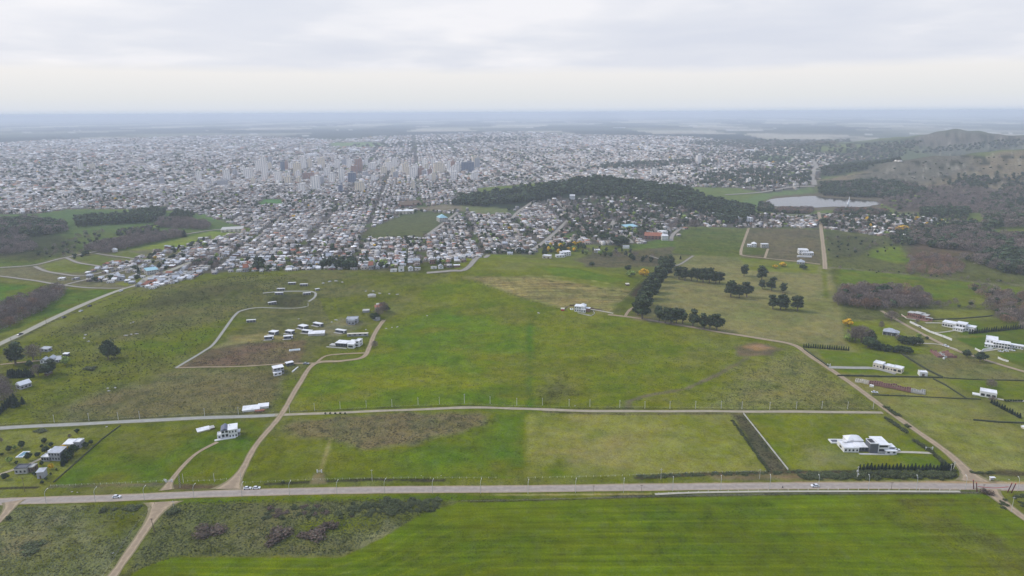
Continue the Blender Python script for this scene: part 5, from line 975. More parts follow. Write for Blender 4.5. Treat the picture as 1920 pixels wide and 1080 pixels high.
house('farm_hut', 'tiny dark fronted hut under a pale green bush right of the farmhouse', 'shed', (118, 668), (127, 668), [(0, 1, 0, 3, 2.2, 'dgrey', WR, 'shed', 1)], 'farm buildings at left')
house('storage_shed', 'long narrow grey shed among the trees below the farmhouse', 'shed', (88, 705), (99, 700), [(0, 1, 0, 2.6, 2.0, 'wood', 'metal_roof', 'shed', 0)], 'farm buildings at left')
house('barn', 'barn with a bright white roof at the edge of the leafless grove', 'barn', (39, 731), (60, 724), [(0, 1, 0, 7, 3.6, 'grey', WR, 'gable', 3)], 'farm buildings at left')
# cabins of the hilltop compound
def cabin(p0, p1, d, label):
    a, rz, L_ = site(p0, p1); r = empty('cabin', a, rz, label, 'cabin', 'dark cabins of the hilltop compound'); volume(r, 0, L_, 0, d, 2.7, 'dgrey', WR, 'flat', 2, side=False)
    MB().box(L_ - 1.1, -.12, .4, L_ - .15, -.01, 2.2).build('door', M['white'], r); MB().box(-1, -2.4, -.5, L_ * .8, -.13, .15).build('deck', M['concrete'], r)
for p0, p1, d, l in [((496, 637), (513, 636.5), 3.2, 'dark cabin with a white roof, lowest and farthest left'), ((504, 627), (516, 629), 6, 'dark cabin turned end on behind the lowest left one'), ((532, 636), (549, 635), 3.2, 'dark cabin with a white roof, lower of the middle pair'), ((535, 625), (547, 627), 5, 'dark cabin turned slightly, upper of the middle pair'),
                     ((566, 624), (583, 626), 3.4, 'dark cabin beside the pale glasshouse'), ((559, 615), (570, 618), 6, 'small dark cabin end on above the glasshouse'), ((587, 610), (601, 613), 4, 'dark cabin standing highest, apart from the rest'), ((629, 623), (646, 626), 3.6, 'dark cabin above the large modern house, farthest right')]: cabin(p0, p1, d, l)
def canopy(p0, p1, d, label):
    a, rz, L_ = site(p0, p1); r = empty('white_shelter', a, rz, label, 'shelter', 'white roofed shelters by the looped path'); MB().box(0, 0, 2.3, L_, d, 2.6, bottom=True).build('roof', M['white_roof'], r); MB().box(.4, .5, -.5, L_ - .4, d - .3, 2.29).build('wall', M['dgrey'], r)
    for x in (.1, L_ * .33, L_ * .66, L_ - .25): MB().box(x, .05, -.5, x + .15, .2, 2.29).build('post', M['white'], r)
for p0, p1, l in [((540, 534), (555, 533.5), 'white roofed shelter, topmost of all above the loop'), ((562, 536.5), (577, 536.5), 'white roofed shelter right of the topmost one'), ((519, 545), (534, 545), 'white roofed shelter just above the start of the loop'), ((515, 553), (531, 553), 'white roofed shelter inside the loop at its left'), ((568, 553.5), (583, 552.5), 'white roofed shelter inside the loop at its right bend'),
                  ((503, 571.5), (519, 570.5), 'white roofed shelter just above the lower arm of the loop'), ((592, 546), (600, 544), 'smallest white roofed shelter outside the loop bend'), ((462, 605), (480, 604), 'white roofed shelter alone on the grass below the path')]: canopy(p0, p1, 2.6, l)
house('glasshouse', 'pale flat glasshouse beside the dark cabins', 'greenhouse', (578, 630), (608, 629), [(0, 1, 0, 7, 2.0, 'concrete', WR, 'shed', 0)], 'buildings of the hilltop compound')
house('long_shed', 'long beige roofed shed between the modern house and the road', 'shed', (651, 631), (690, 630), [(0, 1, 0, 3, 2.4, 'grey', 'cream', 'flat', 4)], 'buildings of the hilltop compound')
house('modern_house', 'large white modern house with dark glass in the hilltop compound', 'house', (628, 650), (668, 653), [(0, .5, 1, 10, 3.4, 'dgrey', WR, 'flat', 4, {'big': True}), (.5, .66, 4, 11, 3.2, 'dgrey', WR, 'flat', 2), (.62, .92, -1.5, 9, 4.2, W_, WR, 'shed', 1, {'big': True}), (.86, 1.06, 4, 12, 5.6, W_, WR, 'para', 1), (-.25, .02, 0, 5, 1.2, 'concrete', 'concrete', 'flat', 0)], 'buildings of the hilltop compound',
      lambda r, L_: MB().box(-.35 * L_, -3.2, -.6, .6 * L_, -1.7, .3).build('terrace', M['concrete'], r))
house('concrete_shell', 'grey angular concrete building with a notched flat roof, unfinished', 'house', (652, 609), (664, 609), [(-.35, 1.45, 5, 15, 4.4, 'grey', 'metal_roof', 'para', 3), (0, 1.1, 0, 5, 4.4, 'grey', 'metal_roof', 'para', 2)], 'buildings of the hilltop compound')
house('slab_hut', 'small pale slab roofed hut left of the adobe house', 'shed', (680, 586), (692, 586), [(0, 1, 0, 6, 2, 'grey', 'concrete', 'flat', 0)], 'buildings of the hilltop compound')
house('adobe_house', 'orange tan adobe house with uneven roofs at the top of the dirt road', 'house', (703, 582), (720, 581), [(0, .55, 0, 8, 3.4, 'cream', 'tile', 'shed', 2), (.5, 1, 2, 10, 4.4, 'cream', 'tile', 'hip', 2), (.2, .6, 8, 13, 4, 'cream', 'concrete', 'shed', 1)], 'buildings of the hilltop compound')
house('stone_hut', 'low tan hut on the bright green patch above the adobe house', 'shed', (690, 558), (705, 557), [(0, 1, 0, 5, 2.2, 'cream', 'concrete', 'hip', 0)], 'buildings of the hilltop compound')
house('hut', 'small grey hut beside the upper end of the dirt road', 'shed', (699, 600), (706, 602), [(0, 1, 0, 5, 3.2, 'grey', 'metal_roof', 'gable', 0)], 'buildings of the hilltop compound')
house('country_house', 'tall grey and white two storey house at the fork of the dirt tracks', 'house', (514, 703), (533, 700), [(0, 1, 0, 7, 5.6, 'grey', WR, 'flat', 3, {'big': True}), (.5, 1.05, 7.1, 11, 4, W_, WR, 'flat', 1), (-.08, .7, -3, -.1, 2.4, W_, WR, 'flat', 2)], 'buildings of the hilltop compound')
house('garage', 'small dark garage with parked white panels behind the tall grey and white house', 'shed', (538, 687), (551, 684), [(0, 1, 0, 4, 2.6, 'dgrey', WR, 'flat', 2)], 'buildings of the hilltop compound')
def simple_wall(name, label, pts, h, w, m, group, cat='wall'):
    wp = [P(*q) for q in pts]; o = empty(name, wp[0], 0, label, cat, group); X0 = wp[0]
    for a, b in zip(wp[:-1], wp[1:]):
        d = math.hypot(b[0] - a[0], b[1] - a[1]); n = max(1, int(d / 9)); dx, dy = (b[0] - a[0]) / d, (b[1] - a[1]) / d; mb = MB()
        for i in range(n):
            q0 = np.array(a[:2]) + np.array([dx, dy]) * d * i / n; q1 = np.array(a[:2]) + np.array([dx, dy]) * d * (i + .97) / n; z = float(hgt(q0[:1], q0[1:2])[0]); nx, ny = -dy * w / 2, dx * w / 2
            c = [(q0[0] - nx, q0[1] - ny), (q1[0] - nx, q1[1] - ny), (q1[0] + nx, q1[1] + ny), (q0[0] + nx, q0[1] + ny)]
            mb.prism([(x - X0[0], y - X0[1]) for x, y in c], z - X0[2] - .4, z - X0[2] + h)
        mb.build('wall_run', M[m], o)
simple_wall('low_wall', 'straight white low wall lying beside the tall grey and white house', [(548, 698), (559, 688)], .8, 1.0, 'white', 'walls')
simple_wall('garden_wall', 'white panelled garden wall running beside the estate track', [(1706, 605), (1727, 615), (1745, 624), (1768, 632), (1785, 639)], 2.0, .35, 'white', 'walls')
simple_wall('garden_wall', 'short white wall and gate screen in front of the right edge mansion', [(1828, 655), (1840, 661), (1843, 657), (1862, 655)], 1.6, .35, 'white', 'walls')
simple_wall('garden_wall', 'broken white wall stub beside the estate track lower right', [(1871, 672), (1880, 676), (1891, 679)], 1.6, .35, 'white', 'walls')
simple_wall('garden_wall', 'dark brown fence wall round the lawn of the white two storey house', [(1055, 582), (1068, 573), (1085, 574), (1130, 583)], 1.3, .3, 'wood', 'walls')
simple_wall('garden_wall', 'pale curving yard wall in front of the white two storey house', [(1083, 587), (1108, 593), (1115, 588), (1112, 583)], .9, .3, 'concrete', 'walls')
simple_wall('pale_wall', 'long pale wall on the right side of the grey strip', [(1394, 776), (1425, 815), (1455, 853), (1478, 882)], 1.0, .35, 'concrete', 'walls')
simple_wall('garden_wall', 'pale terrace wall of the red brick house', [(1690, 590), (1700, 598), (1718, 600)], .8, .3, 'cream', 'walls')
def yards(pts, h, w, m, label): simple_wall('hedge_line', label, pts, h, w, m, 'clipped boundary hedges', 'hedge')
M['hedge'] = mat('clipped_hedge', lin((64, 68, 46)), .9, .35, 1.2); 
yards([(1507, 655), (1525, 668), (1545, 682), (1553, 688)], 1.3, .9, 'hedge', 'clipped dark hedge along the dirt road bend beside the cream house lot')
yards([(1692, 665), (1715, 680), (1740, 695), (1768, 709)], 1.4, 1.2, 'hedge', 'clipped dark hedge slanting down to the right of the cream house')
yards([(1570, 705), (1620, 706), (1680, 707), (1768, 709)], 1.1, 1.0, 'hedge', 'clipped dark hedge along the bottom of the cream house lot')
yards([(1750, 711), (1775, 724), (1812, 748)], 1.0, .8, 'hedge', 'thin dark hedge slanting down from the hedge corner'); yards([(1635, 741), (1700, 743), (1780, 747), (1840, 749)], .7, .6, 'hedge', 'thin dark hedge under the brick foundations')
yards([(1770, 709), (1850, 713), (1935, 715)], .8, .7, 'hedge', 'thin dark hedge running right from the hedge corner'); yards([(1825, 788), (1870, 792), (1930, 794)], 1.0, 1.0, 'hedge', 'dark hedge in the pasture near the right picture edge')
yards([(1740, 600), (1800, 598), (1850, 594), (1862, 592)], 1.0, 1, 'hedge', 'dark hedge behind the white mansion'); yards([(226, 798), (190, 825), (140, 870), (100, 905)], .6, .5, 'hedge', 'thin hedge between the garden lot and the green field')
# unfinished houses
def ruin(name, label, p0, p1, nx, dep, seed, cols, h=1.0):
    a, rz, L_ = site(p0, p1); r = empty(name, a, rz, label, 'building site', 'unfinished houses'); g = random.Random(seed); c = L_ / nx
    for i in range(nx):
        m = MB(); k = cols[min(len(cols) - 1, int(i / nx * len(cols)))]; y0 = g.uniform(-1, 1); dd = dep * g.uniform(.7, 1.1); x = i * c
        for wx in (x, x + c * .5): m.box(wx, y0, -.4, wx + .35, y0 + dd, h * g.uniform(.6, 1.2))
        for wy in (y0, y0 + dd * .45, y0 + dd): m.box(x + .36, wy, -.4, x + c * .98, wy + .35, h * g.uniform(.6, 1.2))
        m.build('foundation_wall', M[k], r)
    MB().box(.22 * L_, -4.5, -.3, .28 * L_, -2.5, 1.2, bottom=True).build('material_pile', M['white'], r)
ruin('building_site', 'long maze of brick foundation walls in the lot below the cream house', (1603, 716), (1735, 741), 15, 8, 3, ['cream', 'brick', 'brick', 'brick', 'concrete'], 1.1)
ruin('building_site', 'cluster of half built brick walls beside the estate track', (1757, 670), (1793, 671), 6, 14, 8, ['brick', 'concrete', 'brick', 'brick'], 2.2)
house('country_house', 'white two storey house with a pyramid roof at the corner of the meadow', 'house', (1077, 584), (1097, 586), [(0, .62, 0, 9, 6.0, W_, WR, 'flat', 3), (.45, .95, 1, 10, 6.2, W_, WR, 'hip', 0), (.62, 1.05, -1, .9, 3.0, W_, WR, 'flat', 2), (1.0, 1.35, 4, 9, 3.4, 'brick', WR, 'flat', 0)], 'houses among the fields')
house('play_hut', 'small pink and red hut at the corner of the meadow lawn', 'shed', (1052, 583), (1058, 583), [(0, 1, 0, 3, 2.2, 'red', 'cream', 'gable', 0)], 'houses among the fields')
OG = 'houses along the top of the meadow'
house('house', 'small pinkish box house at the top of the meadow', 'house', (1017, 484), (1032, 485), [(0, 1, 0, 9, 4, 'cream', WR, 'para', 2, {'door': True})], OG)
house('house', 'white stepped house of several boxes at the top of the meadow', 'house', (1043, 483), (1072, 482), [(0, .55, 0, 7, 3.2, W_, WR, 'para', 3), (.35, .75, 7, 16, 6, W_, WR, 'para', 2), (.6, 1.05, 10, 22, 6, W_, WR, 'flat', 3)], OG)
house('house', 'white roofed house half hidden by a big dark tree above the meadow', 'house', (1115, 474), (1125, 474), [(0, 1, 0, 9, 4.4, W_, WR, 'flat', 2)], OG)
house('shed', 'long white shed alone on the grass at the suburb edge', 'shed', (1168, 466), (1180, 466), [(0, 1, 0, 8, 3.6, W_, WR, 'para', 0)], OG)
house('house', 'pale green roofed house behind the hedge at the top of the meadow', 'house', (968, 474), (985, 473), [(0, 1, 0, 10, 4, 'cream', 'metal_roof', 'hip', 3)], OG)
house('house', 'white pointed house left in the lot by the lane', 'house', (1401, 463), (1418, 464), [(0, .5, 0, 9, 3.4, W_, WR, 'flat', 2), (.45, 1, 1, 11, 5.4, W_, WR, 'hip', 2)], OG)
house('house', 'grey white two storey house with rows of openings in the lot by the lane', 'house', (1428, 465), (1441, 465), [(0, 1, 0, 8, 6.2, 'concrete', WR, 'para', 4)], OG)
house('house', 'big white stepped two storey house beside the lane', 'house', (1499, 478), (1526, 479), [(0, .66, 5, 18, 7, W_, WR, 'para', 4), (.2, .85, 0, 5, 4, W_, WR, 'flat', 4), (.66, 1, 2, 12, 3.6, W_, WR, 'flat', 2)], OG)
house('long_shed', 'low white slab shed below the big stepped house', 'shed', (1495, 482), (1522, 483), [(0, 1, 0, 3, 1.6, W_, WR, 'flat', 0)], OG)
house('farmhouse', 'low pale farmhouse with spread roofs inside the hedged lot', 'house', (1494, 495), (1508, 496), [(0, 1, 0, 10, 3.2, 'concrete', 'metal_roof', 'hip', 3)], OG)
house('cabin', 'tiny brown roofed shelter alone on the upper meadow', 'shed', (1174, 536), (1180, 536), [(0, 1, 0, 4, 2, 'wood', 'cream', 'shed', 0)], OG)
BG = 'large halls in the town'
for l, p0, p1, d, h, wl, rf, st in [('blue roofed hall at the edge of the near left suburb', (276, 516), (298, 513), 14, 6, 'concrete', 'plastic', 'shed'), ('long beige flat hall beside the sports field', (414, 436), (455, 434), 34, 5, 'cream', 'concrete', 'flat'), ('white marquee by the road above the new streets', (211, 473), (221, 472), 7, 4, W_, WR, 'hip'), ('flat grey court slab shelter on the sports field', (371, 450), (390, 449), 12, 3, 'grey', 'concrete', 'flat'),
                              ('long red roofed row building at the suburb edge', (1208, 448), (1240, 449), 16, 6, 'brick', 'tile', 'gable'), ('pale teal roofed hall near the circle', (1174, 432), (1196, 430), 18, 6, 'concrete', 'plastic', 'shed'), ('white tall block right of the red roofed row', (1241, 451), (1253, 451), 16, 8, W_, WR, 'para'), ('white block above the tall one at the suburb edge', (1242, 443), (1252, 442), 16, 8, W_, WR, 'para'),
                              ('white clinic like hall at the foot of the wooded hill', (1388, 417), (1412, 416), 30, 8, W_, WR, 'para'), ('white hall in the middle of the wooded hillside', (1068, 374), (1078, 374), 22, 9, W_, WR, 'para'), ('wide white hall near the hill park', (742, 402), (775, 401), 26, 7, 'cream', WR, 'flat'), ('brown stadium roofed hall above the hill park', (752, 388), (792, 384), 40, 4, 'brick', 'wood', 'shed'), ('pale green domed hall right of the hill park', (824, 417), (840, 416), 24, 9, 'concrete', 'plastic', 'hip')]:
    house('hall', l, 'hall', p0, p1, [(0, 1, 0, d, h, wl, rf, st, 5)], BG)
for i, (a, b, c) in enumerate([(105, 271, 14), (150, 269, 18), (178, 266, 16), (195, 275, 26), (228, 275, 18), (395, 262, 12), (322, 263, 12), (870, 256, 14), (1150, 240, 22), (20, 275, 14), (420, 279, 24), (1395, 285, 16), (655, 284, 14), (570, 293, 20)]):
    a0, rz, L_ = site((a, b), (a + c, b)); r = empty('warehouse', a0, rz, 'far white warehouse roof on the hazy plain beyond the city', 'warehouse', 'far warehouses'); volume(r, 0, L_, 0, 60, 11, W_, WR, 'flat', 0)
# ------------------------------------------------------------ the town
TA = R(-8.0)   # street grid heading
tw_poly = wpoly(TOWN)
def in_town(X, Y, pad=0):
    k = inpoly(X, Y, tw_poly)
    for g in GREENS: k &= ~inpoly(X, Y, g)
    return k
def road_clear(X, Y, k, m=9):
    for p, ww in ROADS:
        if p[:, 1].max() < 850: continue
        lo, hi = p.min(0) - 40, p.max(0) + 40; c = np.nonzero(k & (X > lo[0]) & (X < hi[0]) & (Y > lo[1]) & (Y < hi[1]))[0]
        if len(c): d = np.min(np.hypot(X[c, None] - p[None, :, 0], Y[c, None] - p[None, :, 1]), 1); k[c[d < ww.mean() + m]] = False
    return k
def rot(x, y, a): return x * math.cos(a) - y * math.sin(a), x * math.sin(a) + y * math.cos(a)
H_ = []   # x, y, heading, w, d, h
def lots(y0, y1, lw, ld, BW, BD, street):
    """rows of lots in street blocks, in the rotated street frame"""
    X = np.arange(-6500, 6500, lw); Y = np.arange(y0, y1, ld); U, V = np.meshgrid(X, Y); U = U.ravel(); V = V.ravel()
    U = U + RNG.uniform(-.15, .15, U.size) * lw; V = V + RNG.uniform(-.15, .15, V.size) * ld
    k = ((U % BW) > street) & ((V % BD) > street); U = U[k]; V = V[k]
    x, y = rot(U, V, -TA); return x, y
near_a = 2300; mid_a = 4000
bands = [(850, near_a, 10.5, 12, 100, 100, 11), (near_a, mid_a, 15.5, 17.5, 106, 106, 13), (mid_a, 7600, 27, 30, 120, 120, 16), (7600, 11500, 44, 48, 150, 150, 20)]
HX = []
for bi, (a, b, lw, ld, BW, BD, st) in enumerate(bands):
    x, y = lots(a - 1200, b + 1200, lw, ld, BW, BD, st); r = np.hypot(x, y); k = (r > a) & (r < b) & (np.abs(np.arctan2(x, y)) < R(46)); x, y = x[k], y[k]
    k = in_town(x, y); k = road_clear(x, y, k, 5); x, y = x[k], y[k]
    px, py, _ = proj(x, y, hgt(x, y)); dens = np.full(len(x), .86)
    dens[(px > 1040) & (px < 1480) & (py > 352) & (py < 445)] = .48       # leafy hillside suburb
    dens[(px > 1540) & (py > 395)] = .65; dens[(px > 1300) & (py < 352)] *= .62; dens[(px > 1500) & (py < 345)] *= 1.1
    dens[(px < 420) & (py > 455)] = .9; dens *= np.clip(.35 + 1.5 * fbm(x, y, 170, 55), .3, 1); dens[(px < 440) & (py > 470) & (py < 545) & (px > 130)] = 1.
    fadeo = np.clip((py - 240) / 22, .12, 1); dens *= fadeo
    k = RNG.random(len(x)) < dens; x, y = x[k], y[k]; n = len(x)
    w = lw * RNG.uniform(.50, .92, n); d = ld * RNG.uniform(.45, .85, n); h = RNG.choice([2.6, 2.9, 3.3, 5.2, 6.5], n, p=[.40, .31, .2, .06, .03]) * RNG.uniform(.9, 1.1, n)
    cpx, cpy, _ = proj(x, y, 0); core = np.exp(-((cpx - 700) / 260) ** 2 - ((cpy - 325) / 22) ** 2); h = h * (1 + core * RNG.uniform(0, 2.2, n) * (RNG.random(n) < .6))
    HX.append(np.stack([x, y, -TA + RNG.choice([0, math.pi / 2], n) + RNG.normal(0, .03, n), w, d, h, np.full(n, bi)], 1))
HX = np.concatenate(HX); 
for (bx, by, bl) in BLD: HX = HX[np.hypot(HX[:, 0] - bx, HX[:, 1] - by) > bl * .6 + 8]
hz_ = hgt(HX[:, 0], HX[:, 1]); px, py, dep = proj(HX[:, 0], HX[:, 1], hz_); print('houses', len(HX))
vis_ = (px > 0) & (px < 1920) & (py > 200); score = np.where(vis_, np.maximum(HX[:, 3], HX[:, 4]) / dep, 0); order = np.argsort(-score); NEAR = order[:292]; FAR = np.setdiff1d(np.arange(len(HX)), NEAR)
# individual houses of the near edge, copied from twelve models
ROOFS = [('metal_roof', 'gable', 'grey metal gabled roof'), ('metal_roof', 'shed', 'plain grey sloping roof'), ('white_roof', 'flat', 'flat white roof'), ('tile', 'gable', 'rust red tiled roof'), ('tile', 'hip', 'rust red hipped roof'), ('concrete', 'para', 'flat concrete roof'), ('white_roof', 'gable', 'pale gabled roof'), ('concrete', 'flat', 'flat buff roof')]
WALLS = [('white', 'white walls'), ('cream', 'cream walls'), ('brick', 'bare brick walls'), ('grey', 'grey walls')]
MODELS = {}
def near_house(i, x, y, z, rz, w, d, h):
    ri = int(RNG.choice(8, p=[.22, .22, .08, .09, .05, .16, .05, .13])); wi = int(RNG.choice(4, p=[.28, .28, .2, .24])); key = (ri, wi)
    pxx = float(px[i]); pyy = float(py[i])
    reg = 'in the far left suburb' if pxx < 430 else ('just behind the left slope' if pxx < 690 else ('below the hill park' if pxx < 915 else ('above the central meadow' if pxx < 1290 else 'beside the lake lane')))
    lab = 'low house with %s and %s %s' % (WALLS[wi][1], ROOFS[ri][2], reg); s = (w / 10.2, d / 10.2, h / 4.0)
    if key not in MODELS:
        r = empty('town_house', (x, y, z), rz, lab, 'house', 'small houses at the near edge of the town', s); volume(r, -4.5, 4.5, -4.5, 4.5, 3.6, WALLS[wi][0], ROOFS[ri][0], ROOFS[ri][1], 3, door=True)
        MB().tube((2.2, 1.5, 3.6), (2.2, 1.5, 5.2), .55, n=8).build('water_tank', M['grey'], r); MODELS[key] = r
    else: copytree(MODELS[key], (x, y, z), rz, lab, s)
for i in NEAR: near_house(i, HX[i, 0], HX[i, 1], float(hz_[i]), HX[i, 2], HX[i, 3], HX[i, 4], HX[i, 5])
# every other house of the city in one object
def mass(name, A, Z, kind='stuff'):
    n = len(A); x, y, a, w, d, h = A[:, :6].T; ca, sa = np.cos(a), np.sin(a)
    flat = RNG.random(n) < .62; rh = np.where(flat, .2, np.minimum(w, d) * .22); loc = []
    for u, v, zz in ((-.5, -.5, 0), (.5, -.5, 0), (.5, .5, 0), (-.5, .5, 0), (-.5, -.5, 1), (.5, -.5, 1), (.5, .5, 1), (-.5, .5, 1)): loc.append((u * w, v * d, (h * zz if zz else -1.5 + 0 * h)))
    loc.append((-.5 * w, 0 * d, h + rh)); loc.append((.5 * w, 0 * d, h + rh)); V = np.stack([np.stack([lx * ca - ly * sa + x, lx * sa + ly * ca + y, lz + Z], 1) for lx, ly, lz in loc], 1).reshape(-1, 3)
    o = (np.arange(n) * 10)[:, None]; Qs = []; wc = []; g = RNG
    PW = 1.25 * np.array([lin(c) for c in [(206, 202, 196), (190, 180, 166), (172, 168, 162), (160, 134, 116), (128, 118, 110), (214, 208, 206), (176, 156, 140), (148, 144, 146)]]); PR = 1.25 * np.array([lin(c) for c in [(196, 194, 192), (168, 164, 160), (146, 142, 140), (214, 212, 208), (120, 112, 106), (150, 104, 84), (132, 122, 112), (180, 170, 158)]])
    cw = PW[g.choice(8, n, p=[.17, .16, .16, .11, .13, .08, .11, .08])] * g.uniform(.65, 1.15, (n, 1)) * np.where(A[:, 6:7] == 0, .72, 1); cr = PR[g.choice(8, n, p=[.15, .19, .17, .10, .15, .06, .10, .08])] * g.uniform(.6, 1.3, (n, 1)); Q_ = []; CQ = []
    for q in ((0, 1, 5, 4), (1, 2, 6, 5), (2, 3, 7, 6), (3, 0, 4, 7)): Q_.append(o + np.array(q)); CQ.append(cw * g.uniform(.8, 1.05, (n, 1)))
    for q in ((4, 5, 9, 8), (8, 9, 6, 7)): Q_.append(o + np.array(q)); CQ.append(cr)
    T = [o + np.array((4, 8, 7)), o + np.array((5, 6, 9))]
    return npmesh(name, V, [np.concatenate(Q_), np.concatenate(T)], np.concatenate(CQ + [cw, cw]), mat=M['attr'])
tag(link('distant_houses', mass('distant_houses', HX[FAR], hz_[FAR])), kind='stuff')
# yard walls, sheds and window openings of the nearer part of the mass read as small dark and pale boxes
K = FAR[(HX[FAR, 6] == 0)]; A = HX[K].copy(); n = len(A); off = RNG.uniform(.5, .85, (n, 2)) * np.stack([A[:, 3], A[:, 4]], 1) * RNG.choice([-1, 1], (n, 2)); ca, sa = np.cos(A[:, 2]), np.sin(A[:, 2]); A[:, 0] += off[:, 0] * ca - off[:, 1] * sa; A[:, 1] += off[:, 0] * sa + off[:, 1] * ca
A[:, 3] *= RNG.uniform(.25, .6, n); A[:, 4] *= RNG.uniform(.2, .5, n); A[:, 5] = RNG.uniform(2.0, 3.0, n); kk = in_town(A[:, 0], A[:, 1]); A = A[kk]; tag(link('distant_sheds', mass('distant_sheds', A, hgt(A[:, 0], A[:, 1]))), kind='stuff')
o_ = HX[FAR][HX[FAR, 6] == 0]; zo = hz_[FAR][HX[FAR, 6] == 0]; V = []; F = []; b0 = 0
for u in (-.25, .22):
    x, y, a, w, d, h = o_[:, :6].T; ca, sa = np.cos(a), np.sin(a)
    for vs_, ax in ((-.5, 0), (.5, 0), (-.5, 1), (.5, 1)):
        ww = .12; p = []
        for du, zz in ((-ww, .9), (ww, .9), (ww, 2.2), (-ww, 2.2)):
            if ax == 0: lx, ly = (u + du) * w, vs_ * d + np.sign(vs_) * .05
            else: lx, ly = vs_ * w + np.sign(vs_) * .05, (u + du) * d
            p.append(np.stack([lx * ca - ly * sa + x, lx * sa + ly * ca + y, zo + zz], 1))
        V.append(np.stack(p, 1).reshape(-1, 3)); n = len(x); F.append(np.arange(n * 4).reshape(n, 4) + b0); b0 += n * 4
tag(link('distant_windows', npmesh('distant_windows', np.concatenate(V), [np.concatenate(F)], mat=M['glass'])), kind='stuff')
# towers of the centre, each a thing: shaft, glazing bands, roof parapet, lift house
def tower(px0, py0, top, wpx, wall, label, group='apartment towers of the city centre'):
    x, y, z = P(px0, py0); m_ = float(proj(x, y, z)[2]) / FPX; w = wpx * m_ * .95; h = (py0 - top) * m_ * 1.18; d = min(max(w * .8, 12), 24); r = empty('apartment_tower', (x, y, z), -TA + RNG.choice([0, .1, -.15]), label, 'tower', group)
    MB().box(-w / 2, 0, -2, w / 2, d, h).build('wall', M[wall], r); m = MB(); nf = max(3, int(h / 3.1)); nc = max(2, int(w / 6))
    for f in range(nf):
        z0 = f * h / nf + .9
        for c in range(nc):
            a = -w / 2 + (c + .28) * w / nc; b = -w / 2 + (c + .72) * w / nc; m.box(a, -.12, z0, b, -.02, z0 + 1.5)
        m.box(-w / 2 - .12, d * .2, z0, -w / 2 - .02, d * .8, z0 + 1.5); m.box(w / 2 + .02, d * .2, z0, w / 2 + .12, d * .8, z0 + 1.5)
    m.build('glazing', M['tglass'], r); MB().box(-w / 2 - .2, -.3, h, w / 2 + .2, d + .2, h + .9).build('roof', M['concrete'], r); q = RNG.uniform(-.2, .1); MB().box(q * w, d * .3, h + .9, (q + .35) * w, d * .7, h + 4.6).build('lift_house', M[wall], r)
M['tglass'] = mat('tower_glass', lin((140, 142, 148)), .4, .1, .5); M['tower_brown'] = mat('tower_brown', lin((160, 122, 106)), .8, .08, .3); M['tower_pale'] = mat('tower_pale', lin((246, 240, 232)), .8, .06, .3); M['tower_cream'] = mat('tower_cream', lin((228, 214, 190)), .8, .06, .3); M['tower_grey'] = mat('tower_grey', lin((168, 168, 172)), .8, .06, .3); M['tower_blue'] = mat('tower_blue', lin((96, 106, 128)), .6, .06, .3)
TW = [(496, 340, 302, 9, 'pale'), (485, 325, 305, 12, 'pale'), (521, 343, 325, 11, 'pale'), (530, 322, 306, 7, 'blue'), (569, 320, 300, 9, 'pale'), (580, 315, 306, 10, 'grey'), (591, 355, 335, 15, 'pale'), (558, 330, 310, 15, 'cream'), (573, 335, 326, 11, 'brown'), (602, 316, 300, 12, 'cream'), (632, 320, 304, 9, 'pale'), (646, 311, 301, 10, 'grey'), (655, 315, 301, 9, 'pale'),
      (673, 321, 302, 14, 'brown'), (687, 310, 299, 6, 'pale'), (697, 320, 309, 14, 'pale'), (740, 316, 300, 9, 'pale'), (730, 320, 307, 12, 'pale'), (765, 330, 316, 7, 'cream'), (779, 330, 312, 10, 'pale'), (790, 330, 317, 10, 'brown'), (824, 325, 309, 20, 'cream'), (859, 321, 307, 10, 'pale'), (877, 322, 307, 25, 'blue'), (850, 320, 305, 8, 'brown'), (660, 342, 327, 15, 'blue'), (640, 340, 320, 10, 'pale'), (622, 342, 328, 12, 'pale'), (639, 361, 349, 8, 'blue'), (675, 360, 345, 18, 'cream'), (565, 360, 348, 10, 'pale'),
      (775, 355, 343, 7, 'cream'), (720, 328, 316, 12, 'cream'), (151, 320, 307, 8, 'pale'), (174, 319, 309, 7, 'cream'), (372, 338, 325, 8, 'pale'), (425, 338, 322, 12, 'pale'), (465, 335, 320, 15, 'pale'), (303, 345, 336, 8, 'grey'), (415, 348, 340, 16, 'grey'), (1311, 308, 294, 9, 'pale'), (1226, 328, 319, 10, 'pale'), (1168, 325, 319, 8, 'cream'), (1418, 285, 279, 5, 'pale'), (545, 318, 308, 8, 'pale'), (612, 330, 318, 9, 'pale'), (505, 318, 308, 8, 'cream'), (540, 338, 326, 9, 'pale'), (603, 345, 334, 9, 'grey'),
      (700, 340, 330, 9, 'pale'), (742, 335, 325, 10, 'grey'), (805, 340, 331, 9, 'pale'), (560, 345, 335, 9, 'cream'), (655, 330, 320, 8, 'cream'), (685, 332, 324, 10, 'grey'), (710, 312, 303, 7, 'pale'), (752, 322, 313, 8, 'pale'), (800, 318, 310, 8, 'cream'), (475, 345, 336, 8, 'cream'), (455, 322, 314, 8, 'pale'), (440, 330, 321, 7, 'grey'), (890, 335, 328, 9, 'pale'), (1095, 305, 298, 8, 'cream'), (1405, 345, 337, 8, 'pale')]
rg_ = np.random.default_rng(77)
for i in range(34):
    a_ = float(rg_.uniform(470, 900)); b_ = float(rg_.uniform(312, 345)); h__ = float(rg_.uniform(9, 17)); TW.append((round(a_), round(b_), round(b_ - h__), float(rg_.uniform(6, 12)), str(rg_.choice(['pale', 'cream', 'grey', 'brown'], p=[.55, .25, .12, .08]))))
NM = {'pale': 'whitish', 'cream': 'cream', 'brown': 'reddish brown', 'grey': 'grey', 'blue': 'dark bluish'}
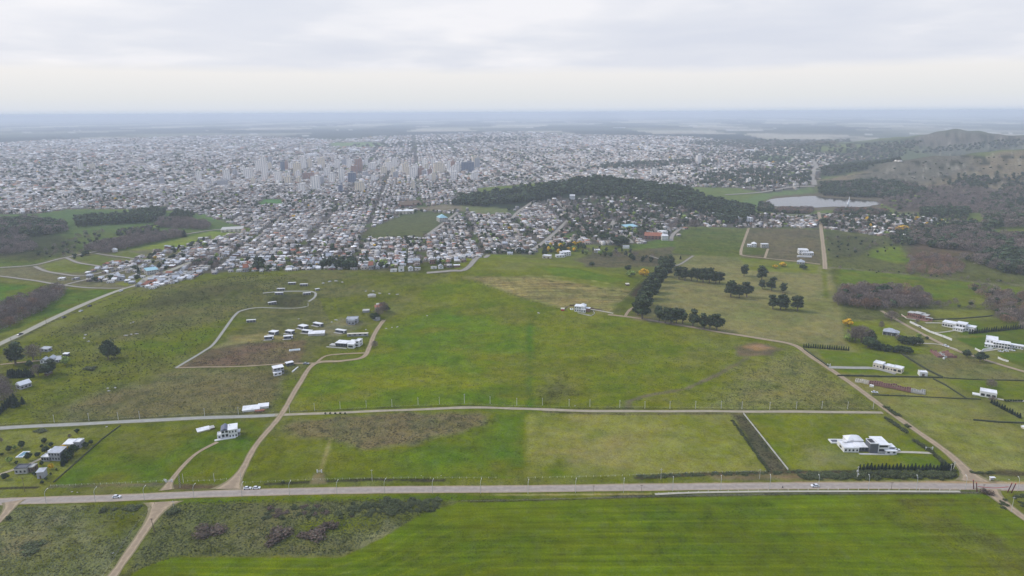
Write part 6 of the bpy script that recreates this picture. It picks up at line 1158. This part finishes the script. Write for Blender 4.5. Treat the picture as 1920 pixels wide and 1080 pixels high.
for a, b, t_, w_, c in TW:
    sz = 'tall slim' if (b - t_) > 16 and w_ < 11 else ('wide' if w_ > 13 else ('mid height' if b - t_ > 11 else 'low'))
    if (a, b) == (1311, 308): l = 'single pale tower block standing alone beyond the dark tree belt'
    elif (a, b) == (673, 321): l = 'widest reddish brown tower block in the middle of the centre cluster'
    else: l = '%s %s apartment tower %s' % (sz, NM[c], 'in the hazy left part of the city' if a < 440 else ('in the left half of the centre cluster' if a < 620 else ('in the right half of the centre cluster' if a < 900 else 'beyond the wooded hill on the right')))
    tower(a, b, t_, w_, 'tower_' + c, l)
# ------------------------------------------------------------ town trees and placing of all trees
def town_trees(y0, y1, n, hr, fat, label, dens=None):
    x = RNG.uniform(-.8, .8, n); r = np.sqrt(RNG.uniform(y0 ** 2, y1 ** 2, n)); X = np.sin(x) * r; Y = np.cos(x) * r; k = in_town(X, Y); k = road_clear(X, Y, k, 3); X, Y = X[k], Y[k]
    px_, py_, _ = proj(X, Y, hgt(X, Y)); d = np.clip((fbm(X, Y, 190, 81) - .36) * 3.2, .08, 1); leafy = (px_ > 1040) & (px_ < 1480) & (py_ > 352) & (py_ < 440); d[leafy] = 1; d[(px_ > 1540) & (py_ > 395)] = 1; d[(px_ > 1300) & (py_ < 350)] = np.maximum(d[(px_ > 1300) & (py_ < 350)], .8)
    k = (RNG.random(len(X)) < d) & (px_ > -60) & (px_ < 1980); X, Y = X[k], Y[k]; Z = hgt(X, Y)
    for i in range(len(X)): TREES.append(dict(kind=str(RNG.choice(['round', 'euc', 'bare', 'lgreen', 'con', 'yellow'], p=[.38, .2, .3, .07, .04, .01])), x=X[i], y=Y[i], z=Z[i], h=RNG.uniform(*hr), label=label, group='trees between the town houses', name='town_tree', fat=fat, pri=0, reg='town'))
town_trees(900, 2300, 17000, (4, 10), 1.35, 'tree standing between the houses of the near suburbs'); town_trees(2300, 4200, 10000, (7, 13), 1.8, 'tree between the city houses'); town_trees(4200, 7400, 6000, (9, 13), 2.4, 'tree between the city houses')
for t_ in TREES:
    if 'Z' in t_: pass
tx = np.array([t['x'] for t in TREES]); ty = np.array([t['y'] for t in TREES]); tz = np.array([t['z'] for t in TREES]); th = np.array([t['h'] for t in TREES]); pr = np.array([t['pri'] for t in TREES]); px_, py_, dp = proj(tx, ty, tz); sc_ = th / dp * ((px_ > -8) & (px_ < 1928)) + pr * .02
od = np.argsort(-sc_); ind = od[:300 + 0]; nexp = int((pr == 1).sum()); print('trees', len(TREES), 'explicit', nexp)
ind = od[:max(300, nexp)]; rest = od[len(ind):]
PT = {}
for i in ind:
    t = TREES[i]; s = t['h'] / 10.0; f = t['fat']; key = (t['kind'], int(RNG.integers(5 if (t['kind'], 4) in PROTO else 3))); cr, tr = PROTO[key]
    r = empty(t['name'], (t['x'], t['y'], t['z']), RNG.uniform(0, 6.28), t['label'], 'tree', t['group'], (s * f, s * f, s)); link('crown', cr, r); link('trunk', tr, r)
items = {}
for i in rest:
    t = TREES[i]; s = t['h'] / 10.0; g = 'town_trees' if t['reg'] == 'town' else 'woodland'; zoff = -1.4 * s if g == 'woodland' else -1.0 * s
    items.setdefault(g, []).append((t['kind'], t['x'], t['y'], t['z'] + zoff, s * t['fat'], s, RNG.uniform(0, 6.28)))
for g, it in items.items(): tag(link(g, merge_low(g, it)), kind='stuff')
# ------------------------------------------------------------ lamps, poles, cars
def heading(px0, py0, px1, py1): a = P(px0, py0); b = P(px1, py1); return math.atan2(b[1] - a[1], b[0] - a[0])
LP = [(87, 944), (179, 941), (271, 938), (364, 934), (454, 931), (543, 929), (632, 927), (721, 925), (811, 925), (901, 925), (990, 926), (1079, 924), (1169, 924), (1261, 921), (1351, 919), (1443, 917), (1534, 917), (1628, 917), (1718, 918), (1810, 918), (1908, 921)]
PL = ['leftmost, in front of the garden houses', 'between the garden houses and the white car', 'right after the white car', 'at the junction between the two dirt roads', 'beside the two parked white cars', 'left of the field gate', 'opposite the field gate', 'beyond the field gate', 'above the start of the dense scrub', 'above the end of the dense scrub', 'where the yellow field begins', 'second along the yellow field', 'third along the yellow field, at the footpath start', 'fourth along the yellow field', 'below the foot of the yellow field', 'left of the cyclist', 'beside the moving white car', 'beside the transformer pole', 'in front of the pine row', 'left of the maroon pole pair at the junction', 'rightmost, beyond the maroon poles']
r0 = None
for (a, b), l in zip(LP, PL):
    x, y, z = P(a, b); rz = heading(a - 30, b + .6, a + 30, b - .6); lab = 'white curved street lamp on the near side of the main road, ' + l
    if len(lab.split()) > 16: lab = 'white curved street lamp, ' + l
    if r0 is None:
        r0 = empty('street_lamp', (x, y, z), rz, lab, 'street lamp', 'street lamps along the main road'); MB().tube((0, 0, -.3), (0, 0, 6.6), .15, .10, 6).build('pole', M['steel'], r0)
        m = MB(); pts = [(0, 0, 6.55), (.12, .35, 7.4), (.3, .9, 8.0), (.55, 1.9, 8.35)]
        for p, q in zip(pts[:-1], pts[1:]): m.tube(p, q, .09, .08, 5, False)
        m.build('arm', M['steel'], r0); MB().poly([(.38, 1.8, 8.28), (.72, 1.8, 8.28), (.8, 2.7, 8.4), (.5, 2.7, 8.4), (.42, 1.8, 8.46), (.68, 1.8, 8.46), (.75, 2.65, 8.52), (.55, 2.65, 8.52)], [(3, 2, 1, 0), (4, 5, 6, 7), (0, 1, 5, 4), (1, 2, 6, 5), (2, 3, 7, 6), (3, 0, 4, 7)]).build('lamp_head', M['lamp'], r0)
    else: copytree(r0, (x, y, z), rz, lab)
SP = [(102, 792), (167, 789), (222, 787), (262, 785), (384, 780), (447, 777), (543, 774), (590, 770), (638, 767), (687, 765), (735, 763), (784, 759), (824, 758), (871, 756), (919, 757), (969, 760), (1017, 760), (1067, 762), (1106, 763), (1162, 764), (1209, 766), (1256, 766), (1304, 766), (1352, 766), (1391, 767), (1443, 768), (1493, 767), (1541, 766), (1589, 767), (1637, 766)]
q0 = None
for a, b in SP:
    x, y, z = P(a, b); lab = 'pale concrete pole in the evenly spaced line above the second road'
    if a == 871: lab = 'tallest pale concrete pole, with two insulators, at the crest of the second road'
    if a == 543: lab = 'pale concrete pole right of the dirt track crossing on the second road'
    if q0 is None:
        q0 = empty('utility_pole', (x, y, z), 0, lab, 'pole', 'poles along the second road'); MB().tube((0, 0, -.3), (0, 0, 6.2), .20, .13, 6).build('pole', M['pole'], q0); MB().box(-.5, -.07, 5.6, .5, .07, 5.75, bottom=True).build('crossarm', M['pole'], q0)
        m = MB(); m.tube((-.4, 0, 5.75), (-.4, 0, 6.0), .06); m.tube((.4, 0, 5.75), (.4, 0, 6.0), .06); m.build('insulator', M['dark'], q0)
    else: copytree(q0, (x, y, z), RNG.uniform(-.2, .2), lab, 1.25 if a == 871 else 1)
def pole(px0, py0, top, m, label, rad=.14, lean=0, cross=True, name='utility_pole', cat='pole'):
    x, y, z = P(px0, py0); s = float(proj(x, y, z)[2]) / FPX; h = (py0 - top) * s * 1.15; r = empty(name, (x, y, z), 0, label, cat, 'poles along the main road'); MB().tube((0, 0, -.3), (lean, 0, h), rad, rad * .7, 6).build('pole', M[m], r)
    if cross: MB().box(lean - .8, -.07, h - .7, lean + .8, .07, h - .55, bottom=True).build('crossarm', M['wood' if m == 'wood' else 'pole'], r); k = MB(); k.tube((lean - .7, 0, h - .55), (lean - .7, 0, h - .3), .07); k.tube((lean + .7, 0, h - .55), (lean + .7, 0, h - .3), .07); k.build('insulator', M['dark'], r)
    return r
pole(290, 998, 972, 'wood', 'dark leaning wooden pole beside the dirt road at lower left', .2, -.8)
pole(344, 905, 889, 'pole', 'white pole right beside the dark lattice mast', .18, 0, False); pole(402, 903, 888, 'pole', 'white pole between the grass drive and the left dirt road', .18, 0, False); pole(452, 901, 887, 'pole', 'white pole right of the lower left dirt road', .18, 0, False); pole(47, 922, 896, 'wood', 'thin dark wooden pole in front of the garden houses', .14)
pole(326, 953, 939, 'pole', 'pole at the near corner of the left road junction', .13); pole(698, 903, 881, 'pole', 'grey pole above the ditch in the left green field', .12); pole(1239, 899, 879, 'pole', 'grey pole at the foot of the yellow field', .12); pole(1424, 898, 880, 'pole', 'grey pole near the corner of the yellow field', .12); pole(1113, 926, 910, 'wood', 'thin wooden pole beside the main road at mid yellow field', .10); pole(1203, 921, 909, 'wood', 'thin dark pole on the near kerb of the main road', .10)
pole(1671, 918, 904, 'wood', 'thin dark pole near the transformer pole', .12); pole(1844, 918, 908, 'wood', 'thin grey pole between the maroon pole pairs', .12); pole(1896, 960, 932, 'pole', 'tall grey pole beside the track at lower right', .14); pole(1787, 885, 866, 'pole', 'pale pole by the dark hedge end at the junction', .15); pole(1782, 887, 870, 'pole', 'second pale pole by the dark hedge end at the junction', .15); pole(1790, 875, 866, 'pole', 'short pale pole beside the right dirt road', .15, 0, False)
pole(22, 646, 634, 'wood', 'thin dark pole at the lower end of the diagonal concrete road', .16); pole(87, 607, 596, 'wood', 'thin dark pole half way along the diagonal concrete road', .16); pole(149, 570, 562, 'wood', 'thin dark pole at the upper part of the diagonal concrete road', .16)
t = pole(1607, 897, 875, 'pole', 'pale pole carrying two transformer boxes above the main road hedge', .2, 0, True, 'transformer_pole'); MB().box(-.7, -.5, 4.6, .1, .3, 5.6, bottom=True).build('transformer', M['steel'], t); MB().box(.1, -.4, 2.4, .8, .3, 3.3, bottom=True).build('transformer', M['steel'], t)
x, y, z = P(338.5, 914); t = empty('lattice_mast', (x, y, z), .1, 'dark lattice mast by the white gate above the main road', 'mast'); m = MB(); hh = 8.6
for a in (-.6, .6):
    for b in (-.6, .6): m.tube((a, b, -.3), (a * .5, b * .5, hh), .08, .06, 4)
m.build('leg', M['wood'], t); m = MB()
for k in range(7):
    z0 = k * hh / 7; z1 = (k + 1) * hh / 7; a = .6 * (1 - .5 * k / 7); b = .6 * (1 - .5 * (k + 1) / 7); m.tube((-a, -a, z0), (b, -b, z1), .05, n=4); m.tube((a, -a, z0), (-b, -b, z1), .05, n=4); m.tube((-a, a, z0), (b, b, z1), .05, n=4)
m.build('bracing', M['steel'], t)
# maroon banner poles with a red tape between
for k, (pa, pb, l) in enumerate([((1826, 917), (1832, 922), 'pair of leaning maroon poles at the left of the road junction'), ((1889, 923), (1896, 924), 'pair of leaning maroon poles at the right of the road junction')]):
    for j, q in enumerate((pa, pb)):
        x, y, z = P(*q); ln = -1.3 if k == 0 else 1.6; r = empty('gate_pole', (x, y, z), 0, ('left' if j == 0 else 'right') + ' pole of the ' + l, 'pole', 'maroon poles at the road junction'); MB().tube((0, 0, -.3), (ln, 0, 5.9), .30, .24, 8).build('pole', M['maroon'], r); MB().tube((ln, 0, 5.9), (ln, 0, 6.2), .28, .28, 8).build('cap', M['red'], r)
a0 = P(1832, 922); b0 = P(1889, 923); m = MB(); n = 14; pts = []
for i in range(n + 1): u = i / n; pts.append((a0[0] + (b0[0] - a0[0]) * u, a0[1] + (b0[1] - a0[1]) * u, 2.7 + 2.0 * (abs(u - .5) * 2) ** 1.5 * .45 + float(hgt(np.array([a0[0]]), np.array([a0[1]]))[0])))
for p, q in zip(pts[:-1], pts[1:]): m.tube(p, q, .16, .16, 5, False)
tag(m.build('red_banner_rope', M['red']), 'sagging red band strung between the two pairs of maroon poles', 'banner')
# cars
def car_mesh():
    pf = [(-2.15, .35), (-2.2, .75), (-1.9, .95), (-1.0, 1.02), (1.25, .98), (2.1, .82), (2.2, .5), (2.15, .3)]; cf = [(-1.75, .95), (-1.25, 1.42), (.35, 1.45), (1.15, .97)]
    def ext(p, w0, w1, mz):
        m = MB(); n = len(p); m.poly([(x, -w0 if z < mz else -w1, z) for x, z in p] + [(x, w0 if z < mz else w1, z) for x, z in p], [tuple(range(n)), tuple(range(2 * n - 1, n - 1, -1))] + [(i, i + n, (i + 1) % n + n, (i + 1) % n) for i in range(n)]); return m
    b = ext(pf, .86, .80, .9); rf = MB().box(-1.18, -.62, 1.43, .30, .62, 1.50, bottom=True); g = ext(cf, .74, .64, 1.2); return b, rf, g
CB, CR, CG = car_mesh(); CP = {}
def car(px0, py0, px1, py1, m, label, s=1.0, name='parked_car', group='cars', van=False):
    x, y, z = P(px0, py0); rz = heading(px0, py0, px1, py1)
    if m in CP: return copytree(CP[m], (x, y, z + .1), rz, label, s)
    r = empty(name, (x, y, z + .1), rz, label, 'car', group, s); bd = CB.build('body', M[m], r); CR.build('roof', M[m], r); CG.build('window', M['glass'], r)
    for a in (-1.35, 1.35):
        for b in (-.8, .8): w = MB().tube((a, b - .1, .33), (a, b + .1, .33), .33, n=12).build('wheel', M['tyre'], r)
    for b in (-.6, .6): MB().box(2.12, b - .18, .55, 2.22, b + .18, .72, bottom=True).build('headlight', M['lamp'], r)
    CP[m] = r; return r
car(219, 933, 240, 932.3, 'car_white', 'white car driving on the main road at the left, before the junction', 1.08, 'car'); car(464, 917, 480, 916.6, 'car_white', 'left one of two white cars parked by the main road beside the dirt road', 1.05); car(481, 916.5, 500, 916, 'car_white', 'right one of two white cars parked by the main road beside the dirt road', 1.05); car(1528, 912.5, 1500, 912.7, 'car_white', 'white car driving alone on the right half of the main road', 1.08)
car(1680, 845, 1690, 845.3, 'car_white', 'upper white car parked at the right end of the modern house', 1.1); car(1672, 850, 1685, 850.5, 'car_white', 'lower white car parked at the right end of the modern house', 1.1); car(227, 546.5, 240, 541.5, 'car_white', 'white car highest on the diagonal concrete road', 1.3); car(152, 584, 160, 580.5, 'car_white', 'white car lower on the diagonal concrete road near a dark one', 1.1)
car(168, 574.5, 176, 571, 'car_dark', 'dark car on the diagonal concrete road above a white one', 1.25); car(120, 596, 128, 592.5, 'car_dark', 'dark car half way down the diagonal concrete road', 1.25); car(38, 628, 46, 624.5, 'car_dark', 'dark car lowest on the diagonal concrete road', 1.3); car(574, 683, 580, 683.3, 'car_grey', 'pale grey car parked at the dirt track fork', 1.2)
car(1716, 608, 1722, 611, 'car_dark', 'dark car inside the white garden wall, upper', 1.15); car(1726, 614, 1732, 617, 'car_dark', 'dark car inside the white garden wall, lower', 1.15); car(1773, 650, 1780, 652, 'car_white', 'white car beside the half built brick walls', 1.3); car(1876, 660, 1882, 661, 'car_white', 'left of three white cars on the drive below the right edge mansion', 1); car(1886, 659, 1893, 660, 'car_white', 'middle of three white cars on the drive below the right edge mansion', 1); car(1898, 658, 1905, 659, 'car_white', 'right of three white cars on the drive below the right edge mansion', 1); car(1640, 737, 1646, 737.5, 'car_white', 'white pickup like car in front of the brick foundations', 1.1)
# cyclist
x, y, z = P(1467, 916); t = empty('bicycle', (x, y, z + .1), heading(1467, 916, 1500, 915.6), 'bicycle ridden along the near side of the main road', 'bicycle'); m = MB()
for a in (-.5, .5):
    w = MB()
    for k in range(12): u0, u1 = k * math.pi / 6, (k + 1) * math.pi / 6; w.tube((a + .34 * math.cos(u0), 0, .34 + .34 * math.sin(u0)), (a + .34 * math.cos(u1), 0, .34 + .34 * math.sin(u1)), .03, n=4, cap=False)
    w.build('wheel', M['tyre'], t)
for p, q in (((-.5, 0, .34), (-.1, 0, .4)), ((-.1, 0, .4), (-.2, 0, .85)), ((-.1, 0, .4), (.4, 0, .8)), ((-.2, 0, .8), (.4, 0, .8)), ((.4, 0, 1.0), (.5, 0, .34)), ((.4, -.25, 1.0), (.4, .25, 1.0))): m.tube(p, q, .025, n=5)
m.build('frame', M['dark'], t); MB().box(-.32, -.08, .85, -.08, .08, .91, bottom=True).build('saddle', M['dark'], t)
def skin_person(name, joints, edges, label, cat, loc, rz):
    me = bpy.data.meshes.new(name); me.from_pydata([j[:3] for j in joints], edges, []); o = link(name, me); o.location = loc; o.rotation_euler = (0, 0, rz); sk = o.modifiers.new('skin', 'SKIN')
    for v, j in zip(me.skin_vertices[0].data, joints): v.radius = (j[3], j[3])
    me.skin_vertices[0].data[0].use_root = True; o.modifiers.new('sub', 'SUBSURF').levels = 1; me.materials.append(M['cloth']); tag(o, label, cat); return o
J = [(-.2, 0, .98, .15), (-.08, 0, 1.25, .16), (.05, 0, 1.48, .13), (.1, 0, 1.6, .06), (.14, 0, 1.76, .11), (.04, -.19, 1.45, .06), (.2, -.24, 1.2, .045), (.4, -.23, 1.05, .035), (.04, .19, 1.45, .06), (.2, .24, 1.2, .045), (.4, .23, 1.05, .035), (.15, -.11, .85, .08), (.0, -.12, .45, .05), (.1, -.12, .38, .04), (.12, .11, .72, .08), (-.12, .12, .3, .05), (0, .12, .22, .04)]
skin_person('person', J, [(0, 1), (1, 2), (2, 3), (3, 4), (2, 5), (5, 6), (6, 7), (2, 8), (8, 9), (9, 10), (0, 11), (11, 12), (12, 13), (0, 14), (14, 15), (15, 16)], 'person in dark clothes riding the bicycle along the main road', 'person', (x, y, z + .1), heading(1467, 916, 1500, 915.6))
# gates, signs, fences, posts
def gate(px0, py0, w, label):
    x, y, z = P(px0, py0); r = empty('entrance_gate', (x, y, z), 0, label, 'gate', 'gates'); MB().box(-w / 2, -.2, -.3, -w / 2 + .7, .2, 2.0).build('pillar', M['white'], r); MB().box(w / 2 - .7, -.2, -.3, w / 2, .2, 2.0).build('pillar', M['white'], r); m = MB()
    for k in range(5): m.box(-w / 2 + .72, -.04, .3 + k * .3, w / 2 - .72, .04, .38 + k * .3, bottom=True)
    m.build('gate_leaf', M['steel'], r)
gate(317, 904, 4.4, 'white gate across the grass drive above the main road'); gate(599, 886, 3.4, 'small gate in the field track above the main road'); gate(1742, 843, 5, 'dark and white gate of the modern house lot on the right dirt road'); gate(1554, 686, 3, 'gate pillar pair at the start of the cream house drive')
x, y, z = P(309, 904); r = empty('sign_board', (x, y, z), 0, 'blank white board standing left of the white gate', 'sign'); MB().box(-.5, -.05, .6, .5, .05, 2.2, bottom=True).build('board', M['white'], r); MB().tube((-.35, .08, -.3), (-.35, .08, 1.9), .06).build('post', M['wood'], r)
x, y, z = P(1860, 901); r = empty('bus_shelter', (x, y, z), 0, 'small pale shelter box on the verge right of the junction', 'shelter'); MB().box(-1.6, -.8, 2.1, 1.6, .9, 2.3, bottom=True).build('roof', M['white'], r); MB().box(-1.4, .6, -.3, 1.4, .75, 2.09).build('wall', M['concrete'], r); MB().box(-1.4, -.6, -.3, -1.28, .59, 2.09).build('wall', M['concrete'], r)
def fence(label, pts, sp, h, m='pole', wires=True, group='post and wire fences', rad=.09):
    wp = np.array([P(*q)[:2] for q in pts]); L_ = np.concatenate([[0], np.cumsum(np.hypot(*np.diff(wp, axis=0).T))]); n = min(95, int(L_[-1] / sp)); s = np.linspace(0, L_[-1], n + 1); X = np.interp(s, L_, wp[:, 0]); Y = np.interp(s, L_, wp[:, 1]); Z = hgt(X, Y)
    r = empty('fence', (X[0], Y[0], Z[0]), 0, label, 'fence', group); pm = MB().tube((0, 0, -.3), (0, 0, h), rad, rad * .8, 5).mesh('post', M[m])
    for i in range(n + 1): o = link('post', pm, r); o.location = (X[i] - X[0], Y[i] - Y[0], Z[i] - Z[0])
    if wires:
        w = MB()
        for i in range(n):
            for k in (.45, .8): w.tube((X[i] - X[0], Y[i] - Y[0], Z[i] - Z[0] + h * k), (X[i + 1] - X[0], Y[i + 1] - Y[0], Z[i + 1] - Z[0] + h * k), .012, n=3, cap=False)
        w.build('wire', M['steel'], r)
fence('row of short white guard posts along the footpath on the right', [(1235, 926), (1340, 921.5), (1560, 918.5), (1800, 919.5)], 6.0, .9, 'white', False, 'guard posts', .13)
fence('wire fence with pale posts above the main road on the left', [(95, 912), (200, 908), (305, 903)], 3.5, 1.2); fence('line of white fence posts between the lattice mast and the white pole', [(352, 903), (400, 902), (425, 899)], 3.0, 1.1, 'white'); fence('wire fence along the foot of the left green field', [(460, 906), (590, 900), (760, 897), (930, 897)], 4.5, 1.2)
fence('wire fence along the foot of the yellow field', [(990, 897), (1130, 894), (1300, 887), (1435, 885)], 4.5, 1.2); fence('wire fence on the far side of the second road, left part', [(0, 797), (250, 784), (515, 772.5)], 7, 1.2, 'wood'); fence('wire fence on the far side of the second road, long right part', [(545, 773), (700, 764.5), (870, 758), (1170, 764.5), (1400, 766.5), (1645, 767)], 7, 1.2, 'wood')
fence('wire fence around the rough field beside the lower left dirt road', [(290, 945), (255, 985), (225, 1030), (190, 1085)], 4, 1.2, 'wood'); fence('wire fence along the edge of the crop field in front', [(865, 941), (960, 939.5), (1220, 932), (1500, 927.5), (1840, 925.5)], 6, 1.1, 'wood'); fence('wire fence crossing the meadow corner beside the eucalyptus rows', [(1140, 588), (1180, 550), (1222, 508)], 9, 1.2, 'wood')
# white stones and litter in the fields
rk = SHRUBROCK = npmesh('rock', I1[0] * np.array([1, .8, .5]) * (1 + np.random.default_rng(2).uniform(-.18, .18, (len(I1[0]), 1))), [I1[1]], mat=M['rock'])
for a, b, s, l in [(200, 800, 1.6, ''), (160, 628, 3, ''), (158, 634, 2.4, ''), (166, 640, 2.6, ''), (236, 629, 3, ''), (246, 627, 2.5, ''), (256, 626, 2.4, ''), (202, 728, 2.2, 'w'), (204, 733, 2.4, 'w'), (216, 727, 2, 'w'), (618, 528, 4, ''), (606, 531, 4, ''), (630, 527, 3.5, ''), (642, 529, 3, ''), (700, 546, 3, ''), (712, 550, 3, ''), (730, 551, 3, ''), (745, 552, 2.6, ''), (686, 546, 2.6, ''), (735, 614, 2, ''), (745, 613, 2.2, ''), (724, 616, 2, ''), (801, 592, 2.4, 'w'), (250, 604, 2.5, ''), (245, 606, 2, ''), (1078, 761, 1, 'w'), (135, 922, 1, 'w'), (145, 923, .8, 'w'), (1892, 899, .8, 'w'), (1837, 886, .7, 'w'), (1850, 885, .7, 'w'), (1828, 890, .8, 'w'), (686, 618, 2, ''), (560, 598, 2, ''), (630, 600, 3, ''), (622, 604, 2.5, ''), (1010, 587, 2.5, ''), (790, 892, .6, 'w'), (827, 892, .7, 'w'), (755, 818, .6, 'w'), (212, 1037, .9, 'w')]:
    o = link('rock', rk); o.location = P(a, b); s *= .55 if not l else .5; o.scale = (s * RNG.uniform(.8, 1.6), s, s * .8); o.rotation_euler = (0, 0, RNG.uniform(0, 6)); tag(o, 'pale small stone lying in the grass' if l else 'grey granite outcrop rock on the grass', 'rock', 'loose pale stones' if l else 'granite outcrops')
# fountain jet in the lake
x, y, z = P(1591, 384); m = MB(); jm = mat('water_spray', (.85, .88, .9), .6, .05, 1); k0 = LZ; m.tube((x, y, k0), (x, y, k0 + 19), 1.7, .5, 9); m.tube((x, y, k0 + 13), (x - 2.5, y, k0 + 1), .6, 2.2, 8); tag(m.build('fountain', jm), 'white fountain jet rising from the lake', 'fountain')
# ------------------------------------------------------------ haze
hm = bpy.data.materials.new('haze'); hm.use_nodes = True; t = hm.node_tree; t.nodes.clear(); o_ = t.nodes.new('ShaderNodeOutputMaterial'); pv = t.nodes.new('ShaderNodeVolumePrincipled')
pv.inputs['Color'].default_value = (.80, .88, 1.0, 1); pv.inputs['Density'].default_value = HAZE; pv.inputs['Anisotropy'].default_value = 0.0
t.links.new(pv.outputs[0], o_.inputs['Volume'])
tag(MB().box(-64000, -64000, -1.5, 64000, 64000, 226, bottom=True).build('haze', hm), kind='stuff')
